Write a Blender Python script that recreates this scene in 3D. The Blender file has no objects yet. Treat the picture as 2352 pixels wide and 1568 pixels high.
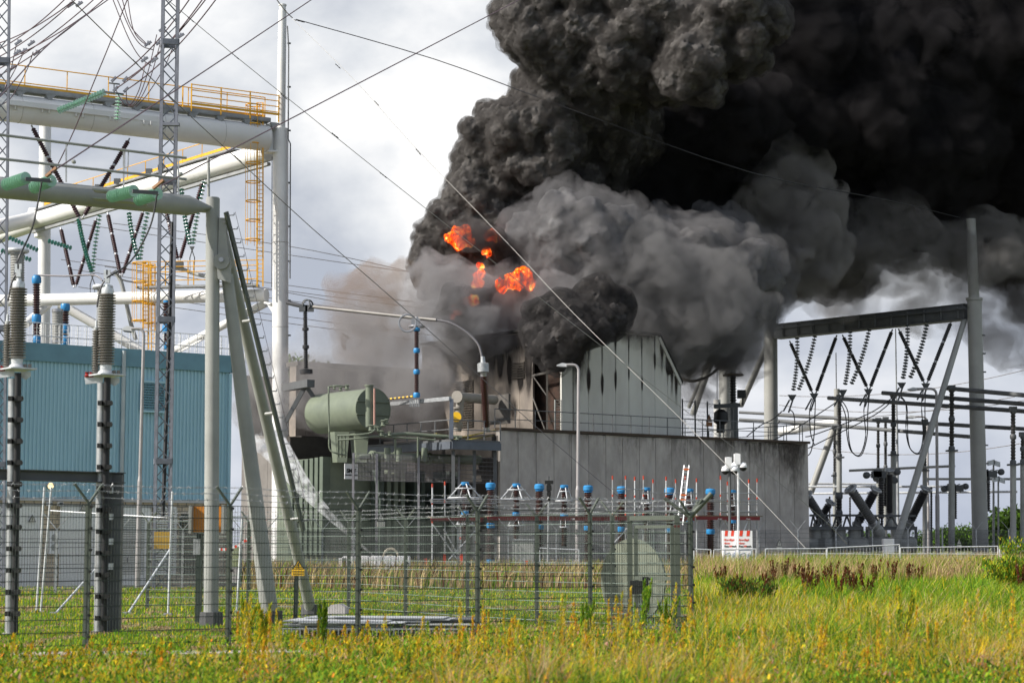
import bpy, bmesh, math, random
import numpy as np
from mathutils import Vector, Matrix, noise
R = math.radians
random.seed(7); np.random.seed(7)
sc = bpy.context.scene
C = sc.collection
# ------------------------------------------------------------------ camera
F = 4600.0                      # focal length in photo units (photo is 2352 x 1568 of them)
PITCH = math.atan(471 / F)
EYE = 1.66
cam = bpy.data.cameras.new('camera'); cam_o = bpy.data.objects.new('camera', cam); C.objects.link(cam_o)
cam.sensor_width = 36; cam.lens = 36 * F / 2352; cam.clip_start = 0.5; cam.clip_end = 9000
cam_o.location = (0, 0, EYE); cam_o.rotation_euler = (R(90) + PITCH, 0, 0)
sc.camera = cam_o
cam.dof.use_dof = True; cam.dof.focus_distance = 75; cam.dof.aperture_fstop = 2.4
# ------------------------------------------------------------------ light
SUN_AZ, SUN_EL = R(250), R(36)  # azimuth clockwise from +Y
sun_dir = Vector((math.sin(SUN_AZ) * math.cos(SUN_EL), math.cos(SUN_AZ) * math.cos(SUN_EL), math.sin(SUN_EL)))
sl = bpy.data.lights.new('sun', 'SUN'); sl.energy = 5.0; sl.angle = R(0.6); sl.color = (1, 0.95, 0.87)
so = bpy.data.objects.new('sun', sl); C.objects.link(so)
so.rotation_euler = sun_dir.to_track_quat('Z', 'Y').to_euler()
w = bpy.data.worlds.new('World'); sc.world = w; w.use_nodes = True
nt = w.node_tree; N = nt.nodes; L = nt.links; N.clear()
out = N.new('ShaderNodeOutputWorld'); bg = N.new('ShaderNodeBackground')
sky = N.new('ShaderNodeTexSky'); sky.sky_type = 'NISHITA'; sky.sun_disc = False
sky.sun_elevation = SUN_EL; sky.sun_rotation = SUN_AZ
sky.air_density = 1.0; sky.dust_density = 1.5
skm = N.new('ShaderNodeMix'); skm.data_type = 'RGBA'; skm.blend_type = 'MULTIPLY'; skm.inputs[0].default_value = 1
skm.inputs[7].default_value = (.11, .11, .11, 1)
L.new(sky.outputs[0], skm.inputs[6])
tc = N.new('ShaderNodeTexCoord')
mp = N.new('ShaderNodeMapping'); mp.inputs['Scale'].default_value = (1, 1, 1.5); mp.inputs['Location'].default_value = (0.35, 0.0, 0.12)
L.new(tc.outputs['Generated'], mp.inputs[0])
n1 = N.new('ShaderNodeTexNoise'); n1.inputs['Scale'].default_value = 5.5; n1.inputs['Detail'].default_value = 8; n1.inputs['Roughness'].default_value = .52; n1.inputs['Distortion'].default_value = .1
n2 = N.new('ShaderNodeTexNoise'); n2.inputs['Scale'].default_value = 3.2; n2.inputs['Detail'].default_value = 5
L.new(mp.outputs[0], n1.inputs[0]); L.new(mp.outputs[0], n2.inputs[0])
cr = N.new('ShaderNodeValToRGB'); e = cr.color_ramp.elements
e[0].position = .36; e[0].color = (.34, .37, .43, 1); e[1].position = .55; e[1].color = (.74, .74, .74, 1)
x_ = e.new(.47); x_.color = (.55, .57, .60, 1)
L.new(n1.outputs[0], cr.inputs[0])
cov = N.new('ShaderNodeMapRange'); cov.inputs[1].default_value = .12; cov.inputs[2].default_value = .3
L.new(n2.outputs[0], cov.inputs[0])
mix = N.new('ShaderNodeMix'); mix.data_type = 'RGBA'
# cloud cover thinned out of view, behind and overhead, to weaken the fill light
sx0 = N.new('ShaderNodeSeparateXYZ'); L.new(tc.outputs['Generated'], sx0.inputs[0])
mz = N.new('ShaderNodeMath'); mz.operation = 'MULTIPLY_ADD'; mz.inputs[1].default_value = -.6; L.new(sx0.outputs[2], mz.inputs[0]); L.new(sx0.outputs[1], mz.inputs[2])
fr_ = N.new('ShaderNodeMapRange'); fr_.inputs[1].default_value = .2; fr_.inputs[2].default_value = .62; fr_.inputs[3].default_value = .42; L.new(mz.outputs[0], fr_.inputs[0])
mm_ = N.new('ShaderNodeMath'); mm_.operation = 'MULTIPLY'; L.new(cov.outputs[0], mm_.inputs[0]); L.new(fr_.outputs[0], mm_.inputs[1])
L.new(mm_.outputs[0], mix.inputs[0]); L.new(skm.outputs[2], mix.inputs[6]); L.new(cr.outputs[0], mix.inputs[7])
hzr = N.new('ShaderNodeMapRange'); hzr.inputs[1].default_value = .16; hzr.inputs[2].default_value = .0; hzr.inputs[3].default_value = 0; hzr.inputs[4].default_value = .62; L.new(sx0.outputs[2], hzr.inputs[0])
hzm = N.new('ShaderNodeMix'); hzm.data_type = 'RGBA'; hzm.inputs[7].default_value = (.33, .37, .47, 1); L.new(hzr.outputs[0], hzm.inputs[0]); L.new(mix.outputs[2], hzm.inputs[6])
L.new(hzm.outputs[2], bg.inputs[0]); bg.inputs[1].default_value = 1.0
L.new(bg.outputs[0], out.inputs[0])
sc.view_settings.view_transform = 'Standard'; sc.view_settings.look = 'None'; sc.view_settings.exposure = 0.5; sc.view_settings.gamma = 1
cy = sc.cycles
cy.max_bounces = 8; cy.diffuse_bounces = 3; cy.glossy_bounces = 3; cy.transmission_bounces = 4; cy.volume_bounces = 1
cy.transparent_max_bounces = 24; cy.use_denoising = True; cy.use_adaptive_sampling = True; cy.adaptive_threshold = 0.02
cy.sample_clamp_indirect = 4; cy.volume_step_rate = 1.0; cy.volume_max_steps = 256
# ------------------------------------------------------------------ placing helpers
_cp, _sp = math.cos(PITCH), math.sin(PITCH)
def P(x, y, D):
    'the point seen at photo position x, y that stands D metres down the view'
    rx = x - 1176.0; ru = 784.0 - y
    dy = F * _cp - ru * _sp; dz = F * _sp + ru * _cp
    k = D / dy
    return Vector((rx * k, D, EYE + dz * k))
def GD(y):
    'distance of flat ground seen at photo height y'
    ru = 784.0 - y
    return -EYE * (F * _cp - ru * _sp) / (F * _sp + ru * _cp)
def G(x, D, z=0.0):
    v = P(x, 1300, D); return Vector((v.x, D, z))
def W(px, D):
    'metres spanned by px photo units at distance D'
    return px * D / F
# ------------------------------------------------------------------ materials
def srgb(r, g, b):
    f = lambda c: (c / 255 / 12.92) if c / 255 <= .04045 else ((c / 255 + .055) / 1.055) ** 2.4
    return (f(r), f(g), f(b))
MATS = {}
def mat(name, col, rough=.6, metal=0.0, var=.25, scale=1.2, col2=None, bump=0.0, bscale=20, stretch=None, amt=.5, coat=0, spec=.4, trans=0):
    'paint, metal, concrete ...: a base colour, weathered by noise towards a second colour'
    if name in MATS: return MATS[name]
    m = bpy.data.materials.new(name); m.use_nodes = True; nt = m.node_tree; N = nt.nodes; L = nt.links
    b = N['Principled BSDF']; b.inputs['Roughness'].default_value = rough; b.inputs['Metallic'].default_value = metal
    b.inputs['Coat Weight'].default_value = coat; b.inputs['Specular IOR Level'].default_value = spec; b.inputs['Transmission Weight'].default_value = trans
    tc = N.new('ShaderNodeTexCoord'); mp = N.new('ShaderNodeMapping'); L.new(tc.outputs['Object'], mp.inputs[0])
    if stretch: mp.inputs['Scale'].default_value = stretch
    n = N.new('ShaderNodeTexNoise'); n.inputs['Scale'].default_value = scale; n.inputs['Detail'].default_value = 8; n.inputs['Roughness'].default_value = .62
    L.new(mp.outputs[0], n.inputs[0])
    r = N.new('ShaderNodeMapRange'); r.inputs[1].default_value = .35; r.inputs[2].default_value = .7; r.inputs[4].default_value = amt * 2
    L.new(n.outputs[0], r.inputs[0])
    mx = N.new('ShaderNodeMix'); mx.data_type = 'RGBA'; L.new(r.outputs[0], mx.inputs[0])
    mx.inputs[6].default_value = (*col, 1); mx.inputs[7].default_value = (*(col2 or tuple(c * (1 - var) for c in col)), 1)
    L.new(mx.outputs[2], b.inputs['Base Color'])
    if bump:
        n3 = N.new('ShaderNodeTexNoise'); n3.inputs['Scale'].default_value = bscale; n3.inputs['Detail'].default_value = 4
        L.new(tc.outputs['Object'], n3.inputs[0]); bp = N.new('ShaderNodeBump'); bp.inputs['Strength'].default_value = bump; bp.inputs['Distance'].default_value = .02
        L.new(n3.outputs[0], bp.inputs['Height']); L.new(bp.outputs[0], b.inputs['Normal'])
    MATS[name] = m; return m
def emit_mat(name, col, s):
    m = bpy.data.materials.new(name); m.use_nodes = True; b = m.node_tree.nodes['Principled BSDF']
    b.inputs['Base Color'].default_value = (*col, 1); b.inputs['Emission Color'].default_value = (*col, 1); b.inputs['Emission Strength'].default_value = s
    MATS[name] = m; return m
M_WHITE = mat('white_paint', (.7, .7, .69), .45, var=.1, scale=.35, col2=(.6, .595, .58), bump=.02)
M_GREYP = mat('grey_paint', (.31, .315, .3), .5, var=.2, scale=.8, col2=(.2, .205, .195), amt=.4)
M_GREYD = mat('dark_grey_paint', (.1, .105, .11), .55, var=.3)
M_GALV = mat('galvanised_steel', (.42, .43, .44), .45, .55, var=.4, scale=5, col2=(.24, .25, .26))
M_GALVB = mat('bright_galvanised_steel', (.62, .64, .66), .4, .3, var=.35, scale=6)
M_LATT = mat('lattice_steel', (.2, .21, .25), .55, .3, var=.4, scale=3)
M_BLACK = mat('black_rubber', (.012, .012, .014), .5, var=.2)
M_FENCE = mat('green_fence_paint', (.03, .042, .036), .45, var=.25, scale=4)
M_FENCP = mat('grey_green_post_paint', (.085, .1, .08), .5, var=.25, scale=3)
M_YELL = mat('yellow_paint', (.78, .4, .02), .5, var=.25, scale=2)
M_TEAL = mat('blue_cladding_paint', (.36, .56, .66), .5, var=.15, scale=.6, col2=(.3, .48, .57), stretch=(1, 1, .2))
M_TEALD = mat('dark_blue_trim_paint', (.15, .29, .37), .5, var=.2)
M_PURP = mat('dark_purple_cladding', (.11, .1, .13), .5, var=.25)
M_CONC = mat('weathered_concrete', (.45, .42, .385), .85, var=.3, scale=1.1, col2=(.32, .295, .27), bump=.25, bscale=6, stretch=(1, 1, .45), amt=.6)
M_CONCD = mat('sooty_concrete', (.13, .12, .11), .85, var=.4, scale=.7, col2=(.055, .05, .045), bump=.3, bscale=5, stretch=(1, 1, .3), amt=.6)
M_HALLB = mat('grey_white_panel', (.55, .55, .51), .6, var=.12, scale=.7, col2=(.44, .43, .4), stretch=(1, 1, .3), bump=.05)
M_HALLA = mat('smoke_stained_panel', (.33, .28, .235), .7, var=.5, scale=.42, col2=(.13, .112, .098), stretch=(1, 1, .45), amt=.62)
M_SOOT_SHADE = mat('soot', (.014, .011, .009), .9, var=.4, scale=2, col2=(.06, .03, .02))  # soot on the lintel, and the painted darkness behind the hall doorway
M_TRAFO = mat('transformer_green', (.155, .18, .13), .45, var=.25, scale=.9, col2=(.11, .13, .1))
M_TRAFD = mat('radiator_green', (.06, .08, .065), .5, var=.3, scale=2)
M_BROWN = mat('brown_porcelain', (.045, .014, .011), .25, var=.3, coat=.4)
M_GPORC = mat('grey_porcelain', (.2, .185, .165), .4, var=.2, scale=3)
M_DPORC = mat('dark_porcelain', (.035, .034, .036), .35, var=.3)
M_RUBR = mat('red_brown_polymer', (.05, .02, .025), .45, var=.3)
M_GLASS = mat('pale_green_glass', (.35, .62, .45), .12, var=.2, coat=.8, spec=.7, trans=.3)
M_GLASD = mat('sea_green_glass', (.03, .22, .18), .15, var=.2, coat=.7, spec=.6)
M_BLUE = mat('bright_blue_paint', (.03, .22, .48), .4, var=.2)
M_WIRE = mat('aluminium_cable', (.2, .19, .2), .5, .3, var=.2)
M_WIREW = mat('pale_guy_wire', (.33, .32, .3), .5, .2, var=.2)
M_WIREP = mat('plum_conductor', (.1, .06, .07), .5, .2, var=.2)
M_WIRED = mat('dark_cable', (.03, .03, .035), .5, var=.2)
M_RED = mat('red_paint', (.62, .05, .02), .5, var=.2)
M_DKRED = mat('dark_red_board', (.2, .02, .025), .6, var=.3)
M_SIGNW = mat('white_sign', (.75, .75, .76), .5, var=.06)
M_SIGNY = mat('yellow_sign', (.85, .5, .02), .5, var=.06)
M_INK = mat('black_ink', (.012, .012, .012), .5, var=.1)
M_INKR = mat('red_ink', (.7, .06, .03), .5, var=.1)
M_INKB = mat('blue_ink', (.03, .12, .35), .5, var=.1)
M_WOOD = mat('weathered_plank', (.2, .15, .1), .8, var=.4)
M_ORNG = mat('orange_paint', (.55, .2, .02), .5, var=.35, scale=3)
M_STEEL = mat('machined_steel', (.4, .4, .42), .35, .7, var=.3, scale=3)
M_DOOR = mat('pale_grey_door', (.76, .76, .73), .55, var=.12, scale=.8)
M_BARK = mat('bark', (.09, .07, .05), .9, var=.4, scale=4)
# ------------------------------------------------------------------ mesh builder
class MB:
    def __init__(s): s.v = []; s.f = []
    def _b(s, a):
        t = Vector(a).normalized(); u = t.cross(Vector((0, 0, 1)))
        if u.length < 1e-3: u = t.cross(Vector((0, 1, 0)))
        u.normalize(); return t, u, u.cross(t).normalized()
    def lathe(s, p0, p1, prof, n=10, caps=True):
        'profile of (distance along p0-p1 in metres, radius)'
        p0 = Vector(p0); t, u, w_ = s._b(Vector(p1) - p0); b = len(s.v)
        cs = [(math.cos(2 * math.pi * i / n), math.sin(2 * math.pi * i / n)) for i in range(n)]
        for a, r in prof:
            c = p0 + t * a
            for x, y in cs: s.v.append(c + u * (x * r) + w_ * (y * r))
        for k in range(len(prof) - 1):
            o = b + k * n
            for i in range(n):
                j = (i + 1) % n; s.f.append((o + i, o + j, o + n + j, o + n + i))
        if caps:
            s.f.append(tuple(range(b + n - 1, b - 1, -1))); o = b + (len(prof) - 1) * n; s.f.append(tuple(range(o, o + n)))
        return s
    def tube(s, p0, p1, r0, r1=None, n=10, caps=True):
        return s.lathe(p0, p1, [(0, r0), ((Vector(p1) - Vector(p0)).length, r0 if r1 is None else r1)], n, caps)
    def box(s, c, h, ax=None):
        'centre, half sizes, optional (x axis, y axis, z axis)'
        c = Vector(c); X, Y, Z = ax or (Vector((1, 0, 0)), Vector((0, 1, 0)), Vector((0, 0, 1))); b = len(s.v)
        for x, y, z in ((-1, -1, -1), (1, -1, -1), (1, 1, -1), (-1, 1, -1), (-1, -1, 1), (1, -1, 1), (1, 1, 1), (-1, 1, 1)):
            s.v.append(c + X * (x * h[0]) + Y * (y * h[1]) + Z * (z * h[2]))
        for q in ((3, 2, 1, 0), (4, 5, 6, 7), (0, 1, 5, 4), (1, 2, 6, 5), (2, 3, 7, 6), (3, 0, 4, 7)): s.f.append(tuple(b + i for i in q))
        return s
    def bar(s, p0, p1, w_, h):
        'rectangular bar between two points, full width w_, full height h'
        p0 = Vector(p0); p1 = Vector(p1); t, u, v = s._b(p1 - p0)
        return s.box((p0 + p1) / 2, ((p1 - p0).length / 2, w_ / 2, h / 2), (t, u, v))
    def path(s, pts, r, n=6):
        pts = [Vector(p) for p in pts]; b = len(s.v); m = len(pts)
        for i, p in enumerate(pts):
            t, u, w_ = s._b(pts[min(i + 1, m - 1)] - pts[max(i - 1, 0)])
            for k in range(n):
                a = 2 * math.pi * k / n; s.v.append(p + u * (math.cos(a) * r) + w_ * (math.sin(a) * r))
        for i in range(m - 1):
            for k in range(n):
                j = (k + 1) % n; o = b + i * n; s.f.append((o + k, o + j, o + n + j, o + n + k))
        s.f.append(tuple(range(b + n - 1, b - 1, -1))); s.f.append(tuple(range(b + (m - 1) * n, b + m * n)))
        return s
    def ring(s, c, R_, r, axis=(0, 0, 1), n=24, m=6, sx=1.0):
        t, u, w_ = s._b(axis); c = Vector(c); b = len(s.v)
        for i in range(n):
            a = 2 * math.pi * i / n; d = u * math.cos(a) + w_ * math.sin(a); cc = c + u * (math.cos(a) * R_ * sx) + w_ * (math.sin(a) * R_)
            for k in range(m):
                q = 2 * math.pi * k / m; s.v.append(cc + d * (math.cos(q) * r) + t * (math.sin(q) * r))
        for i in range(n):
            for k in range(m):
                i2 = (i + 1) % n; k2 = (k + 1) % m; s.f.append((b + i * m + k, b + i2 * m + k, b + i2 * m + k2, b + i * m + k2))
        return s
    def prism(s, pts, off):
        'closed outline of points, thickened by the vector off'
        b = len(s.v); n = len(pts); off = Vector(off)
        s.v += [Vector(p) for p in pts] + [Vector(p) + off for p in pts]
        s.f.append(tuple(range(b + n - 1, b - 1, -1))); s.f.append(tuple(range(b + n, b + 2 * n)))
        for i in range(n):
            j = (i + 1) % n; s.f.append((b + i, b + j, b + n + j, b + n + i))
        return s
    def build(s, name, m, parent=None, smooth=True):
        me = bpy.data.meshes.new(name); me.from_pydata([tuple(v) for v in s.v], [], s.f)
        bm = bmesh.new(); bm.from_mesh(me); bmesh.ops.recalc_face_normals(bm, faces=bm.faces); bm.to_mesh(me); bm.free()
        if smooth:
            me.polygons.foreach_set('use_smooth', [True] * len(me.polygons)); me.set_sharp_from_angle(angle=R(38))
        me.materials.append(m)
        o = bpy.data.objects.new(name, me); C.objects.link(o)
        if parent is not None: attach(o, parent)
        return o
def wmat(o):
    m = Matrix.Translation(o.location) @ o.rotation_euler.to_matrix().to_4x4()
    return (wmat(o.parent) @ o.matrix_parent_inverse @ m) if o.parent else m
def attach(o, parent):
    o.parent = parent; o.matrix_parent_inverse = wmat(parent).inverted()
def tag(o, label=None, cat=None, group=None, kind=None):
    if label: o['label'] = label
    if cat: o['category'] = cat
    if group: o['group'] = group
    if kind: o['kind'] = kind
    return o
def thing(name, label, cat, loc=(0, 0, 0), group=None):
    o = bpy.data.objects.new(name, None); o.empty_display_size = .3; o.location = loc; C.objects.link(o)
    return tag(o, label, cat, group)
def dup(o, off, label=None, parent=None):
    'a copy of a thing with copies of its parts and sub-parts, moved by off'
    kids = list(o.children)
    c = o.copy(); C.objects.link(c)
    if parent is not None: c.parent = parent
    else: c.location = Vector(o.location) + Vector(off)
    if label: c['label'] = label
    for k in kids: dup(k, (0, 0, 0), None, c)
    return c
def text(s, name, m, parent, c, right, up, h, align='CENTER', bold=0.0, depth=.01):
    cu = bpy.data.curves.new(name, 'FONT'); cu.body = s; cu.size = h / .7; cu.align_x = align; cu.align_y = 'CENTER'; cu.extrude = depth; cu.offset = bold
    t = bpy.data.objects.new(name, cu); C.objects.link(t)
    dg = bpy.context.evaluated_depsgraph_get(); me = bpy.data.meshes.new_from_object(t.evaluated_get(dg)); bpy.data.objects.remove(t)
    right = Vector(right).normalized(); up = Vector(up).normalized(); nn = right.cross(up)
    Mx = Matrix(((right.x, up.x, nn.x, c[0]), (right.y, up.y, nn.y, c[1]), (right.z, up.z, nn.z, c[2]), (0, 0, 0, 1)))
    me.transform(Mx); me.materials.clear(); me.materials.append(m)
    o = bpy.data.objects.new(name, me); C.objects.link(o)
    if parent is not None: attach(o, parent)
    return o
def sheds(L_, r, R_, step, t0=0.0, t1=0.0):
    'ribbed insulator profile, length L_'
    pr = [(0, r * 1.0)]; a = t0; n = max(2, int((L_ - t0 - t1) / step)); st = (L_ - t0 - t1) / n
    for i in range(n):
        b = a + st * i; pr += [(b + st * .1, r), (b + st * .45, R_), (b + st * .62, R_), (b + st * .72, r)]
    return pr + [(L_, r)]
def sag(a, b, s, n=16):
    a = Vector(a); b = Vector(b); return [a.lerp(b, i / n) - Vector((0, 0, 4 * s * (i / n) * (1 - i / n))) for i in range(n + 1)]
def pts(l): return [P(*q) for q in l]
def smooth_pts(l, k=5):
    'Catmull-Rom through the points'
    q = [l[0]] + l + [l[-1]]; o = []
    for i in range(1, len(q) - 2):
        for j in range(k):
            t = j / k; o.append(.5 * ((2 * q[i]) + (q[i + 1] - q[i - 1]) * t + (2 * q[i - 1] - 5 * q[i] + 4 * q[i + 1] - q[i + 2]) * t * t + (3 * q[i] - q[i - 1] - 3 * q[i + 1] + q[i + 2]) * t ** 3))
    return o + [l[-1]]
# the yard is laid out on one grid: U runs along the walls, V runs towards the camera's side
U = Vector((.79, .613, 0)).normalized(); V = Vector((U.y, -U.x, 0)); NB = -V; Z = Vector((0, 0, 1))
def on_u(px, o, back=0.0):
    'the point on the line through o along U (moved back) that is seen at photo x px, at z = 0'
    k = (px - 1176) / F; o = Vector(o) + NB * back
    a = (k * o.y - o.x) / (U.x - k * U.y); p = o + U * a; return Vector((p.x, p.y, 0))
def on_n(px, o):
    k = (px - 1176) / F; o = Vector(o); a = (k * o.y - o.x) / (NB.x - k * NB.y); p = o + NB * a; return Vector((p.x, p.y, 0))
def at(p, px, py):
    'p raised to the height seen at photo y py'
    return Vector((p.x, p.y, P(px, py, p.y).z))
# ------------------------------------------------------------------ smoke
def icos(k):
    bm = bmesh.new(); bmesh.ops.create_icosphere(bm, subdivisions=k, radius=1)
    v = np.array([x.co[:] for x in bm.verts]); f = np.array([[q.index for q in p.verts] for p in bm.faces]); bm.free()
    return v, f
ICO = {3: icos(3), 2: icos(2), 1: icos(1)}
def worley(p, scale, seed):
    'distance to the nearest jittered cell point, in cells'
    q = p * scale; c = np.floor(q).astype(np.int64); best = np.full(len(q), 9.0)
    for dx in (-1, 0, 1):
        for dy in (-1, 0, 1):
            for dz in (-1, 0, 1):
                k = c + np.array((dx, dy, dz))
                h = (k[:, 0] * 73856093) ^ (k[:, 1] * 19349663) ^ (k[:, 2] * 83492791) ^ seed
                h = (h ^ (h >> 13)) * 1274126177 & 0x7fffffff
                j = np.stack([(h & 1023) / 1023., ((h >> 10) & 1023) / 1023., ((h >> 20) & 1023) / 1023.], 1)
                d = np.sqrt(((k + j - q) ** 2).sum(1)); best = np.minimum(best, d)
    return best
def billow_mesh(name, balls, voxel, octaves, seed, sub=14, subr=(.3, .5), fine=0, sub3=0):
    rng = np.random.RandomState(seed); vs = []; fs = []; n = 0; allb = []
    def grow(c, r, k, lo, hi, lev):
        for _ in range(k):
            d = rng.normal(size=3); d /= np.linalg.norm(d)
            if d[1] > .3: d[1] = -d[1]       # lobes on the far side would never show
            rr = r * rng.uniform(lo, hi); cc = c + d * (r * rng.uniform(.82, 1.02)); allb.append((cc, rr, 2 if lev == 2 else 1))
            if lev == 2 and sub3: grow(cc, rr, sub3, .28, .5, 3)
    for (c, r) in balls:
        allb.append((np.array(c), r, 3)); grow(np.array(c), r, sub, subr[0], subr[1], 2)
    for c, r, q in allb:
        v_, f_ = ICO[q]; vs.append(v_ * r + c); fs.append(f_ + n); n += len(v_)
    me = bpy.data.meshes.new(name); V = np.concatenate(vs); T = np.concatenate(fs)
    me.from_pydata(V.tolist(), [], T.tolist()); me.update()
    o = bpy.data.objects.new(name, me); C.objects.link(o)
    m = o.modifiers.new('r', 'REMESH'); m.mode = 'VOXEL'; m.voxel_size = voxel
    dg = bpy.context.evaluated_depsgraph_get()
    m2 = bpy.data.meshes.new_from_object(o.evaluated_get(dg)); o.modifiers.clear(); o.data = m2
    for i, (sc_, amp, sd) in enumerate(octaves):
        nv = len(m2.vertices); co = np.empty(nv * 3, np.float32); m2.vertices.foreach_get('co', co); co = co.reshape(-1, 3).astype(float)
        m2.update(); no = np.empty(nv * 3, np.float32); m2.vertices.foreach_get('normal', no); no = no.reshape(-1, 3)
        q = co + .3 / sc_ * np.sin(co[:, [1, 2, 0]] * sc_ * 2.1 + sd) + .18 / sc_ * np.sin(co[:, [2, 0, 1]] * sc_ * 4.7 + sd * 2)
        wv = worley(q, sc_, sd); ht_ = .6 - 1.25 * wv * wv if i < 2 else .5 - .9 * wv
        co = co + no * (ht_ * amp)[:, None]
        m2.vertices.foreach_set('co', co.astype(np.float32).ravel()); m2.update()
        if i < len(octaves) - fine:
            m = o.modifiers.new('r', 'REMESH'); m.mode = 'VOXEL'; m.voxel_size = voxel * (1 if i >= len(octaves) - 1 - fine else 1.5)
            dg = bpy.context.evaluated_depsgraph_get(); m2 = bpy.data.meshes.new_from_object(o.evaluated_get(dg)); o.modifiers.clear(); o.data = m2
    m2.polygons.foreach_set('use_smooth', [True] * len(m2.polygons))
    print(name, len(m2.vertices))
    return o
def vol_mat(name, color, dens, aniso=.2, emis=None, rag=0):
    m = bpy.data.materials.new(name); m.use_nodes = True; nt = m.node_tree; nt.nodes.clear()
    o = nt.nodes.new('ShaderNodeOutputMaterial'); v = nt.nodes.new('ShaderNodeVolumePrincipled')
    v.inputs['Color'].default_value = (*color, 1); v.inputs['Density'].default_value = dens; v.inputs['Anisotropy'].default_value = aniso
    if rag:
        tc = nt.nodes.new('ShaderNodeTexCoord'); n = nt.nodes.new('ShaderNodeTexNoise'); n.inputs['Scale'].default_value = rag; n.inputs['Detail'].default_value = 5; n.inputs['Roughness'].default_value = .62; n.inputs['Distortion'].default_value = .8; nt.links.new(tc.outputs['Object'], n.inputs[0])
        r = nt.nodes.new('ShaderNodeMapRange'); r.inputs[1].default_value = .4; r.inputs[2].default_value = .64; r.inputs[3].default_value = 0; r.inputs[4].default_value = dens * 2.6; nt.links.new(n.outputs[0], r.inputs[0]); nt.links.new(r.outputs[0], v.inputs['Density'])
    nt.links.new(v.outputs[0], o.inputs['Volume'])
    return m
def BL(lst): return [(np.array(P(x, y, D)), W(r, D)) for (x, y, D, r) in lst]
def core_mat(name, col):
    m = bpy.data.materials.new(name); m.use_nodes = True; b = m.node_tree.nodes['Principled BSDF']; b.inputs['Base Color'].default_value = (*col, 1); b.inputs['Roughness'].default_value = 1; b.inputs['Specular IOR Level'].default_value = 0
    MATS[name] = m; return m
def hull(o, name, grow_, jit, mt):
    'a soft veil of thin smoke round the dense mass'
    me = o.data.copy(); nv = len(me.vertices); co = np.empty(nv * 3, np.float32); me.vertices.foreach_get('co', co); co = co.reshape(-1, 3).astype(float); no = np.empty(nv * 3, np.float32); me.vertices.foreach_get('normal', no); no = no.reshape(-1, 3)
    co = co + no * (grow_ + jit * (.6 - worley(co, 1.1, 77)))[:, None]; me.vertices.foreach_set('co', co.astype(np.float32).ravel()); me.update()
    h = bpy.data.objects.new(name, me); C.objects.link(h); m = h.modifiers.new('r', 'REMESH'); m.mode = 'VOXEL'; m.voxel_size = .22
    dg = bpy.context.evaluated_depsgraph_get(); m2 = bpy.data.meshes.new_from_object(h.evaluated_get(dg)); h.modifiers.clear(); h.data = m2
    m2.materials.clear(); m2.materials.append(mt); return h
# ------------------------------------------------------------------ ground
def node_mat(name, build):
    m = bpy.data.materials.new(name); m.use_nodes = True; build(m.node_tree, m.node_tree.nodes, m.node_tree.links, m.node_tree.nodes['Principled BSDF']); MATS[name] = m; return m
def _soil(nt, N, L, b):
    tc = N.new('ShaderNodeTexCoord'); n = N.new('ShaderNodeTexNoise'); n.inputs['Scale'].default_value = .35; n.inputs['Detail'].default_value = 9; n.inputs['Roughness'].default_value = .7
    L.new(tc.outputs['Object'], n.inputs[0]); c = N.new('ShaderNodeValToRGB'); e = c.color_ramp.elements
    e[0].position = .36; e[0].color = (.05, .07, .02, 1); e[1].position = .66; e[1].color = (.17, .12, .07, 1); e.new(.5).color = (.11, .14, .035, 1)
    L.new(n.outputs[0], c.inputs[0]); L.new(c.outputs[0], b.inputs['Base Color']); b.inputs['Roughness'].default_value = .95
M_SOIL = node_mat('meadow_soil', _soil)
g = MB(); g.v = [Vector((-4000, -60, 0)), Vector((4000, -60, 0)), Vector((4000, 8000, 0)), Vector((-4000, 8000, 0))]; g.f = [(0, 1, 2, 3)]
tag(g.build('ground', M_SOIL, None, False), kind='structure')
M_PAVE = mat('pale_paving', (.42, .38, .34), .85, var=.3, scale=3, bump=.2)
g = MB(); a, b = Vector((-13, 29.5, .004)), Vector((-3.2, 31.8, .004)); d = Vector((-.1, 1.0, 0))
for k in range(30):
    p = a.lerp(b, k / 30) ; q = a.lerp(b, (k + .97) / 30); g.prism([p, q, q + d, p + d], (0, 0, .012))
tag(g.build('path', M_PAVE, None, False), kind='structure')
g = MB(); o_ = Vector((-27, 74, .004)); g.prism([o_, o_ + U * 150, o_ + U * 150 + NB * 70, o_ + NB * 70], (0, 0, .01))
tag(g.build('yard_pavement', mat('grey_gravel', (.2, .19, .18), .95, var=.4, scale=2), None, False), kind='structure')
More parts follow.
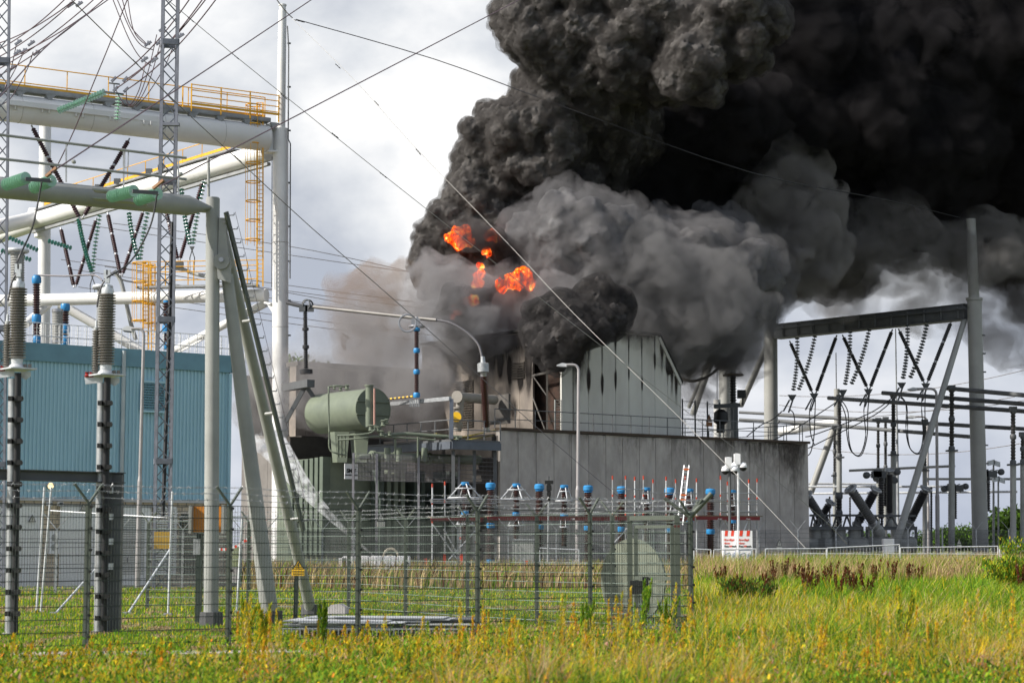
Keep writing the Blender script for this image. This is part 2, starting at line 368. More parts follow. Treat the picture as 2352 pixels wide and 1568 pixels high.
# ------------------------------------------------------------------ grass: blades in one mesh per kind of cover
def leaf_mat(name, tr=.35):
    m = bpy.data.materials.new(name); m.use_nodes = True; nt = m.node_tree; N = nt.nodes; L = nt.links
    N.clear(); o = N.new('ShaderNodeOutputMaterial'); a = N.new('ShaderNodeAttribute'); a.attribute_name = 'tint'
    d = N.new('ShaderNodeBsdfDiffuse'); t = N.new('ShaderNodeBsdfTranslucent'); mx = N.new('ShaderNodeMixShader'); mx.inputs[0].default_value = tr
    L.new(a.outputs[0], d.inputs[0]); L.new(a.outputs[0], t.inputs[0]); L.new(d.outputs[0], mx.inputs[1]); L.new(t.outputs[0], mx.inputs[2]); L.new(mx.outputs[0], o.inputs[0])
    MATS[name] = m; return m
M_LEAF = leaf_mat('leaf_blade')
def blades(name, label, cat, pos, h, w_, lean, cols, tris=2, top=None, kind='stuff', parent=None, up0=None):
    'pos (n,3); per blade height, width, lean; cols (n,3); each blade a bent two-part strip'
    n = len(pos); th = np.random.uniform(0, 2 * np.pi, n); ph = np.random.uniform(0, 2 * np.pi, n)
    side = np.stack([np.cos(th), np.sin(th), np.zeros(n)], 1) * (w_ / 2)[:, None]
    ld = np.stack([np.cos(ph), np.sin(ph), np.zeros(n)], 1) * (lean * h)[:, None]; up = np.array([0, 0, 1.0])
    wind = np.array([.1, 0, 0]) * h[:, None]
    p0 = pos - side; p1 = pos + side; mid = pos + ld * .35 + wind * .3 + up * (h * .55)[:, None]; p2 = mid - side * .8; p3 = mid + side * .8
    tip = pos + ld + wind + up * (h * (1 - lean * .35))[:, None]; tip2 = tip + (side * top if top is not None else side * .1)
    V_ = np.stack([p0, p1, p3, p2, tip, tip2], 1).reshape(-1, 3); i = np.arange(n) * 6
    me = bpy.data.meshes.new(name); me.vertices.add(n * 6); me.vertices.foreach_set('co', V_.astype(np.float32).ravel())
    fc = np.stack([i, i + 1, i + 2, i + 3, i + 3, i + 2, i + 5, i + 4], 1).ravel(); me.loops.add(n * 8); me.loops.foreach_set('vertex_index', fc.astype(np.int32))
    me.polygons.add(n * 2); me.polygons.foreach_set('loop_start', np.arange(n * 2, dtype=np.int32) * 4); me.update(calc_edges=True)
    at_ = me.color_attributes.new('tint', 'FLOAT_COLOR', 'POINT'); cc = np.concatenate([np.repeat(cols, 6, 0), np.ones((n * 6, 1))], 1); at_.data.foreach_set('color', cc.astype(np.float32).ravel())
    me.materials.append(M_LEAF); o = bpy.data.objects.new(name, me); C.objects.link(o)
    if parent is not None: attach(o, parent)
    if label or kind == 'stuff': tag(o, label, cat, kind=kind)
    return o
PAL = {'green': (.115, .215, .022), 'lush': (.12, .27, .02), 'lime': (.3, .36, .03), 'straw': (.5, .38, .2), 'gold': (.62, .43, .025), 'orange': (.56, .2, .03), 'pink': (.42, .24, .17), 'dark': (.05, .085, .022), 'rust': (.12, .035, .018), 'tan': (.34, .24, .13)}
def palette(n, mixw, jit=.25):
    k = list(mixw); wts = np.array([mixw[q] for q in k], float); wts /= wts.sum(); c = np.array([PAL[q] for q in k])[np.random.choice(len(k), n, p=wts)]
    return c * np.random.uniform(1 - jit, 1 + jit, (n, 1))
def field(n, x0, x1, y0, y1):
    'ground points spread evenly over the photo region (nearer ground gets more points per metre of picture)'
    px = np.random.uniform(x0, x1, n); py = np.random.uniform(y0, y1, n)
    D = EYE * F / (py - 1255.0); return np.stack([(px - 1176) / F * D, D, np.zeros(n)], 1)
def patch(pos, s, seed=0):
    return np.array([noise.noise(Vector((p[0] * s, p[1] * s * .55, seed))) for p in pos])
rnd = np.random.uniform
# short lawn inside the fences
p = field(130000, -350, 1640, 1338, 1492); p = p[(p[:, 1] < 82)]
w1 = patch(p, .35, 3); w2 = patch(p, 1.3, 8); n = len(p); c = palette(n, {'lime': 4, 'green': 4, 'gold': 1.0, 'lush': 2}); brown = (w2 + .8 * w1) > .2; c[brown] = palette(brown.sum(), {'tan': 3, 'straw': 2, 'rust': .6})
blades('lawn_grass', 'short mown yellow-green grass inside the wire fences', 'grass', p, rnd(.03, .12, n) * (1 + .4 * (p[:, 1] > 50)) * np.where(brown, .6, 1), .006 + .0003 * p[:, 1], rnd(.2, .8, n), c)
# dry tall stems along the far fences
p = field(15000, 560, 1640, 1312, 1352); p = p[(p[:, 1] > 60)]; n = len(p); c = palette(n, {'straw': 6, 'tan': 3, 'rust': 1.5, 'green': 2, 'lime': 2})
blades('dry_grass', 'dry straw-coloured tall grass in front of the scaffold and equipment', 'grass', p, rnd(.35, 1.25, n), rnd(.04, .07, n), rnd(.1, .5, n), c)
# meadow to the side of the enclosure, from the temporary fence to the camera
p = field(140000, 1590, 2950, 1320, 1520); n = len(p); w1 = patch(p, .12, 5); c = palette(n, {'green': 5, 'lime': 4.5, 'lush': 5, 'gold': .8, 'straw': .8, 'dark': .8})
q = w1 > .12; c[q] = palette(q.sum(), {'lime': 4, 'gold': 2, 'straw': 2, 'green': 3})
blades('meadow_grass', 'bright green tall meadow grass beside the fenced enclosure', 'grass', p, rnd(.2, .62, n) * (1 + .004 * p[:, 1]) * (1 + .7 * np.clip(patch(p, .5, 12) + .5 * patch(p, 1.4, 13), -.5, 1)), .006 + .00032 * p[:, 1], rnd(.15, .75, n), c)
p = field(52000, 1590, 2950, 1318, 1352); n = len(p); c = palette(n, {'straw': 7, 'tan': 3, 'pink': 2, 'green': 2, 'lime': 2}); q = patch(p, .09, 2) > .1; c[q] = palette(q.sum(), {'green': 4, 'lime': 3, 'straw': 2, 'dark': 1})
blades('tall_straw_grass', 'tall pale seeding grass in front of the temporary site fence', 'grass', p, rnd(.6, 1.7, n), rnd(.015, .04, n), rnd(.2, .7, n), c)
# near weeds along the bottom: thin blades and stems, thick in clumps of one colour
p = field(235000, -350, 2750, 1462, 1660); lim = np.where(p[:, 0] < -2.5, 29.3 + .4 * np.sin(p[:, 0] * 2), 35.5 + .6 * np.sin(p[:, 0] * 1.7)); px_ = 1176 + F * p[:, 0] / p[:, 1]; p = p[(p[:, 1] < lim) & (p[:, 1] > 17) & ~((px_ > 630) & (px_ < 1100) & (p[:, 1] > 33.2))]; n = len(p); w1 = patch(p, .55, 1); w2 = patch(p, 1.6, 4); w3 = patch(p, 2.6, 9)
c = palette(n, {'green': 4, 'lime': 6, 'gold': 3, 'straw': .9, 'dark': 3.2, 'lush': 2}, .35)
q = w1 + .4 * w3 > .22; c[q] = palette(q.sum(), {'gold': 6, 'lime': 3, 'orange': .5, 'straw': 2.5, 'green': 1.5}, .3); q = w2 > .42; c[q] = palette(q.sum(), {'pink': 3, 'straw': 1.5, 'tan': 1, 'orange': 1, 'green': 3, 'gold': 2}, .3); q = w2 < -.3; c[q] = palette(q.sum(), {'dark': 4, 'green': 5, 'lush': 3}, .3)
hh = rnd(.07, .36, n) * (1 + 1.0 * np.clip(w2 + w3, 0, 1)) * (1 + 1.1 * patch(p, .33, 21)) * np.clip(.62 + .06 * (p[:, 0] + 3) - .03 * (p[:, 1] - 26), .42, 1.05); nw = np.random.rand(n) < .12
blades('weeds', 'yellow and green weeds filling the near edge of the meadow', 'weeds', p, hh * np.where(nw, 1.3, 1), rnd(.006, .015, n) * np.where(nw, .6, 1), rnd(.15, .9, n) * np.where(nw, .4, 1), c)
q2 = field(9000, -100, 2472, 1455, 1600); q2 = q2[(q2[:, 1] < np.where(q2[:, 0] < -2.5, 28.6, 34.5)) & (patch(q2, .6, 31) > -.05) & ~((np.abs(q2[:, 0] / q2[:, 1] * F - (865 - 1176)) < 235) & (q2[:, 1] > 31))]; m_ = len(q2)
blades('bent_stems', 'long thin bent straw stems leaning out of the near weeds', 'weeds', q2, rnd(.25, .7, m_) * np.clip(.55 + .08 * (q2[:, 0] + 4), .5, 1.1), rnd(.004, .008, m_), rnd(.1, .8, m_), palette(m_, {'straw': 3, 'gold': 3, 'lime': 2, 'tan': 1.5, 'pink': 1}), top=1.6)
# small leaves and seed heads among them
p = p[np.random.rand(n) < .15]; n = len(p); w2 = patch(p, 1.6, 4); z_ = rnd(.05, .42, n); p = p + np.stack([np.zeros(n), np.zeros(n), z_], 1)
c = palette(n, {'green': 6, 'lime': 4, 'gold': .6, 'dark': 3, 'lush': 3}, .35); q = (w2 > .3) | (np.random.rand(n) < .04); c[q] = palette(q.sum(), {'orange': 1.5, 'pink': 3, 'gold': 3, 'green': 1}, .35)
blades('small_leaves', 'small green, pink and orange leaves among the near weeds', 'weeds', p, rnd(.03, .08, n), rnd(.012, .028, n), rnd(.4, 1.4, n), c)
# upright flower spikes: each a thing with its own stem and leafy plume
def spike(name, label, cat, base, h, spread, n, mixw, group, lw=(.008, .02), ll=(.03, .09), taper=1.0, stems=1):
    t = thing(name, label, cat, base, group); m = MB(); P_ = []
    for s in range(stems):
        dx = Vector((random.uniform(-1, 1), random.uniform(-1, 1), 0)) * spread * (0 if stems == 1 else 1.0); top = Vector(base) + dx + Vector((random.uniform(.0, .08) * h, 0, h * random.uniform(.75, 1)))
        m.tube(base, top, .006, .003, 5)
        for _ in range(n // stems):
            f = random.random() ** .7; q = Vector(base).lerp(top, .15 + .85 * f); r = spread * (1 - f * taper * .85) * random.random() ** .5 * (.45 if stems > 1 else 1); a = random.uniform(0, 6.28)
            P_.append((q.x + math.cos(a) * r, q.y + math.sin(a) * r, q.z))
    m.build('stem', M_BARK, t); P_ = np.array(P_); k = len(P_)
    blades('leaves', None, None, P_, rnd(*ll, k), rnd(*lw, k), rnd(.1, .8, k), palette(k, mixw, .3), kind=None, parent=t)
    return t
GOLD = {'gold': 5, 'lime': 4, 'straw': 1, 'green': 1}
SPK = []; SPC = []; sm = MB()
for i in range(620):
    x = random.uniform(560, 2400) if i % 4 else random.uniform(-20, 560); D = random.uniform(22.5, 29.5 if x < 600 else 34); h = random.uniform(.25, .85) * (1.1 if random.random() < .25 else .7) * (1.25 if 545 < x < 640 else min(1.25, .5 + max(0, x - 600) / 1100) - .012 * max(0, D - 27)); b_ = G(x, D); tp_ = b_ + Vector((random.uniform(-.02, .12) * h, 0, h)); sm.tube(b_, tp_, .006, .003, 4); k = 150
    f = np.random.rand(k) ** .7; ctr = np.array(b_)[None] * (1 - (.3 + .7 * f))[:, None] + np.array(tp_)[None] * (.3 + .7 * f)[:, None]; r = random.uniform(.03, .1) * (1 - f * .8) * np.random.rand(k) ** .5; a_ = rnd(0, 6.28, k); SPK.append(ctr + np.stack([np.cos(a_) * r, np.sin(a_) * r, 0 * r], 1)); SPC.append(palette(k, random.choice(({'gold': 5, 'lime': 4, 'straw': 1}, {'gold': 5, 'lime': 2, 'straw': 2}, {'lime': 4, 'green': 4, 'lush': 2}, {'gold': 5, 'orange': 2, 'lime': 1}, {'gold': 3, 'orange': .8, 'lime': 3})), .25))
SPK = np.concatenate(SPK); n = len(SPK); blades('flowering_weeds', 'yellow-green flower spikes rising from the near weeds', 'weeds', SPK, rnd(.02, .06, n), rnd(.006, .014, n), rnd(.1, .8, n), np.concatenate(SPC)); tag(sm.build('weed_stems', mat('olive_stem', (.16, .17, .05), .7), None), 'thin olive stems of the near weeds', 'weeds', kind='stuff')
for x, D, h, lab in ((1470, 35.5, 1.15, 'tall feathery green weed growing against the gate'), (1530, 35.8, .8, 'short feathery weed at the foot of the gate post'), (745, 34, .75, 'leafy nettle-like weed in front of the stacked steel sheets'), (1340, 32, .8, 'feathery yellow weed below the middle fence posts'), (560, 31.5, .95, 'golden weed plume at the end of the pale paving'), (605, 31.0, .8, 'golden weed plume beside the leaning gantry legs'), (2060, 27, 1.1, 'broad golden weed clump in the open meadow')):
    spike('feathery_weed', lab, 'weed', G(x, D), h, .17, 620, {'green': 4, 'lime': 5, 'gold': 3} if 'gold' in lab else {'green': 5, 'lush': 3, 'lime': 3}, None, (.008, .018), (.05, .13), 1.0, 5)
for x, D, h, s, lab in ((1690, 46, .95, .5, 'dark olive bush in the meadow near the enclosure corner'), (1738, 47, .8, .42, 'smaller dark bush beside the olive bush'), (2352, 92, 2.1, 1.2, 'yellow-green willow bush at the meadow edge'), (2330, 70, 1.3, 1.2, 'low green thicket under the willow bush'), (2235, 86, 1.2, 1.6, 'leafy green thicket behind the site fence'), (2190, 84, 1.0, 1.4, 'leafy thicket beside the site fence gap')):
    spike('bush', lab, 'bush', G(x, D), h, s, 2600, {'dark': 5, 'green': 2, 'rust': 1.5} if 'dark' in lab else {'green': 5, 'dark': 2, 'lime': 3, 'gold': 1}, None, (.012, .03) if D < 60 else (.03, .06), (.05, .12) if D < 60 else (.1, .2), .5, 18)
for i, x in enumerate((1735, 1760, 1815, 1850, 1862, 1938, 1950, 1962, 2045, 2070, 2085, 1645, 1722, 1772, 1800, 1828, 1885, 1905, 1922, 1975, 1990, 2008, 2030, 2110, 2118, 1700, 1660, 1000, 1060, 1105, 1335, 1420, 2345)):
    D = random.uniform(54, 92) if x > 1600 else random.uniform(80, 96)
    spike('dock_plant', 'dark rust-brown dock plant gone to seed in the tall grass', 'weed', G(x, D), random.uniform(.8, 1.3), .2, 420, {'rust': 6, 'dark': 1, 'tan': .6}, 'rust-brown dock plants in the tall grass', (.015, .035), (.04, .1), .8, 5)
# ------------------------------------------------------------------ trees on the horizon
def tree(label, base, h, r, n, cols, group, lf=.55):
    t = thing('tree', label, 'tree', base, group); m = MB(); top = Vector(base) + Vector((0, 0, h * .8))
    m.tube(base, top, r * .07, r * .02, 7)
    cl = []
    for k in range(16):
        a = random.uniform(0, 6.28); z = random.uniform(.35, .95); rr = r * random.uniform(.25, .8) * (1.15 - z * .7); c_ = Vector(base) + Vector((math.cos(a) * rr, math.sin(a) * rr, h * z)); cl.append((c_, r * random.uniform(.28, .5)))
        m.tube(Vector(base) + Vector((0, 0, h * z * .6)), c_, r * .025, r * .008, 4)
    m.build('trunk', M_BARK, t); pp = []
    for k in range(n):
        c_, rr = random.choice(cl); d = Vector(np.random.normal(size=3)).normalized() * rr * random.uniform(.55, 1.05); pp.append(tuple(c_ + Vector((d.x, d.y, d.z * .8))))
    pp = np.array(pp); blades('crown', None, None, pp, rnd(.5, 1.2, n) * lf, rnd(.35, .8, n) * lf, rnd(.2, 1.3, n), palette(n, cols, .3), kind=None, parent=t)
G1 = 'distant trees beyond the switchyard'
for x, D, h, r in ((1960, 800, 5, 9), (2010, 830, 6, 10), (2040, 820, 5, 9), (2145, 800, 5.5, 12), (2175, 790, 6, 12), (2205, 800, 6, 12), (2290, 420, 7, 6), (2318, 430, 8.5, 7), (2345, 420, 8, 6), (2235, 800, 7, 12), (2380, 430, 8, 7)):
    tree('distant round dark green tree low on the horizon behind the switchyard', G(x, D), h, r, 1500, {'dark': 6, 'green': 2}, G1, 1.1)
for x, D, h, r in ((672, 250, 25, 6), (700, 252, 25, 6), (728, 250, 23.5, 6), (752, 255, 24, 5), (785, 252, 22.5, 6), (812, 250, 22, 6), (845, 255, 22, 6), (875, 250, 22, 6)):
    tree('tall tree behind the smoke-veiled hall, beyond the white gantry column', G(x, D), h, r, 2600, {'dark': 4, 'green': 5}, 'trees behind the burning hall', .55)
# ------------------------------------------------------------------ blue clad building
BO = at(on_u(60, (-20.3, 84, 0)), 60, 1300); BO.z = 0        # a point of its front wall line
BO = Vector((P(60, 1300, 84).x, 84, 0))
def wall_pt(px, py, back=0.0): return at(on_u(px, BO, back), px, py)
bt = wall_pt(522, 818).z; bm0 = wall_pt(522, 1150).z; bl = on_u(-160, BO); br = on_u(523, BO)
bb = thing('clad_building', 'low building with teal ribbed cladding over a brick base', 'building', tuple((bl + br) / 2))
def strip(name, a, b, z0, z1, th, m, parent, off=0.0, nrm=NB):
    mb = MB(); a = Vector((a.x, a.y, 0)) - nrm * off; b = Vector((b.x, b.y, 0)) - nrm * off
    mb.prism([a + Z * z0, b + Z * z0, b + Z * z1, a + Z * z1], nrm * th); return mb.build(name, m, parent, False)
def ribbed(name, a, b, z0, z1, m, parent, nrm, step=.3, depth=.045, rib=.5):
    'profiled sheet: outline stepped along a-b, extruded upward'
    d = (b - a); Ln = d.length; d.normalize(); n = int(Ln / step); out_ = []; s = Ln / n
    for i in range(n):
        x = i * s
        out_ += [a + d * x, a + d * (x + s * .08) - nrm * depth, a + d * (x + s * rib) - nrm * depth, a + d * (x + s * (rib + .08))]
    out_.append(b); mb = MB(); k = len(out_)
    for p in out_: mb.v.append(Vector((p.x, p.y, z0)))
    for p in out_: mb.v.append(Vector((p.x, p.y, z1)))
    for i in range(k - 1): mb.f.append((i, i + 1, k + i + 1, k + i))
    return mb.build(name, m, parent, False)
DEP = 8.5; depth_pt = on_n(574, br); DEP = (depth_pt - br).length
strip('wall', bl, br, 0, bt - .2, DEP, mat('dark_core', (.05, .05, .05), .9), bb, 0, NB)
ribbed('cladding', bl - NB * .03, br - NB * .03, bm0, bt - .75, M_TEAL, bb, NB, .175, .045)
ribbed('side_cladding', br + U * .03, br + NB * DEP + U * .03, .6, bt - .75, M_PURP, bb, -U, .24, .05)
strip('fascia', bl - NB * .16 , br - NB * .16 + U * .14, bt - .75, bt + .02, .16, M_TEALD, bb)
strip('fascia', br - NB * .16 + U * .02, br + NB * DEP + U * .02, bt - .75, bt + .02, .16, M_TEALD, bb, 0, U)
def _brick(nt, N, L, b):
    tc = N.new('ShaderNodeTexCoord'); mp = N.new('ShaderNodeMapping'); mp.inputs['Rotation'].default_value = (R(90), 0, 0)
    sx = N.new('ShaderNodeSeparateXYZ'); cx = N.new('ShaderNodeCombineXYZ'); L.new(tc.outputs['Object'], sx.inputs[0])
    ad = N.new('ShaderNodeMath'); ad.operation = 'MULTIPLY_ADD'; ad.inputs[1].default_value = 1.26; ad.inputs[2].default_value = 0; L.new(sx.outputs[0], ad.inputs[0])
    L.new(ad.outputs[0], cx.inputs[0]); L.new(sx.outputs[2], cx.inputs[1])
    t = N.new('ShaderNodeTexBrick'); t.inputs['Scale'].default_value = 1; t.inputs['Brick Width'].default_value = .42; t.inputs['Row Height'].default_value = .2; t.inputs['Mortar Size'].default_value = .02
    t.inputs['Color1'].default_value = (.6, .49, .35, 1); t.inputs['Color2'].default_value = (.48, .39, .28, 1); t.inputs['Mortar'].default_value = (.16, .14, .12, 1)
    L.new(cx.outputs[0], t.inputs[0]); L.new(t.outputs[0], b.inputs['Base Color']); b.inputs['Roughness'].default_value = .9
M_BRICK = node_mat('tan_brick', _brick)
strip('brick_base', bl, br, 0, bm0 - .12, .12, M_BRICK, bb, .12)
strip('sill_band', bl, br, bm0 - .12, bm0 - .01, .2, mat('pale_sill', (.5, .5, .5), .6), bb, .2)
z1_ = bm0 - .35
def door(x0, x1, z1, louv=None):
    a = on_u(x0, BO) ; b = on_u(x1, BO); d = strip('door', a, b, .02, z1, .06, M_DOOR, bb, .2)
    d2 = strip('door_frame', a - U * .06, b + U * .06, z1 + .003, z1 + .1, .08, M_GREYP, d, .22)
    if louv:
        m = MB(); a = on_u(louv[0], BO) - NB * .21; b = on_u(louv[1], BO) - NB * .21; z = .5
        while z < louv[2]: m.bar(a + Z * z, b + Z * z, .05, .045); z += .1
        m.build('louvre', M_GREYP, d, False)
    m = MB(); m.box((a + b) / 2 - NB * .24 + Z * 1.1, (.03, .03, .12)); m.build('handle', M_GREYD, d, False)
door(-20, 92, z1_); door(138, 346, z1_, (243, 330, 3.0)); 
def louvre(x0, x1, z0, z1, m_, fm, slat=.11):
    a = on_u(x0, BO) - NB * .16; b = on_u(x1, BO) - NB * .16
    f = MB(); 
    for (p, q) in ((a + Z * z0, b + Z * z0), (a + Z * z1, b + Z * z1)): f.bar(p, q, .14, .1)
    f.bar(a + Z * (z0 + .05), a + Z * (z1 - .05), .1, .1); f.bar(b + Z * (z0 + .05), b + Z * (z1 - .05), .1, .1)
    w_ = f.build('louvre_window', fm, bb, False); m = MB(); z = z0 + .1
    while z < z1 - .06: m.bar(a + Z * z + U * .06, b + Z * z - U * .06, .09, .06); z += slat
    m.build('slats', m_, w_, False)
louvre(320, 374, wall_pt(320, 944).z, wall_pt(320, 876).z, M_TEALD, M_TEAL)
louvre(355, 403, .5, z1_, M_DOOR, M_DOOR)
louvre(415, 470, .5, z1_ - .3, M_FENCE, M_FENCE)
m = MB(); p = on_u(276, BO) - NB * .2; m.tube(p + Z * .2, p + Z * (wall_pt(276, 806).z), .09, None, 10); m.build('downpipe', mat('pale_pipe', (.45, .5, .52), .5), bb)
m = MB(); p = on_u(522, BO) - NB * .2; m.tube(p + Z * .6, p + Z * (bt - .8), .07, None, 8); m.build('downpipe', M_TEAL, bb)
# rooftop rail of white mesh
rb = thing('roof_guardrail', 'white wire mesh guardrail standing on the teal building roof', 'guardrail', tuple(on_u(200, BO, 2.2) + Z * bt))
m = MB(); a = on_u(48, BO, 2.2) + Z * bt; b = on_u(560, BO, 2.2) + Z * bt; n = 26
for i in range(n + 1): m.tube(a.lerp(b, i / n), a.lerp(b, i / n) + Z * 1.15, .022, None, 5)
for h in (.1, .6, 1.15): m.tube(a + Z * h, b + Z * h, .02, None, 5)
m.build('rail', M_WHITE, rb); m = MB()
for k in range(5): m.tube(a + Z * (.2 + k * .18), b + Z * (.2 + k * .18), .007, None, 3)
n2 = int((b - a).length / .2)
for i in range(n2): q = a.lerp(b, i / n2); m.tube(q + Z * .1, q + Z * 1.15, .007, None, 3)
m.build('wire_mesh', M_WHITE, rb)
# wall lamp that is lit, meter boxes, signs on the doors
t = thing('wall_lamp', 'oval wall lamp glowing warm below the teal cladding', 'lamp', tuple(wall_pt(113, 1114)))
c_ = wall_pt(113, 1114) - NB * .22; m = MB(); m.lathe(c_ + NB * .18, c_ - NB * .04, [(0, .1), (.1, .14), (.2, .13)], 14); m.build('housing', M_WHITE, t)
m = MB(); m.lathe(c_ - NB * .02 - Z * .03, c_ - NB * .2 - Z * .05, [(0, .13), (.08, .1), (.12, .05)], 14); m.build('lens', emit_mat('warm_lamp_glass', (1, .72, .35), 1.4), t)
t = thing('wall_box', 'white rounded meter box on the pale door bay', 'box', tuple(wall_pt(121, 1245)))
m = MB(); c_ = wall_pt(121, 1245) - NB * .3; m.box(c_, (.22, .1, .48), (U, NB, Z)); m.build('housing', M_SIGNW, t, False)
for zz in (-.2, .2): m = MB(); m.lathe(c_ - NB * .09 + Z * zz, c_ - NB * .16 + Z * zz, [(0, .16), (.05, .13)], 12); m.build('dial', M_GREYP, t)
for x in (108, 133):
    t = thing('floodlight', 'small white floodlight fixed under the teal cladding edge', 'lamp', tuple(wall_pt(x, 1157)), 'pair of floodlights under the cladding edge'); c_ = wall_pt(x, 1157) - NB * .35
    m = MB(); m.box(c_, (.1, .1, .08), (U, NB, Z)); m.tube(c_, c_ + NB * .3, .025); m.build('housing', M_SIGNW, t, False); m = MB(); m.box(c_ - NB * .103, (.08, .004, .06), (U, NB, Z)); m.build('lens', M_GREYD, t, False)
def tri_sign(c, h, label, right=U, nrm=NB, col=None, group=None, lower=True):
    t = thing('warning_sign', label, 'sign', tuple(c), group); m = MB(); r = Vector(right)
    m.prism([c - r * h * .55, c + r * h * .55, c + Z * h], nrm * .02); m.build('border', M_INK, t, False); c2 = c - nrm * .005
    m = MB(); m.prism([c2 - r * h * .42 + Z * h * .08, c2 + r * h * .42 + Z * h * .08, c2 + Z * h * .85], nrm * .004); m.build('face', col or M_SIGNY, t, False); c3 = c - nrm * .012
    m = MB(); m.prism([c3 + Z * h * .66 - r * h * .02, c3 + Z * h * .36 - r * h * .09, c3 + Z * h * .38 + r * h * .04, c3 + Z * h * .12 - r * h * .03, c3 + Z * h * .12 + r * h * .01, c3 + Z * h * .46 + r * h * .1, c3 + Z * h * .42 - r * h * .01, c3 + Z * h * .66 + r * h * .05], nrm * .004); m.build('bolt_symbol', M_INK, t, False)
    if lower:
        m = MB(); m.box(c - Z * h * .32, (h * .52, .008, h * .27), (r, nrm, Z)); m.build('text_plate', col or M_SIGNY, t, False)
    return t
for x, y, lab in ((188, 1172, 'small triangular warning sign on the louvred door'), (71, 1198, 'small triangular warning sign on the door beside the meter box'), (352, 1170, 'small triangular warning sign on the brick pier')):
    tri_sign(wall_pt(x, y) - NB * .32, .3, lab, col=mat('pale_sign', (.6, .58, .5), .5), lower=False)
# ------------------------------------------------------------------ concrete wall and burning hall
HO = Vector((P(1148, 1300, 120).x, 120, 0)); HE = on_u(1856, HO); ht = at(on_u(1148, HO), 1148, 988).z
hb = thing('fire_wall_block', 'tall grey precast concrete block with vertical panel joints', 'building', tuple((HO + HE) / 2))
m = MB(); Ln = (HE - HO).length; n = 19; s = Ln / n
for i in range(n): m.prism([HO + U * (i * s + .02), HO + U * ((i + 1) * s - .02), HO + U * ((i + 1) * s - .02) + Z * (ht - .01 * (i % 3)), HO + U * (i * s + .02) + Z * (ht - .01 * (i % 3))], NB * (.4 + .004 * (i % 2)))
m.build('panel_wall', M_CONC, hb, False)
m = MB(); o_ = HO + NB * .2; m.prism([o_, HE + NB * .2 - U * .05, HE + NB * 22 - U * .05, HO + NB * 22], Z * (ht - .3)); m.build('core', M_CONCD, hb, False)
m = MB(); m.prism([HE + NB * .41, HE + NB * 22, HE + NB * 22 - Z * -ht, HE + NB * .41 + Z * ht], -U * .3); m.build('end_wall', M_CONCD, hb, False)
m = MB(); m.bar(HO + Z * (ht + .1) + NB * .18, HE + Z * (ht + .1) + NB * .18 + U * .1, .62, .16); m.bar(HE + Z * (ht + .1) + NB * .5, HE + Z * (ht + .1) + NB * 22, .6, .158); m.build('coping', mat('rusty_coping', (.07, .05, .035), .85, var=.5, scale=2), hb, False)
# hall on top
SB = 2.4; HC = on_u(1290, HO, SB); HBr = on_u(1564, HO, SB)
def hz(px, py, p=None): q = p or on_u(px, HO, SB); return at(q, px, py)
hall = thing('burning_hall', 'pale metal-panelled hall with sloping roof, scorched and on fire', 'building', tuple(HC + Z * ht))
zc = hz(1346, 757).z; top_l = HC + Z * zc; t2 = hz(1514, 774); t3 = hz(1564, 882); b3 = HBr + Z * (ht - .1)
t2.z = zc - .05
outline_ = [HC + Z * (ht - .1), b3, Vector((HBr.x, HBr.y, t3.z)), t2, top_l]
# front split into vertical panels (joints are real gaps)
m = MB(); d = (HBr - HC); Lb = d.length; npan = 9; xs = [0, 1.1] + [1.1 + (Lb - 1.1) * (i / 8) for i in range(1, 9)]
def topz(x):
    xt = (t2 - top_l).length; 
    return zc if x <= xt else zc - .05 + (t3.z - zc) * (x - xt) / max(.01, Lb - xt)
xk = (Vector((t2.x, t2.y, 0)) - HC).length
for i in range(len(xs) - 1):
    a, b = xs[i] + .015, xs[i + 1] - .015; pl = [HC + U * a + Z * (ht - .1), HC + U * b + Z * (ht - .1), HC + U * b + Z * topz(b)]
    if a < xk < b: pl.append(HC + U * xk + Z * zc)
    pl.append(HC + U * a + Z * topz(a)); m.prism(pl, NB * .15)
m.build('end_wall', M_HALLB, hall, False)
# scorch marks: thin deposits of soot, thick in the middle and fading out in noise
def soot_mat(name, col, k=1.0):
    m = bpy.data.materials.new(name); m.use_nodes = True; nt = m.node_tree; N = nt.nodes; L = nt.links; b = N['Principled BSDF']; b.inputs['Base Color'].default_value = (*col, 1); b.inputs['Roughness'].default_value = .95
    a = N.new('ShaderNodeAttribute'); a.attribute_name = 'soot'; tc = N.new('ShaderNodeTexCoord'); mp = N.new('ShaderNodeMapping'); mp.inputs['Scale'].default_value = (1, 1, .35); L.new(tc.outputs['Object'], mp.inputs[0]); n = N.new('ShaderNodeTexNoise'); n.inputs['Scale'].default_value = 3.5; n.inputs['Detail'].default_value = 8; n.inputs['Roughness'].default_value = .7; L.new(mp.outputs[0], n.inputs[0])
    r = N.new('ShaderNodeMapRange'); r.inputs[1].default_value = .3; r.inputs[2].default_value = .65; r.inputs[3].default_value = -.35; r.inputs[4].default_value = .35; L.new(n.outputs[0], r.inputs[0])
    ad = N.new('ShaderNodeMath'); ad.operation = 'ADD'; L.new(a.outputs['Fac'], ad.inputs[0]); L.new(r.outputs[0], ad.inputs[1]); mu = N.new('ShaderNodeMath'); mu.operation = 'MULTIPLY'; mu.use_clamp = True; L.new(ad.outputs[0], mu.inputs[0]); L.new(a.outputs['Fac'], mu.inputs[1]); m2 = N.new('ShaderNodeMath'); m2.operation = 'MULTIPLY'; m2.use_clamp = True; m2.inputs[1].default_value = 1.6 * k; L.new(mu.outputs[0], m2.inputs[0]); L.new(m2.outputs[0], b.inputs['Alpha']); MATS[name] = m; return m
M_SOOTA = soot_mat('soot_deposit', (.016, .012, .01)); M_STAIN = soot_mat('brown_black_stain', (.045, .036, .028), .8)
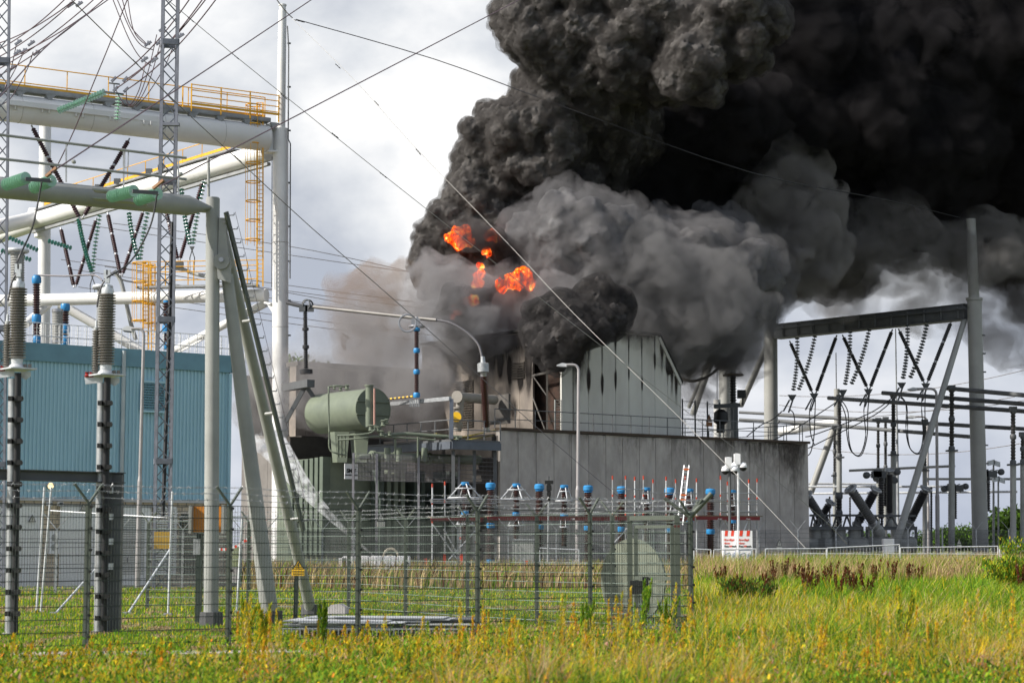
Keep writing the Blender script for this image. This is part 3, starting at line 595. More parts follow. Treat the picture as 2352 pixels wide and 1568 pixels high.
class Soot:
    def __init__(s): s.m = MB(); s.a = []
    def sheet(s, o, ax, w0, w1, z1, ln, prof, k=1.0, nx=6, nz=10, tilt=0):
        'o + ax * x over +-w0 (top) to +-w1 (bottom), hanging ln down from z1; prof(f, g) gives the thickness'
        b = len(s.m.v)
        for j in range(nz + 1):
            f = j / nz; wd = w0 + (w1 - w0) * f
            for i in range(nx + 1):
                g = i / nx * 2 - 1; s.m.v.append(Vector((o.x, o.y, 0)) + ax * (g * wd + tilt * f) + Z * (z1 - ln * f)); s.a.append(k * prof(f, g))
        for j in range(nz):
            for i in range(nx): q = b + j * (nx + 1) + i; s.m.f.append((q, q + 1, q + nx + 2, q + nx + 1))
    def build(s, name, mt, parent):
        me = bpy.data.meshes.new(name); me.from_pydata([tuple(v) for v in s.m.v], [], s.m.f); at_ = me.attributes.new('soot', 'FLOAT', 'POINT'); at_.data.foreach_set('value', s.a); me.materials.append(mt); o = bpy.data.objects.new(name, me); C.objects.link(o); attach(o, parent); return o
drip = lambda f, g: max(0, (1 - g * g)) ** 1.5 * (1 - f) ** .8
band = lambda f, g: (1 - f) ** 1.5 * min(1, (1 - abs(g)) * 8)
blob = lambda f, g: max(0, 1 - g * g - (2 * f - 1) ** 2)
sh = Soot(); fo = lambda x, e=.014: HC + U * x - NB * e
for i, (ln, w0) in enumerate(((4.2, .7), (3.2, .4), (4.2, .17), (3.3, .2), (4.6, .13), (3.6, .15), (2.6, .12))): x = xs[i + 1]; sh.sheet(fo(x), U, w0, w0 * .35, topz(x) - .02, ln, drip, .8)
for i, dz, ln, w0 in ((2, 2.6, 2.4, .2), (3, 2.2, 2.6, .17), (5, 2.6, 1.9, .14), (1, 2.2, 3.0, .3), (4, 2.0, 1.9, .11), (6, 1.0, 2.0, .16)): x = xs[i + 1]; sh.sheet(fo(x, .02), U, w0, w0 * .5, topz(x) - dz, ln * .7, blob, 1.1)
sh.sheet(fo(xk / 2, .026), U, xk / 2, xk / 2, zc - .03, .9, band, .8, 20, 8); sh.sheet(fo(1.4, .03), U, 1.4, .5, zc - .03, 4.2, drip, 1.5)
for f in (.15, .4, .6, .8): x = xk + (Lb - xk) * f; sh.sheet(fo(x, .02), U, .26, .12, topz(x) - .05, 2.2, drip, 1.1)
sh.sheet(fo(xk + (Lb - xk) * .45, .03), U, .35, .25, topz(xk + (Lb - xk) * .45) - .1, 1.1, blob, 1.8)
sh.build('soot_streaks', M_SOOTA, hall)
# side wall A, door opening next to the corner
xa0 = on_n(1224, HC); xa1 = on_n(968, HC); n_a = 9; La = (xa1 - xa0).length; m = MB()
for i in range(n_a):
    a = xa0 + NB * (La * i / n_a + .015); b = xa0 + NB * (La * (i + 1) / n_a - .015); m.prism([a + Z * (ht - .1), b + Z * (ht - .1), b + Z * (zc + .0), a + Z * zc], U * (.15 + .03 * (i % 2)))
m.build('side_wall', M_HALLA, hall, False)
m = MB(); m.prism([HC + NB * .2 + Z * (zc - 1.1), xa0 + Z * (zc - 1.1), xa0 + Z * zc, HC + NB * .2 + Z * zc], U * .15); m.build('lintel', M_SOOT_SHADE, hall, False)
m = MB()
for f in (.5,): q = HC.lerp(xa0, f); m.bar(q + Z * ht, q + Z * (zc - 1.2), .12, .16)
q = HC.lerp(xa0, .3); m.bar(HC + Z * (ht + 4.2), xa0 + Z * (ht + 4.0), .12, .14); m.bar(HC.lerp(xa0, .5) + Z * (ht + .1), xa0 + Z * (ht + 2.6), .06, .08); m.bar(HC.lerp(xa0, .5) + Z * (ht + 2.6), xa0 + Z * (ht + 4.0), .05, .07)
m.build('door_frame', M_CONCD, hall, False)
m = MB(); e_ = [Vector((p.x, p.y, p.z)) for p in outline_]; Hn = La + (xa0 - HC).length
m.prism([HC + NB * .4 + U * .4 + Z * (ht - .2), HBr + NB * .4 - U * .1 + Z * (ht - .2), HBr + NB * .4 - U * .1 + Z * (t3.z - .3), HC + U * xk + NB * .4 + Z * (zc - .3), HC + NB * .4 + U * .4 + Z * (zc - .3)], NB * .1); m.prism([HC + U * .9 + Z * (ht - .2), xa0 + U * .9 + NB * 1 + Z * (ht - .2), xa0 + U * .9 + NB * 1 + Z * zc, HC + U * .9 + Z * zc], U * .1); m.build('dark_backing', M_SOOT_SHADE, hall, False)  # near-black sheet closes the doorway; the interior's darkness is in its colour
m = MB()
for (a, b) in ((HC - U * .2 + Z * (zc + .08), HC + U * (xk + .1) + Z * (zc + .03)), (HC + U * (xk + .1) + Z * (zc + .0), HC + U * (Lb + .1) + Z * (t3.z + .05))):
    m.prism([a - NB * .15, b - NB * .15, b + NB * Hn, a + NB * Hn], Z * .14)
m.build('roof', mat('charred_roof', (.03, .028, .027), .8, var=.4), hall, False)
m = MB(); m.bar(HBr + NB * .08 + Z * ht, HBr + NB * .08 + Z * t3.z, .2, .1); m.bar(HC + U * xk + Z * (zc - .1) - NB * .06, HBr + Z * t3.z - NB * .06, .1, .2); m.build('corner_trim', M_HALLB, hall, False)
def a_louvre(x0, x1, y0, y1, name='louvre'):
    a = on_n(x0, xa0) - U * .06; b = on_n(x1, xa0) - U * .06; z0 = at(a, x0, y1).z; z1 = at(a, x0, y0).z; m = MB(); z = z0
    while z < z1: m.bar(a + Z * z, b + Z * z, .1, .08); z += .16
    m.build(name, mat('sooty_slats', (.1, .085, .07), .7, var=.4), hall, False)
a_louvre(1206, 1177, 828, 866); a_louvre(1088, 1046, 870, 978); a_louvre(1008, 978, 852, 890)
sh = Soot()
for (x, y, w0, h0, k) in ((1150, 836, 14, 90, 1.2), (1172, 850, 12, 100, 1.1), (1196, 868, 12, 80, 1.2), (1132, 812, 18, 120, 1), (1095, 830, 26, 110, .9), (1060, 800, 24, 110, 1), (1215, 830, 14, 190, 1.3), (1040, 840, 22, 120, 1), (1000, 850, 24, 140, 1), (1120, 930, 30, 60, .7), (1180, 940, 20, 70, .7)): sh.sheet(on_n(x, xa0) - U * (.05 + random.uniform(0, .02)), NB, W(w0, 126) * 1.2, W(w0, 126), at(on_n(x, xa0), x, y).z + W(h0, 126) / 2, W(h0, 126), blob, k)
mid_ = (xa0 + xa1) / 2; sh.sheet(mid_ - U * .04, NB, La / 2, La / 2, zc - .05, 2.6, band, 1.2, 20, 8); sh.build('soot_patches', M_SOOTA, hall)
sh = Soot(); 
for (x, w0, ln, k) in ((24.5, 2.0, 3.4, 1.2), (21.5, 2.6, 2.2, .9), (18.6, 1.6, 2.6, 1.0), (15, 2.4, 1.5, .6), (11, 2.0, 1.2, .6), (6, 2.5, 1.3, .5), (25.2, 1.2, 6.5, 1.0), (2, 1.6, 1.2, .5), (22, 3.2, 8, .5), (9, 3, 7, .28), (15, 3.5, 8, .3)): sh.sheet(HO + U * x - NB * (.012 + .002 * w0), U, w0, w0 * .8, ht - .02, ln, lambda f, g: (1 - g * g) * (1 - f) ** 1.1, k * .7, 10, 10)
for x in np.arange(1.3, 26, 1.37): sh.sheet(HO + U * float(x) - NB * .03, U, .16, .07, ht - .02, random.uniform(1, 4), drip, random.uniform(.25, .5))
sh.build('weather_stains', M_STAIN, hb)
# lower hazy hall further back and the wall under it
AX0 = Vector((P(990, 1300, 137).x, 137, 0)); a0 = AX0 - U * 0; a1 = AX0 - U * 10.9
an = thing('annex_hall', 'lower scorched hall behind the transformer, veiled in smoke', 'building', tuple(AX0)); zt = P(716, 842, 131).z; zm = P(716, 1003, 131).z
m = MB(); n = 14
for i in range(n):
    p = a0.lerp(a1, i / n); q = a0.lerp(a1, (i + .97) / n); m.prism([p + Z * zm, q + Z * zm, q + Z * zt, p + Z * zt], NB * .8)
m.build('panel_wall', M_HALLA, an, False); m = MB(); m.prism([a0 - NB * .2 + Z * zt, a1 - NB * .2 + Z * zt, a1 + NB * 1.2 + Z * zt, a0 + NB * 8 + Z * zt], Z * .3); m.build('roof', M_CONCD, an, False)
m = MB(); m.prism([a0 - NB * .8, a1 - NB * .8, a1 + NB * .6, a0 + NB * 8.2], Z * zm); m.build('concrete_base', MATS['near_black_concrete'] if 'near_black_concrete' in MATS else mat('near_black_concrete', (.045, .04, .036), .9, var=.5, scale=.8), an, False)
sh = Soot()
for k, x in enumerate((2, 4.5, 6.6, 8.4, 9.8)): sh.sheet(a0 - U * x - NB * (.03 + .01 * k), U, random.uniform(.6, 1.5), .8, zt - .1, random.uniform(2.5, 4.5), drip, 1.3)
sh.build('soot_patches', M_SOOTA, an)
dw = thing('back_hall', 'smoke-veiled low hall behind the white gantry column, over a concrete wall', 'building', tuple(G(610, 152))); m = MB()
for k in range(8): p = P(556 + k * 14.5, 1300, 152 + k * .3); q = P(556 + k * 14.5 + 14.1, 1300, 152.3 + k * .3); p.z = q.z = 0; zA, zB = P(600, 1003, 152).z, P(600, 862, 152).z; m.prism([p + Z * zA, q + Z * zA, q + Z * zB, p + Z * zB], Vector((0, 4, 0)))
m.build('panel_wall', M_HALLA, dw, False); m = MB()
for k in range(4): p = P(552 + k * 30, 1300, 150.5); q = P(552 + k * 30 + 29.6, 1300, 150.5); p.z = q.z = 0; m.prism([p, q, q + Z * P(600, 1000, 150.5).z, p + Z * P(600, 1000, 150.5).z], Vector((0, 1, 0)))
m.build('concrete_base', M_CONC, dw, False)
# recess behind the transformer
m = MB(); q0 = HO + NB * .4; 
bw = thing('bay_wall', 'dark concrete wall closing the transformer bay', 'wall', tuple(HO + NB * 9)); m.prism([HO + NB * .42 - U * .3, HO + NB * 12 - U * .3, HO + NB * 12 - U * .3 + Z * (ht - .2), HO + NB * .42 - U * .3 + Z * (ht - .2)], U * .28)
m.prism([HO + NB * 12 - U * .3, HO + NB * 12 - U * 7.3, HO + NB * 12 - U * 7.3 + Z * (ht - .1), HO + NB * 12 - U * .3 + Z * (ht - .1)], NB * .4); m.build('panels', mat('near_black_concrete', (.045, .04, .036), .9, var=.5, scale=.8), bw, False)  # near-black base colour with random darker tone
# railing round the roof edge
def railing(label, a, b, h, n, m_=M_GREYD, mid=(.55,), r=.03, parent=None, name='railing', cat='railing'):
    t = parent or thing(name, label, cat, tuple(a)); m = MB()
    for i in range(n + 1): q = a.lerp(b, i / n); m.tube(q, q + Z * h, r, None, 6)
    m.build('post', m_, t) if parent is None else None
    k = m if parent is not None else MB()
    k.tube(a + Z * h, b + Z * h, r * 1.1, None, 6)
    for z in mid: k.tube(a + Z * z, b + Z * z, r * .9, None, 6)
    k.build('rail', m_, t) if parent is None else k.build(name, m_, t); return t
M_RAIL = mat('rail_steel', (.16, .165, .17), .5, .4, var=.3, scale=3)
railing('grey steel handrail running along the concrete block roof edge', HO + Z * (ht + .18) + NB * .5, HE + Z * (ht + .18) + NB * .5, 1.15, 17, M_RAIL)
railing('grey handrail returning along the far end of the block roof', HE + Z * (ht + .18) + NB * .6 - U * .2, HE + Z * (ht + .18) + NB * 14 - U * .2, 1.15, 9, M_RAIL)
gp = thing('mesh_gate', 'narrow steel mesh gate standing open at the dark doorway', 'gate', tuple(hz(1281, 990))); m = MB(); a = on_u(1275, HO, 1.8) + Z * (ht + .2); b = on_u(1289, HO, 1.8) + Z * (ht + .2)
m.tube(a, a + Z * 2.0, .05); m.tube(b, b + Z * 2.0, .03); m.build('frame', M_GREYP, gp); m = MB()
for k in range(12): m.tube(a + Z * (.1 + k * .17), b + Z * (.1 + k * .17), .012, None, 4)
m.build('wire_mesh', M_GREYP, gp)
# ------------------------------------------------------------------ transformer
TD = 118.0
tr = thing('transformer', 'large green power transformer with finned radiators and name plate', 'transformer', tuple(G(800, TD)))
def box_n(name, a, b, z0, z1, depth, m_, parent, back=NB):
    mb = MB(); a = Vector((a.x, a.y, 0)); b = Vector((b.x, b.y, 0)); mb.prism([a + Z * z0, b + Z * z0, b + Z * z1, a + Z * z1], back * depth); return mb.build(name, m_, parent, False)
ta = P(757, 1300, 118.6); tb = on_u(860, ta); ztt = P(790, 1050, 118.5).z
zt0 = .6
box_n('tank', ta, on_u(935, ta), zt0, ztt, 6.0, M_TRAFO, tr)
box_n('base_frame', ta - U * 1.5, on_u(1120, ta), .02, zt0 - .02, 5.5, M_GREYD, tr)
# radiator fins on the side that faces away from V (seen between 685 and 757)
f0 = ta - U * .1
m = MB(); 
for i in range(7):
    p = on_n(752 - i * 11.5, f0 - NB * 0) ; p.z = 0; zt_ = ztt + .04 - i * .03
    m.box(p + Z * ((zt_ + 1.2) / 2) + NB * .0, (.18, .42, (zt_ - 1.2) / 2), (V, U, Z))
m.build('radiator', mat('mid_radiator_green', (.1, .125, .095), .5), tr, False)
for j, xx in enumerate((868, 884, 900, 916, 946, 962, 1010, 1026, 1044)):
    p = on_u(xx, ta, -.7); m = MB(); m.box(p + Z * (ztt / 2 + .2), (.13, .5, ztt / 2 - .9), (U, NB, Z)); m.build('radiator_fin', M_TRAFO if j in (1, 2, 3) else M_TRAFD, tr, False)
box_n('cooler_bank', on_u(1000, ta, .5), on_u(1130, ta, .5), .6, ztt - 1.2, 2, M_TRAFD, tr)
m = MB(); m.box(on_u(1075, ta, -.4) + Z * 4.1, (1.1, .5, .9), (U, NB, Z)); m.build('blue_cabinet', mat('faded_blue', (.06, .13, .2), .5), tr, False)
# conservator
cc = P(857, 939, 117.0); ca = Vector((V.x, V.y, 0)); rc = W(48, 117); c1 = cc; Lc = 5.6; c0 = c1 - ca * Lc
m = MB(); m.lathe(c0 - ca * .35, c1, [(0, .25), (.08, rc * .6), (.2, rc * .86), (.35, rc), (.35 + Lc, rc)], 40); tk = m.build('conservator', M_TRAFO, tr)
m = MB()
for (h) in (.35, -.28): q = c1 + Z * (h * rc); wd = math.sqrt(1 - h * h) * rc; m.bar(q - U * wd + ca * .05, q + U * wd + ca * .05, .1, .06)
m.ring(c1, rc, .03, ca, 40, 5); m.build('end_ribs', M_TRAFO, tk)
m = MB(); q = P(848, 887, 115.9); q2 = P(848, 980, 115.9); m.tube(q2, q, W(8.5, 116), None, 20); m.tube(q, q + Z * .08, W(11, 116), None, 20); m.build('level_gauge_pipe', M_TRAFO, tr)
m = MB(); m.tube(P(860, 892, 115.7), P(860, 980, 115.7), .07, None, 6); m.build('gauge_glass', mat('pink_gauge', (.45, .25, .2), .4), tr)
for (x, y, h) in ((770, 992, 70), (815, 985, 78)):
    D_ = 118.5; m = MB(); a = P(x - 12, y, D_); b = P(x + 22, y, D_); c_ = P(x + 16, y + h, D_); d = P(x - 6, y + h, D_); m.prism([a, b, c_, d], V * .5); m.build('support_leg', M_TRAFO, tr, False)
def pipe(name, l, r, m_, parent, D=None, n=8, k=4):
    q = [P(*p) for p in l]; return MB().path(smooth_pts(q, k) if k else q, r, n).build(name, m_, parent)
pipe('vent_pipe', [(755, 940, 115.2), (755, 895, 115.2), (757, 888, 115.3), (780, 886, 115.4), (800, 890, 115.6)], .05, M_TRAFO, tr)
pipe('vent_pipe', [(754, 905, 115.1), (756, 990, 115.1), (757, 1030, 115.2), (772, 1040, 115.2), (795, 1045, 115.6)], .05, M_TRAFO, tr)
pipe('oil_pipe', [(860, 975, 115.6), (880, 998, 115.6), (930, 996, 115.8), (990, 1000, 116.2), (1060, 1004, 116.6)], .11, M_TRAFO, tr)
pipe('oil_pipe', [(775, 1000, 115.2), (820, 998, 115), (850, 994, 115), (862, 985, 115.2)], .05, M_TRAFO, tr)
pipe('oil_pipe', [(778, 1010, 115.2), (830, 1006, 115), (868, 1002, 115.2), (940, 1006, 115.6), (1000, 1010, 116)], .05, M_TRAFO, tr)
for x in (776, 784, 792, 908, 960): pipe('riser_pipe', [(x, 1000 if x < 900 else 1003, 115.5), (x, 1050, 115.7)], .06, M_TRAFO, tr, k=0)
for (x, y, s) in ((852, 983, .2), (868, 985, .16), (880, 972, .2), (888, 968, .16), (876, 995, .18), (797, 889, .16), (782, 893, .12), (768, 890, .1), (895, 996, .14), (1050, 1005, .14)):
    m = MB(); q = P(x, y, 115.3); m.lathe(q - Z * s, q + Z * s, [(0, s * .4), (s * .3, s), (s * .6, s * .6), (s * 1.4, s * .6), (s * 1.7, s), (s * 2, s * .5)], 10); m.build('valve', M_TRAFO, tr)
m = MB(); a = P(850, 1048, 116.2); b = on_u(1140, Vector((a.x, a.y, 0))); b = Vector((b.x, b.y, a.z)); m.tube(a, b, W(11, 117), None, 18)
for f in (.02, .2, .45): q = a.lerp(b, f); m.tube(q - U * .1, q + U * .1, W(14, 117), None, 18)
m.tube(P(826, 1050, 116.2), a, W(7, 117), None, 14); m.build('cooling_main', M_TRAFO, tr)
for x in (890, 916, 975): m = MB(); q = P(x, 1040, 116.5); m.tube(q - Z * .5, q + Z * .3, .18); m.build('branch_flange', M_TRAFO, tr)
# name plate
pc = P(806.5, 1082, 117.2); pr = U; m = MB(); hw, hh_ = W(18, 117), W(17.5, 117); m.box(pc, (hw, .02, hh_), (U, NB, Z)); npl = m.build('name_plate', M_SIGNW, tr, False)
text('SMIT', 'lettering', M_INK, npl, pc - NB * .03 + Z * .02, U, Z, .22, bold=.014); text('TRANSFORMERS', 'lettering', M_INK, npl, pc - NB * .03 - Z * .22, U, Z, .085, bold=.003)
# steel platform above the bay with its rails, post and beam
pf = thing('platform', 'dark steel walkway platform with handrails above the transformer bay', 'platform', tuple(P(1036, 1010, 116)))
pz = P(1036, 1008, 115.5).z; p0 = Vector((P(1036, 1300, 115.5).x, 115.5, pz)); pL = on_n(843, p0); pL = Vector((pL.x, pL.y, pz)); pR = on_u(1149, p0); pR = Vector((pR.x, pR.y, pz))
m = MB(); m.prism([p0, pR, pR + NB * 4, p0 + NB * 4], -Z * .12); m.prism([p0 + U * .01 - Z * .003, pL - Z * .003, pL + U * 1.2 - Z * .003, p0 + U * 1.2 + NB * .01 - Z * .003], -Z * .1); m.build('deck', M_GREYD, pf, False)
m = MB()
for (a, b) in ((p0, pL), (p0, pR)): m.bar(a - Z * .35, b - Z * .35, .2, .44)
m.build('edge_beam', mat('blue_grey_beam', (.11, .125, .15), .5, .3, var=.3), pf, False)
railing('', p0 + Z * .02, pR + Z * .02, 1.1, 3, M_RAIL, parent=pf, name='handrail', r=.035); railing('', p0 + NB * .2 + Z * .02, pL + Z * .02, 1.1, 6, M_RAIL, parent=pf, name='handrail', r=.035)
m = MB(); m.bar(Vector((p0.x, p0.y, pz)), at(Vector((p0.x, p0.y, 0)), 1036, 916), .22, .22); m.build('post', mat('post_steel', (.13, .15, .19), .5, .4), pf, False)
for f in (.12, .55, .98): q = p0.lerp(pR, f); m = MB(); m.bar(Vector((q.x, q.y, 0)) + NB * .4, Vector((q.x, q.y, pz - .6)) + NB * .4, .2, .2); m.build('column', M_GREYD, pf, False)
gb = thing('support_beam', 'galvanised steel beam carrying the blue-banded insulator', 'beam', tuple(P(960, 920, 117))); m = MB(); m.bar(P(893, 928, 119.5), P(1034, 915, 115.4), .2, W(9, 117)); m.build('beam', M_GALV, gb, False)
m = MB()
for k in range(5): m.bar(P(942 + k * 5, 917, 117.2), P(942 + k * 5, 934, 117.2), .06, .06)
m.build('bracket', M_GALV, gb, False)
m = MB(); a, b = P(892, 916, 118.5), P(948, 910, 117.5)
pb = thing('striped_pole', 'short yellow and black striped pole beside the insulator base', 'pole', tuple(a))
for k in range(12): mm = MB(); mm.tube(a.lerp(b, k / 12), a.lerp(b, (k + 1) / 12), .055, None, 8); (mm.build('yellow_band', M_SIGNY, pb) if k % 2 else mm.build('black_band', M_INK, pb))
tag(MB().bar(P(1046, 1007, 117), P(1135, 988, 118), .5, .06).bar(P(1060, 1012, 116.5), P(1128, 1000, 118), .4, .05).bar(P(1040, 1003, 117.5), P(1090, 1006, 118), .3, .05).bar(P(1000, 995, 117.5), P(1034, 1003, 118), .3, .05).build('fallen_planks', mat('yellowed_plank', (.35, .29, .06), .7, var=.7, col2=(.05, .04, .03)), None, False), 'loose yellowed planks lying on the platform deck', 'planks')
ep = thing('exhaust_pipe', 'grey elbow pipe coming out of the scorched hall wall', 'pipe'); ep.location = P(1050, 980, 118)
m = MB(); a = P(1052, 911, 117.5); b = P(1135, 918, 122); m.tube(a, b, W(11.5, 118), None, 20); m.tube(a - (b - a).normalized() * .15, a, W(14, 118), None, 20); m.build('horizontal_run', mat('pipe_beige', (.27, .25, .22), .6, var=.3), ep)
m = MB(); a = P(1057, 913, 117.8); b = P(1050, 990, 117.8); m.tube(a, b, W(10, 118), None, 20)
for y in (935, 948, 975): m.tube(P(1051, y, 117.8), P(1051, y + 4, 117.8), W(13, 118), None, 20)
m.build('down_run', MATS['pipe_beige'], ep); q = P(1048, 957, 117.3); m = MB(); m.lathe(q, q - Vector((0, .06, 0)), [(0, .3), (.05, .3)], 16); m.build('yellow_disc', M_SIGNY, ep)
m = MB(); a, b = P(1135, 905, 122.2), P(1160, 975, 122.5); m.box((a + b) / 2, (1.0, .08, .9), (NB, U, Z)); m.build('wall_plate', M_CONCD, ep, False)
# screen fence of the bay
sf = thing('screen_fence', 'tall grey wire screen fence in front of the transformer', 'fence'); s0 = P(822, 1300, 113.5); s0.z = 0; sf.location = s0; xs_ = (812, 866, 962, 1054, 1139)
m = MB(); zb, ztp = 0.2, P(822, 1040, 113.5).z
for x in xs_: q = on_u(x, s0); k = MB(); k.bar(q, q + Z * ztp, .13, .13); k.build('post', mat('screen_post', (.22, .215, .23), .5, .3), sf, False)
q0 = on_u(812, s0); q1 = on_u(1139, s0); Lq = (q1 - q0).length; n = int(Lq / .1)
for i in range(n): q = q0.lerp(q1, i / n); m.tube(q + Z * 5.4, q + Z * (ztp - .05), .009, None, 3)
for k in range(int((ztp - 5.4) / .25) + 1): m.tube(q0 + Z * (5.4 + .25 * k), q1 + Z * (5.4 + .25 * k), .014, None, 4)
m.build('wire_mesh', MATS['screen_post'], sf)
# ------------------------------------------------------------------ insulators
def ins(name, label, a, b, r, R_, step, m_, caps=M_STEEL, group=None, cl=.12, n=12, bands=(), cat='insulator', capr=None, loc=None, segs=1):
    a = Vector(a); b = Vector(b); d = (b - a); Ln = d.length; d.normalize(); t = thing(name, label, cat, tuple(loc or a), group)
    g_ = .12 * (segs > 1); sl_ = (Ln - 2 * cl - g_ * 1.5 * (segs - 1)) / segs
    for k in range(segs):
        p = a + d * (cl + k * (sl_ + g_ * 1.5)); m = MB(); m.lathe(p, p + d * sl_, sheds(sl_, r, R_, step), n); m.build('ribbed_body', m_, t)
        if k: mm = MB(); mm.lathe(p - d * g_ * 1.5, p, [(0, r * .9), (g_ * .3, R_ * .8), (g_ * 1.1, R_ * .8), (g_ * 1.5, r * .9)], n); mm.build('joint', caps, t)
    cr_ = capr or r * 1.15
    for (p, q) in ((a, a + d * cl), (b - d * cl, b)): m = MB(); m.tube(p, q, cr_, None, n); m.build('end_cap', caps, t)
    for (f, ln, rr, bm_) in bands: p = a + d * (Ln * f); m = MB(); m.lathe(p - d * ln / 2, p + d * ln / 2, [(0, rr * .85), (ln * .2, rr), (ln * .8, rr), (ln, rr * .85)], n); m.build('band', bm_, t)
    return t
def glass_string(label, a, b, R_, step, m_, group=None, bow=None, n=12, yoke=False):
    a = Vector(a); b = Vector(b); t = thing('glass_insulator', label, 'insulator', tuple(a), group); pl = [a, b] if bow is None else [a.lerp(b, i / 8) + Vector(bow) * (4 * (i / 8) * (1 - i / 8)) for i in range(9)]
    Ln = sum((pl[i + 1] - pl[i]).length for i in range(len(pl) - 1)); k = int(Ln / step); m = MB(); acc = 0; cur = 0; s_ = 0.0
    for i in range(k):
        tg = (i + .5) / k; j = min(int(tg * (len(pl) - 1)), len(pl) - 2); f = tg * (len(pl) - 1) - j; p = pl[j].lerp(pl[j + 1], f); d = (pl[j + 1] - pl[j]).normalized()
        m.lathe(p - d * step * .3, p + d * step * .4, [(0, R_ * .2), (step * .12, R_ * .35), (step * .3, R_), (step * .36, R_ * .97), (step * .38, R_ * .3), (step * .7, R_ * .2)], n)
    m.build('glass_discs', m_, t); MB().path(pl, R_ * .14, 5).build('pin', M_STEEL, t); return t
# bushings and bus bar over the bay
ins('bushing', 'brown ribbed bushing leaning beside the scorched wall, below the curved conductor', P(1118, 992, 117.3), P(1110, 852, 116.5), .16, .235, .13, M_BROWN, cl=.3, n=16)
t = thing('corona_shield', 'silver corona cap topping the leaning brown bushing', 'cap'); t.location = P(1110, 850, 116.5); m = MB(); m.lathe(P(1110, 856, 116.5), P(1109, 820, 116.5), [(0, .2), (.05, .34), (.55, .34), (.62, .15), (.95, .12)], 16); m.build('cap_body', M_GALV, t); m = MB(); m.tube(P(1108, 835, 116.5), P(1107, 818, 116.5), .1); m.build('terminal', M_STEEL, t)
ins('post_insulator', 'tall brown insulator with three blue bands on the galvanised beam', P(957, 912, 117), P(957, 755, 117), .1, .155, .11, M_BROWN, cl=.12, n=16, bands=((.03, .3, .2, M_BLUE), (.37, .28, .19, M_BLUE), (.68, .28, .19, M_BLUE), (.99, .2, .2, M_BLUE)))
t = thing('corona_ring', 'oval steel corona rings around the blue-banded insulator top', 'corona ring'); t.location = P(957, 750, 117)
m = MB(); m.ring(P(957, 750, 117), W(17, 117), .06, (0, 0, 1), 28, 6); m.build('ring', M_STEEL, t); m = MB(); m.ring(P(936, 742, 116), .5, .06, (0, 1, 0), 24, 6, sx=1.0); m.build('side_ring', M_STEEL, t); m = MB(); m.box(P(955, 740, 117), (.25, .2, .2)); m.tube(P(957, 752, 117), P(957, 728, 117), .1); m.build('clamp', M_STEEL, t)
t = thing('post_insulator', 'sooty black insulator on a dark V-shaped steel frame', 'insulator'); t.location = P(703, 885, 121)
a, b = P(703, 858, 121), P(701, 712, 121); Ln = (b - a).length; m = MB(); pr = [(0, .4), (.25, .4), (.3, .2)] + [(x + .35, r) for x, r in sheds(Ln - .35, .1, .15, .13)]; pr = [(x, r if not (abs(x / Ln - .42) < .03 or abs(x / Ln - .7) < .03) else .2) for x, r in pr]; m.lathe(a, b, pr, 12); m.build('ribbed_body', M_DPORC, t)
m = MB(); m.bar(P(655, 890, 123), P(714, 880, 120), .5, .45); m.bar(P(702, 885, 121), P(655, 970, 121), .25, .25); m.bar(P(702, 885, 121), P(730, 925, 121), .25, .25); m.build('frame', M_GREYD, t, False)
m = MB(); m.ring(P(703, 700, 121), .32, .05, (.6, .8, 0), 20, 6); m.ring(P(707, 701, 121), .32, .05, (-.4, .8, .3), 20, 6); m.box(P(697, 708, 121), (.25, .15, .2)); m.box(P(711, 708, 121), (.25, .15, .2)); m.build('head_fitting', M_GREYD, t)
t = thing('bus_tube', 'polished tubular conductor spanning between the two insulators and curving down', 'conductor'); t.location = P(850, 715, 118)
MB().tube(P(714, 704, 121), P(1003, 735, 116.8), W(4.2, 118), None, 14).build('tube', mat('dull_tube', (.2, .19, .18), .55, .4), t); MB().path(smooth_pts(pts([(660, 695, 123), (680, 700, 122), (700, 704, 121)])), .13, 8).build('black_lead', M_WIRED, t)
MB().path(smooth_pts(pts([(1002, 735, 116.8), (1035, 742, 116.7), (1070, 762, 116.6), (1098, 790, 116.5), (1107, 820, 116.5)])), .07, 8).build('curved_lead', M_WIRE, t)
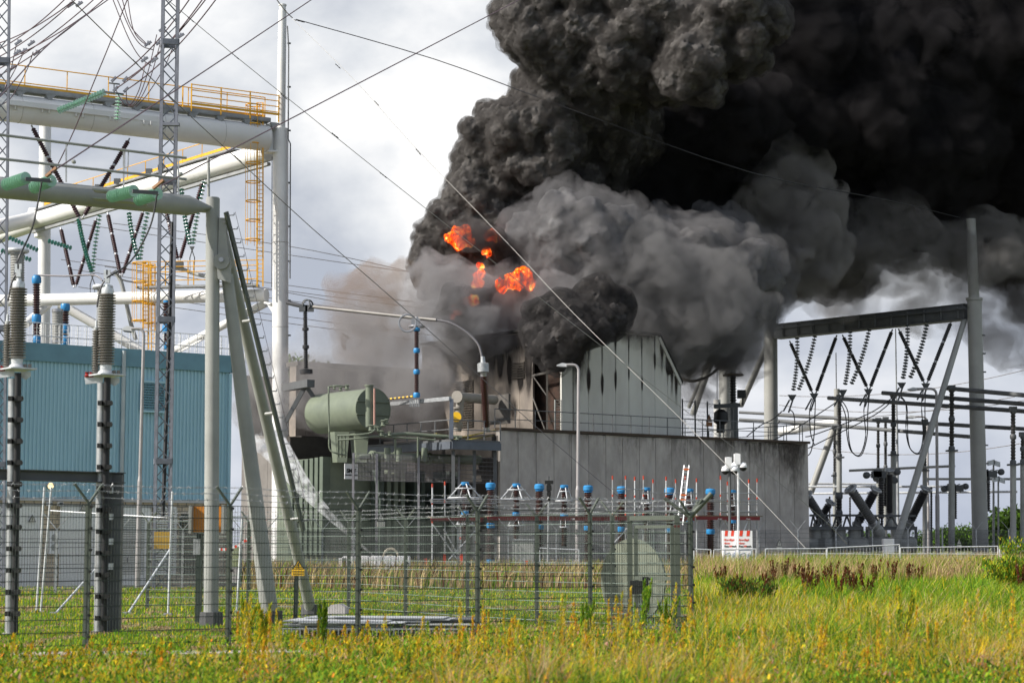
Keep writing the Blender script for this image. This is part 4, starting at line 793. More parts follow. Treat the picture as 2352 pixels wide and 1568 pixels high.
# ------------------------------------------------------------------ grey cable sealing ends in front
def cse(px, D, off, label, plabel):
    'px of the pole top centre; off shifts the photo heights'
    t = thing('cable_termination', label, 'insulator'); t.location = P(px, 860 + off, D); s = D / F
    Y = lambda x, y: P(px + x, y + off, D)
    def part(name, p, q, prof, m_, n=18): m = MB(); m.lathe(p, q, prof, n); return m.build(name, m_, t)
    a, b = Y(3, 838), Y(7, 675); Ln = (b - a).length; part('ribbed_body', a, b, sheds(Ln, 13.5 * s, 20 * s, 6.3 * s), M_GPORC, 22)
    part('top_cap', b, b + Z * .2, [(0, 14 * s), (8 * s, 14.5 * s), (14 * s, 13 * s), (15 * s, 6 * s), (22 * s, 5.5 * s)], M_GALVB)
    part('bottom_flange', Y(2, 858), Y(3, 838), [(0, 19 * s), (4 * s, 17 * s), (8 * s, 13 * s), (20 * s, 14 * s)], M_GALVB)
    m = MB(); m.box(Y(7, 641), (5 * s, 4 * s, 9 * s)); m.bar(Y(3, 640), Y(3, 620), .03, .08); m.bar(Y(9, 640), Y(9, 620), .03, .08); m.build('terminal_clamp', M_GALVB, t, False)
    a, b = Y(-21, 858), Y(-19, 758); Ln = (b - a).length; part('surge_arrester', a, b, sheds(Ln, 6 * s, 9.5 * s, 5.5 * s), M_GPORC, 14)
    part('arrester_cap', b, Y(-17, 700), [(0, 5 * s), (6 * s, 6 * s), (7 * s, 3 * s), (22 * s, 2.6 * s), (23 * s, 1 * s), (55 * s, .8 * s)], M_GALVB)
    m = MB(); m.box(Y(2, 862), (32 * s, .35, 1.6 * s), (U, NB, Z)); m.build('bracket_plate', M_GALVB, t, False)
    m = MB(); m.prism([Y(-46, 866), Y(-4, 864), Y(-4, 878), Y(-44, 882)], Vector((0, .03, 0))); m.prism([Y(12, 866), Y(34, 868), Y(34, 878), Y(22, 886), Y(12, 880)], Vector((0, .03, 0))); m.build('side_plates', M_GALVB, t, False)
    for x in (-40, -30): m = MB(); m.lathe(Y(x, 866), Y(x, 850), [(0, .04), (.03, .055), (.06, .03), (.1, .045)], 10); m.build('red_standoff', mat('red_standoff_paint', (.3, .02, .02), .4), t)
    for x in (32, 22): m = MB(); m.lathe(Y(x, 862), Y(x, 850), sheds(.1, .03, .045, .03), 10); m.build('small_insulator', M_GPORC, t)
    m = MB(); m.path(smooth_pts([Y(5, 640), Y(-6, 655), Y(-13, 680), Y(-17, 705)]), .018, 6); m.build('arrester_lead', M_WIRED, t)
    return t
def cable_post(px, D, ytop, ybase, label):
    s = D / F; t = thing('cable_post', label, 'post', tuple(P(px - 16, ybase, D))); top = P(px - 6, ytop, D); bot = P(px - 14, ybase, D)
    m = MB(); m.tube(bot, top, 10.5 * s, None, 18); m.tube(bot, bot + Z * .03, 17 * s, None, 18); m.build('steel_tube', M_GALV, t)
    m = MB(); off = Vector((16 * s, -.16, 0)); m.tube(bot + off - Z * .0, top + off + Vector((0, 0, .1)), 8 * s, None, 12); m.build('black_cable', M_BLACK, t)
    k = 0; y = ytop + 48
    while y < ybase - 20:
        f = (ybase - y) / (ybase - ytop); q = bot.lerp(top, f) + Vector((11 * s, -.2, 0)); m = MB(); m.bar(q - Vector((14 * s, 0, 0)), q + Vector((19 * s, 0, 0)), .06, .05)
        m.box(q + Vector((-8 * s, -.06, 0)), (.04, .05, .045)); m.box(q + Vector((14 * s, -.06, 0)), (.04, .05, .045)); m.tube(q + Vector((5 * s, 0, -.05)), q + Vector((5 * s, 0, .05)), 10 * s, None, 12); m.build('cable_clamp', M_INK, t); y += 49
    return t
CD = 39.2
cable_post(240, CD, 880, 1452, 'galvanised tube post with a clamped black cable, nearer the lattice mast'); cse(240, CD, 0, 'grey ribbed cable termination beside the downpipe, with clamp on top', '')
cable_post(36, CD - 1.3, 870, 1456, 'galvanised tube post with a clamped black cable, at the photo edge'); cse(36, CD - 1.3, -14, 'grey ribbed cable termination at the photo edge, in front of the blue-banded insulator', '')
t = thing('steel_crossbeam', 'dark grey steel crossbeam joining the two cable posts', 'beam', tuple(P(140, 1085, CD))); m = MB(); a = P(-80, 1075, CD - 1.6); b = P(284, 1086, CD + .25)
m.bar(a, b, .2, .02); m.bar(a - Z * .19, b - Z * .19, .2, .02); m.bar(a - Z * .095 , b - Z * .095, .02, .17); m.build('beam', M_GREYD, t, False)
m = MB(); b2 = P(266, 1090, CD + .2); g2 = P(262, 1450, CD + .2); m.box((b2 + g2) / 2, (.13, .1, (b2.z - g2.z) / 2)); m.build('column', M_GREYD, t, False); m = MB(); m.bar(P(247, 1100, CD), P(244, 1448, CD), .05, .05)
m.build('white_edge', M_GALVB, t, False)
for y in (1125, 1186, 1243, 1300): m = MB(); m.box(P(252, y, CD - .1), (.06, .06, .06)); m.build('clip', M_GALVB, t, False)
# grey cylinders standing behind them on the roof level
for (x, y0, y1, r, lab) in ((40, 790, 577, 16.5, 'large grey ribbed bushing with a silver ring, rising above the roof at the photo edge'), (236, 800, 660, 13, 'grey ribbed bushing with a silver ring behind the nearer cable termination'), (132, 788, 710, 13, 'short grey ribbed bushing standing between the two ringed ones')):
    D = 104; s = D / F; ins('roof_bushing', lab, P(x, y0, D), P(x, y1, D), r * s * .9, r * s, .13, mat('light_grey_porcelain', (.3, .3, .29), .45), cl=.15, n=20)
    if y1 != 710:
        t = thing('ring_electrode', 'silver ring electrode crowning the %s grey bushing' % ('large' if x == 40 else 'smaller'), 'ring', tuple(P(x, y1, D))); m = MB(); m.ring(P(x, y1 - 1, D), (r + 6) * s, 5 * s, (0, 0, 1), 30, 10); m.build('ring', M_GALVB, t); m = MB(); m.tube(P(x, y1 + 4, D), P(x, y1 - 6, D), (r + 3) * s, None, 20); m.build('head_plate', M_STEEL, t)
for (x, y0, y1, lab) in ((84, 790, 632, 'dark insulator with blue cap and blue band beside the white column'), (150, 786, 700, 'dark insulator partly hidden behind the short grey bushing')):
    D = 108; ins('blue_capped_insulator', lab, P(x, y0, D), P(x, y1, D), .15, .22, .13, M_BROWN, cl=.2, bands=((.05, .5, .25, M_BLUE), (.36, .5, .26, M_BLUE), (.93, .4, .26, M_BLUE)), n=12, caps=M_BLUE)
ins('blue_capped_insulator', 'dark insulator with blue bands seen through the lattice mast', P(383, 800, 108), P(383, 690, 108), .16, .24, .14, M_BROWN, bands=((.05, .4, .24, M_BLUE), (.4, .5, .25, M_BLUE)), caps=M_BLUE)
# ------------------------------------------------------------------ front grey gantry
GR = 42.4
gg = thing('grey_gantry', 'grey tubular steel gantry with horizontal beam and splayed legs', 'gantry', tuple(G(487, GR)))
s = GR / F; top = P(489, 456, GR); bot = G(487, GR, 0); m = MB(); m.tube(bot, top, 17 * s, 16 * s, 32); m.build('column', M_GREYP, gg)
m = MB(); m.tube(top, top + Z * .02, 14 * s, None, 24); m.tube(P(479, 480, GR + .1), P(479, 360, GR + .1), 3.4 * s, None, 10); m.build('column_cap', M_GREYP, gg)
m = MB(); a = P(-80, 423, 39.4); b = P(432, 472, 42.0); d = (b - a).normalized(); Lb_ = (b - a).length; m.lathe(a, b, [(0, 23.5 * s), (Lb_, 23.5 * s), (Lb_ + .52, 4 * s)], 36); bmo = m.build('beam', M_GREYP, gg)
for (x, y) in ((80, 425), (280, 447)): m = MB(); m.prism([P(x - 60, y - 8, 40.2), P(x + 60, y + 3, 40.8), P(x + 60, y + 7, 40.8), P(x - 60, y - 4, 40.2)], Vector((0, -.35, 0))); m.prism([P(x - 60, y + 12, 40.2), P(x + 60, y + 23, 40.8), P(x + 60, y + 26, 40.8), P(x - 60, y + 15, 40.2)], Vector((0, -.35, 0))); m.build('flange_plate', M_GREYP, bmo, False)
for y in (474, 486): m = MB(); m.bar(P(442, y - 3, GR), P(497, y + 2, GR), .25, .025); m.build('joint_plate', M_GREYP, gg, False)
l2a, l2b = P(505, 500, GR), G(624, 43.2, .0); m = MB(); m.tube(l2b, l2a.lerp(l2b, .14), 21 * s, 14 * s, 28); m.build('leg', M_GREYP, gg)
l3a, l3b = P(512, 540, GR + .2), G(716, 48, 0); l3b = P(716, 1412, 48); m = MB(); m.tube(l3b, l3a, 14.5 * s, 13 * s, 24); m.build('leg', M_GREYP, gg)
m = MB(); q = P(508, 600, GR - .25); m.tube(q, q + Vector((0, .55, 0)), .17, None, 20); m.prism([P(497, 600, GR - .2), P(530, 592, GR - .2), P(530, 650, GR - .2), P(500, 640, GR - .2)], Vector((0, .08, 0))); m.prism([P(503, 500, GR - .1), P(516, 500, GR - .1), P(526, 600, GR - .1), P(500, 600, GR - .1)], Vector((0, .3, 0))); m.build('knee_joint', M_GREYP, gg, False)
m = MB(); q = P(508, 596, GR - .3); m.tube(q, q + Vector((0, .06, 0)), .05, None, 10); m.build('bolt', M_STEEL, gg)
for q in (bot, l2b, Vector((l3b.x, l3b.y, 0))): m = MB(); m.tube(Vector((q.x, q.y, 0)), Vector((q.x, q.y, .3)), 28 * s, 26 * s, 10); m.build('footing', mat('dark_footing', (.07, .07, .075), .8, bump=.2), gg, False)
ld = thing('ladder', 'dark access ladder with peg rungs leaning along the gantry leg', 'ladder', tuple(P(700, 1215, 44))); m = MB(); a, b = P(519, 487, 42.2), P(697, 1218, 44.8); m.bar(a, b, .055, .11); m.build('stile', mat('dark_ladder_steel', (.06, .07, .055), .5), ld, False)
m = MB()
for k in range(24): q = a.lerp(b, .01 + k / 24); m.tube(q, q + Vector((.16, -.02, -.0)), .012, None, 6); m.tube(q + Vector((.16, -.02, 0)), q + Vector((.16, -.02, .05)), .012, None, 5)
m.build('pegs', M_STEEL, ld)
for f in (.03, .33, .62, .96): m = MB(); q = a.lerp(b, f); m.tube(q, q - Vector((.22, -.1, .02)), .035, None, 8); m.build('bracket', M_GREYP, ld)
m = MB(); m.path([a.lerp(b, i / 20) + Vector((.2, -.03, 0)) for i in range(21)], .006, 4); m.build('safety_wire', M_WIREP, ld)
# two tubular busbars over the gantry beam
for (y0, y1, lab) in ((302, 363, 'upper thin grey tube rail above the grey gantry beam'), (358, 412, 'lower thin grey tube rail above the grey gantry beam')):
    t = thing('tube_rail', lab, 'tube', tuple(P(200, y0, 41))); MB().tube(P(-60, y0, 39.5), P(428, y1, 42), 3.2 * s, None, 10).build('tube', M_GREYP, t)
t = thing('bracket_frame', 'row of pale brackets and a small frame holding the thin tube rails', 'bracket'); t.location = P(284, 420, 41.5)
for (x, y0, y1) in ((152, 332, 418), (284, 348, 432), (410, 365, 448)): m = MB(); m.bar(P(x, y0, 41.4), P(x, y1, 41.4), .025, .03); m.build('upright', M_GALV, t, False)
m = MB(); pq = [P(287, 347, 41.3), P(295, 346, 41.3), P(294, 384, 41.3), P(286, 386, 41.3)]
for i in range(4): m.bar(pq[i], pq[(i + 1) % 4], .02, .02)
m.build('small_frame', M_GALV, t, False)
for i, (a, b, lab) in enumerate((((12, 425, 39.2), (62, 408, 38.6), 'first pale green glass insulator string on the grey gantry beam'), ((76, 432, 39.4), (120, 414, 38.8), 'second pale green glass insulator string, beside the first on the grey beam'), ((254, 452, 39.9), (310, 438, 39.2), 'third pale green glass insulator string on the grey beam, before the lattice mast'), ((316, 460, 40.1), (364, 444, 39.4), 'fourth pale green glass insulator string on the grey beam, crossing the lattice mast'))):
    glass_string(lab, P(*a), P(*b), .125, .085, M_GLASS, n=18)
for (x, y, lab) in ((92, 413, 'dark twin clamp plate joining the first two glass strings'), (338, 441, 'dark twin clamp plate joining the third and fourth glass strings')):
    t = thing('yoke_plate', lab, 'clamp'); t.location = P(x, y, 38.5); MB().bar(P(x - 34, y - 3, 38.5), P(x + 24, y + 1, 38.7), .05, .05).bar(P(x - 34, y + 1, 38.4), P(x + 24, y + 5, 38.6), .03, .03).build('plate', M_GREYD, t, False); MB().bar(P(x + 14, y - 8, 38.4), P(x + 38, y - 28, 38.3), .06, .05).build('dead_end_clamp', mat('bronze_clamp', (.25, .14, .08), .4, .5), t, False); m = MB(); m.lathe(P(x + 74, y - 44, 38.3), P(x + 84, y - 36, 38.3), [(0, .03), (.02, .04), (.05, .04), (.08, .02)], 8); m.build('weight', M_GREYP, t)
# ------------------------------------------------------------------ white gantry
WD = 140.0; ws = WD / F
wg = thing('white_gantry', 'huge white tubular portal gantry with walkways and yellow railings', 'gantry', tuple(G(643, WD)))
m = MB(); cb = G(643, WD); ct = P(649, 25, WD); cj = P(645, 300, WD); jz = lambda a, b, z: a.lerp(b, (z - a.z) / (b.z - a.z))
m.tube(cb, cj, 19 * ws, 18 * ws, 36, True); m.build('column', M_WHITE, wg); m = MB(); m.tube(cj, ct, 10.5 * ws, 9.5 * ws, 28); m.tube(ct, ct + Z * .35, 8 * ws, None, 16); m.tube(ct + Z * .35, ct + Z * .45, 9.5 * ws, None, 16); m.tube(cj - Z * .1, cj + Z * .12, 18.3 * ws, None, 36); m.build('lightning_mast', M_WHITE, wg)
m = MB()
for y in (100, 200, 300, 420, 520, 600, 690, 770, 850, 930, 1000, 1070): q = P(664, y, WD); m.box(q, (.12, .08, .05))
m.path([P(660, 60, WD - .6), P(661, 75, WD - .6), P(663, 110, WD - .6), P(662, 320, WD - .6), P(667, 330, WD - .6), P(666, 640, WD - .6)], .05, 5); m.path([P(625, 360, WD - .5), P(624, 660, WD - .5)], .03, 4); m.build('cable_clips', M_GREYD, wg, False)
fa = P(-40, 241, 129.2); fb = P(613, 318, 139.6); fd = (fb - fa).normalized(); fr = .93
def stations(a, b, n): return [a.lerp(b, i / n) for i in range(n + 1)]
m = MB(); m.tube(fa, fb, fr, None, 40); beam = m.build('beam', M_WHITE, wg); m = MB()
for f in (.12, .36, .61, .83): q = fa.lerp(fb, f); m.ring(q, fr + .004, .014, fd, 40, 4)
m.build('weld_seams', mat('seam_grey', (.4, .39, .37), .6), beam); m = MB()
for z_ in (5, 11, 17, 23): q = jz(cb, cj, z_); m.ring(q, 18.7 * ws, .016, (0, 0, 1), 36, 4)
m.build('weld_seams', MATS['seam_grey'], wg)
m = MB(); m.prism([fb - fd * .1 + Z * 1.05, fb + fd * .9 + Z * .9, fb + fd * .9 - Z * .9, fb - fd * .1 - Z * 1.05], V * .1); m.bar(fb + Z * .95 , P(645, 303, WD), .9, .12); m.bar(fb - Z * .98, P(645, 350, WD), .9, .12); m.build('joint_plate', M_WHITE, wg, False)
sidev = Vector((fd.y, -fd.x, 0)).normalized()    # towards the camera
m = MB(); m.prism([P(14, 232, 129.2), P(365, 272, 135), P(365, 285, 135), P(14, 243, 129.2)], sidev * .5)
for i in (0, 1, 5, 6, 10, 11, 15, 16, 20, 21): q = P(22 + i * 15.5, 246 + i * 1.85, 129.2 + i * .24); m.box(q, (.03, .3, .14))
m.build('side_flange', M_WHITE, beam, False)
def rail_set(parent, a, b, n, m_=M_YELL, hs=(1.2, .65), base=None, r=.035, brackets=True):
    w_ = MB()
    for q in stations(a, b, n): w_.bar(q, q + Z * hs[0], .06, .06)
    for h in hs: w_.tube(a + Z * h, b + Z * h, r, None, 5)
    w_.bar(a + Z * .55, b + Z * .55, .05, .16) if brackets else None
    return w_.build('railing', m_, parent)
wk0 = fa + Z * 1.15 + sidev * .1; wk1 = fb + Z * 1.12 + sidev * .1
m = MB(); m.bar(wk0, wk1, 1.1, .1); m.bar(wk0 + Z * .12 + sidev * .55, wk1 + Z * .12 + sidev * .55, .04, .22)
for q in stations(wk0, wk1, 10): m.prism([q + sidev * .5 - Z * .05, q - sidev * .3 - Z * .4, q + sidev * .5 - Z * .5 + fd * .2, q + sidev * .55 - Z * .05 + fd * .6], fd * .08)
m.build('walkway', mat('walkway_grey', (.3, .31, .32), .6, .2, var=.3), beam, False)
rail_set(beam, wk0 - sidev * .5, wk1 - sidev * .5, 7, hs=(1.9, 0.75), r=.04)
rail_set(beam, wk0.lerp(wk1, .705) + sidev * .55, wk1 + fd * .6 + sidev * .55, 3, hs=(1.9, 1.5, 1.1, .7), r=.04)
m = MB()
for q in stations(wk0.lerp(wk1, .705) + sidev * .55, wk1 + fd * .6 + sidev * .55, 3): m.bar(q, q + Z * 1.95, .09, .09)
for h in (1.9, 1.5, 1.1, .7): m.tube(wk1 + fd * .6 + sidev * .55 + Z * h, wk1 + fd * 1.2 - sidev * .6 + Z * h - Z * .1, .04, None, 5)
q = wk1 + fd * 1.2 - sidev * .6; m.bar(q - Z * .3, q + Z * 1.85, .09, .09); q = wk0.lerp(wk1, .69) - sidev * .3; m.bar(q, q + Z * 1.9, .09, .09); m.build('railing_posts', M_YELL, beam)
def beam2(name, a, b, r0, r1): return MB().tube(a, b, r0, r1, 32).build(name, M_WHITE, wg)
ba, bb_ = P(80, 508, 168), P(618, 348, 141); b2o = beam2('beam', ba, bb_, .72, .7); s2 = (bb_ - ba).normalized(); sv2 = Vector((s2.y, -s2.x, 0)).normalized()
if sv2.y > 0: sv2 = -sv2
beam2('beam', P(-30, 528, 160), P(84, 500, 168), .62, .6); beam2('beam', P(-40, 556, 178), P(88, 512, 169), .6, .62); MB().tube(P(68, 500, 168), P(100, 500, 168), .85, None, 24).build('joint_drum', M_WHITE, wg)
m = MB(); wa, wb = ba.lerp(bb_, .02) + Z * .85, bb_.lerp(ba, .12) + Z * .85; m.bar(wa, wb, .9, .1); m.bar(wa - Z * 1.75 - s2, bb_ - Z * .9, .3, .22); m.build('walkway', MATS['walkway_grey'], b2o, False)
rail_set(b2o, wa + sv2 * -.5, wb + sv2 * -.5, 11, hs=(1.5, .65), r=.035)
m = MB()
for f in (.36, .46, .62, .68): q = wa.lerp(wb, f) + Z * .2 + sv2 * .5; m.box(q, (.25, .15, .2))
m.build('floodlights', M_GREYD, b2o, False)
la, lb = P(-30, 691, 150), P(612, 678, 142); b3o = beam2('beam', la, lb, .44, .46)
m = MB(); m.bar(P(316, 661, 143), P(592, 655, 141.5), .9, .14); m.build('walkway', MATS['walkway_grey'], b3o, False)
w_ = MB()
for x in (314, 345, 380, 432, 445, 500, 540, 568, 592): w_.bar(P(x, 660, 142.5), P(x, 600, 142.5), .07, .07)
for y in (600, 612, 624, 643): w_.tube(P(312, y + 2, 142.6), P(592, y - 3, 141.6), .035, None, 5)
w_.build('railing', M_YELL, b3o)
m = MB(); m.tube(P(613, 665, 142.5), P(613, 691, 142.5), .1, None, 8); m.bar(P(612, 695, 142), P(628, 698, 141), .5, .12); m.prism([P(612, 697, 141.5), P(630, 697, 141), P(630, 725, 141)], Vector((0, .2, 0))); m.build('bracket', M_WHITE, wg, False)
for (a, b, r) in (((112, 698, 150), (58, 745, 146), .3), ((138, 698, 150), (335, 812, 150), .36), ((398, 806, 150), (612, 695, 143), .3)): MB().tube(P(*a), P(*b), r, None, 18).build('brace', M_WHITE, wg)
MB().bar(P(405, 812, 149), P(540, 738, 146), .12, .12).build('stair_rail', M_WHITE, wg, False)
bc = thing('white_column', 'white round column of the gantry standing behind the teal building', 'column', tuple(G(97, 169))); MB().tube(G(97, 169), P(104, 290, 169), .56, .5, 28).build('shaft', M_WHITE, bc)
m = MB(); m.tube(P(97, 520, 169), P(97, 545, 169), .66, None, 28); m.build('collar', M_WHITE, bc)
def cage_ladder(label, x0, x1, y0, y1, D, cy0, cy1, dbl=False):
    t = thing('cage_ladder', label, 'ladder'); t.location = P(x0, y1, D); s = D / F; m = MB(); xm = x0 + (x1 - x0) * .62
    for x in (xm, x1): m.bar(P(x, y0, D), P(x, y1, D), .09, .09)
    n = int((y1 - y0) / 9.5)
    for k in range(n): y = y0 + k * 9.5; m.tube(P(xm, y, D), P(x1, y, D), .025, None, 4)
    m.build('ladder_rungs', M_YELL, t); m = MB(); R_ = (xm - x0) * .75 * s; cx = (x0 + xm) / 2 + 2; y = cy0
    while y <= cy1: m.ring(P(cx, y, D - .25), R_, .045, (0, 0, 1), 16, 4); y += 44
    for k in range(6): a = 2 * math.pi * k / 6 + .4; o = Vector((math.cos(a) * R_, math.sin(a) * R_ - .25, 0)); m.bar(P(cx, cy0, D) + o, P(cx, cy1, D) + o, .05, .03)
    m.build('safety_cage', M_YELL, t); return t
cage_ladder('tall yellow cage ladder hanging below the walkway end, beside the white column', 568, 604, 236, 658, 139, 242, 563)
cage_ladder('shorter yellow cage ladder standing on the teal roof, under the lower walkway', 308, 341, 600, 802, 141, 604, 742)
cage_ladder('second yellow cage ladder on the teal roof, directly beside the shorter one', 333, 356, 606, 806, 145, 610, 752)
# long brown rods and glass strings hanging in Vs
GB = 'brown rod insulators hung in Vs from the white gantry'
def rod(a, b, label, r=.17, segs=3, m_=M_RUBR, group=None, D=None): return ins('rod_insulator', label, P(*a), P(*b), r * .7, r, .16, m_, segs=segs, group=group, cl=.25, capr=.06, n=10)
rod((72, 288, 131), (185, 505, 131), 'long brown rod insulator hanging from the front white beam near the photo edge'); rod((298, 318, 134), (190, 500, 132), 'long brown rod insulator sloping down to meet the one at the photo edge')
VR = [((139, 522, 158), (170, 660, 156)), ((222, 500, 156), (173, 660, 156)), ((247, 488, 153), (277, 634, 151)), ((330, 482, 151), (280, 634, 151)), ((466, 415, 147), (412, 600, 147)), ((378, 470, 148), (409, 600, 147))]
for i, (a, b) in enumerate(VR): rod(a, b, 'brown rod insulator, part of a V hanging under the sloping white beam', group=GB)
GG = 'sea-green glass strings hung under the sloping white beam'
for (a, b) in (((180, 502, 157), (211, 625, 154)), ((230, 492, 155), (213, 625, 154)), ((296, 487, 152), (318, 597, 150)), ((342, 477, 151), (322, 597, 150)), ((417, 432, 148), (437, 562, 146)), ((470, 415, 147), (443, 562, 146))): glass_string('sea-green glass insulator string hanging in a V under the sloping white beam', P(*a), P(*b), .2, .29, M_GLASD, GG, bow=(-.08, 0, -.05), n=10)
for (a, b, lab) in (((20, 545, 148), (88, 575, 147), 'sea-green glass string reaching from the white drum joint towards the roof bushings'), ((110, 553, 153), (165, 570, 152), 'sea-green glass string stretched level beside the white column'), ((2, 575, 148), (72, 597, 147), 'lowest sea-green glass string at the photo edge')): glass_string(lab, P(*a), P(*b), .19, .27, M_GLASD, n=10)
for (x, y, lab) in ((212, 632, 'small triangular steel yoke under the first glass V'), (441, 570, 'triangular steel yoke under the third glass V')):
    t = thing('yoke_plate', lab, 'yoke'); t.location = P(x, y, 150); MB().prism([P(x - 6, y - 4, 149), P(x + 6, y - 4, 149), P(x, y + 8, 149)], Vector((0, .06, 0))).build('plate', M_GREYD, t, False); MB().path([P(x, y + 5, 149), P(x - 5, y + 22, 149), P(x - 4, y + 60, 149)], .04, 5).path([P(x, y + 5, 149), P(x + 6, y + 22, 149), P(x + 5, y + 60, 149)], .04, 5).build('links', M_GREYD, t)
glass_string('long green glass insulator string pulled sideways off the front white beam', P(133, 255, 128), P(242, 211, 126.5), .24, .21, M_GLASS, n=14)
glass_string('green glass insulator string hanging steeply from the front white beam', P(274, 214, 125.4), P(269, 276, 126), .24, .21, M_GLASS, n=14)
t = thing('yoke_plate', 'dark yoke with four clamps joining the long green strings', 'clamp'); t.location = P(262, 205, 124); MB().bar(P(240, 211, 124), P(284, 217, 124), .12, .1).bar(P(250, 191, 124), P(275, 194, 124), .1, .08).bar(P(262, 192, 124), P(262, 213, 124), .06, .06).build('frame', M_GREYD, t, False)
m = MB()
for (x, y) in ((262, 182), (288, 182), (266, 204), (290, 206)): m.bar(P(x - 6, y + 6, 123.8), P(x + 5, y - 5, 123.8), .16, .14)
m.build('clamps', M_LATT, t, False)
# ------------------------------------------------------------------ lattice masts
def lattice(label, xt, xb, ytop, D, wpx):
    t = thing('lattice_mast', label, 'mast', tuple(G(xb, D))); s = D / F; h = wpx / 2 * s; top = P(xt, ytop, D); bot = G(xb, D); d = top - bot; Ht = d.length; ax = Vector((.97, .24, 0)); ay = Vector((-.24, .97, 0)); ms = MB(); mc = MB(); cn = [(1, 1), (1, -1), (-1, -1), (-1, 1)]
    for (i, j) in cn: ms.bar(bot + ax * h * i + ay * h * j, top + ax * h * i + ay * h * j, .1, .1)
    ms.build('legs', M_LATT, t, False); n = int(Ht / .62); z = 0
    for k in range(n):
        a = bot.lerp(top, k / n); b = bot.lerp(top, (k + 1) / n)
        for q in range(4):
            c0, c1 = cn[q], cn[(q + 1) % 4]
            if k % 2: c0, c1 = c1, c0
            mc.bar(a + ax * h * c0[0] + ay * h * c0[1], b + ax * h * c1[0] + ay * h * c1[1], .055, .04)
    mc.build('bracing', M_LATT, t, False); mk = MB(); k = 0; z = 5.0
    while z < Ht:
        c_ = bot.lerp(top, z / Ht)
        for q in range(4): c0, c1 = cn[q], cn[(q + 1) % 4]; mk.bar(c_ + ax * (h + .02) * c0[0] + ay * (h + .02) * c0[1], c_ + ax * (h + .02) * c1[0] + ay * (h + .02) * c1[1], .1, .22)
        z += 5.6
    mk.build('splice_frames', M_LATT, t, False); return t
lm = lattice('grey steel lattice mast standing before the teal building', 393, 371, -80, 79, 34)
m = MB(); m.bar(P(374, 286, 78.4), P(412, 286, 78.4), .25, .12); m.build('crossarm', M_LATT, lm, False); m = MB(); m.path([P(396, 510, 79), P(384, 900, 79), P(374, 1190, 79)], .08, 6); m.build('inner_cable', M_WIRED, lm)
m = MB(); m.box(P(372, 1240, 78.4), (.3, .04, .33)); m.build('yellow_plate', mat('faded_yellow', (.42, .25, .03), .6), lm, False)
lattice('grey steel lattice mast cut by the photo edge', 8, -6, -80, 82, 28)
# ------------------------------------------------------------------ overhead wires
def wire(label, pl, r, m_=M_WIRE, s=None, cat='cable', group=None, name='overhead_cable', k=6):
    q = pts(pl); q = smooth_pts(q, k) if len(q) > 2 else (sag(q[0], q[1], s or 0, 14)); o = MB().path(q, r, 5).build(name, m_, None); return tag(o, label, cat, group)
wire('thick plum conductor sloping across the sky to the white mast top', [(1260, -35, 60), (712, 250, 47), (372, 426, 38.6)], .016, M_WIREP)
wire('second thick plum conductor, ending at the first two glass strings', [(760, -30, 60), (480, 157, 47), (118, 396, 38.2)], .016, M_WIREP)
wire('plum conductor cutting the upper corner of the sky to the lattice mast edge', [(255, -5, 70), (120, 95, 60), (0, 222, 52), (-40, 262, 50)], .02, M_WIREP)
GW = 'parallel plum conductors over the walkway'
for (a, b) in (((150, -2), (-20, 122)), ((175, -2), (-20, 140)), ((217, -2), (-20, 168)), ((240, -2), (-20, 184)), ((165, 5), (-20, 105)), ((210, 25), (-20, 150))): wire('thin conductor crossing the upper corner of the sky above the walkway', [(a[0], a[1], 110), (b[0], b[1], 118)], .034, M_WIREP, s=.3, group=GW)
for (a, b) in (((436, -2), (262, 182)), ((466, -2), (288, 184)), ((478, -8), (266, 204)), ((497, -2), (292, 206))): wire('conductor fanning down from the sky to the four-clamp yoke', [(a[0], a[1], 112), (b[0], b[1], 124)], .04, M_WIREP, s=.5, group='conductors fanning down to the four-clamp yoke')
GJ = 'loose jumper loops hanging by the lattice masts'
for l in ([(258, -4, 118), (293, 83, 118), (320, 130, 118), (348, 152, 118)], [(268, -4, 118), (300, 70, 118), (325, 105, 118), (352, 115, 118)], [(280, -4, 118), (300, 60, 118), (335, 100, 118)], [(293, -4, 118), (306, 68, 118), (328, 98, 118), (345, 103, 118)], [(360, 80, 122), (340, 165, 122), (318, 225, 122), (300, 245, 124)], [(368, 100, 122), (345, 180, 122), (322, 228, 122), (305, 246, 124)], [(334, 145, 122), (320, 205, 122), (300, 240, 124), (285, 240, 124), (265, 205, 124)], [(290, 210, 124), (292, 235, 124), (304, 245, 124)], [(405, 85, 122), (380, 150, 122), (340, 215, 122), (312, 246, 124)], [(76, 120, 118), (60, 165, 120), (25, 225, 120), (-5, 245, 120)], [(56, 118, 118), (40, 150, 120), (10, 205, 120)], [(37, 105, 118), (25, 160, 120), (12, 200, 120)]):
    wire('plum jumper cable hanging in a loose loop near the lattice masts', l, .03, M_WIREP, group=GJ)
GX = 'small clamps on the conductors beside the lattice masts'
for (x, y) in ((42, 98), (40, 121), (55, 118), (72, 100), (84, 122), (30, 156), (340, 101), (355, 138), (332, 137), (373, 67), (415, 83), (162, 12), (182, 10), (366, 98)):
    t = thing('line_clamp', 'small grey bolted clamp on the plum conductors', 'clamp', tuple(P(x, y, 117.8)), GX); q = P(x, y, 117.8); MB().bar(q - Vector((.2, 0, .14)), q + Vector((.2, 0, .14)), .13, .13).build('clamp_body', M_LATT, t, False); MB().box(q + Z * .1, (.05, .05, .08)).build('bolts', M_STEEL, t, False)
wire('thin guy wire running steeply down past the green strings', [(296, -10, 60), (247, 113, 60), (213, 195, 60), (170, 300, 60), (123, 398, 60)], .018, M_WIREP)
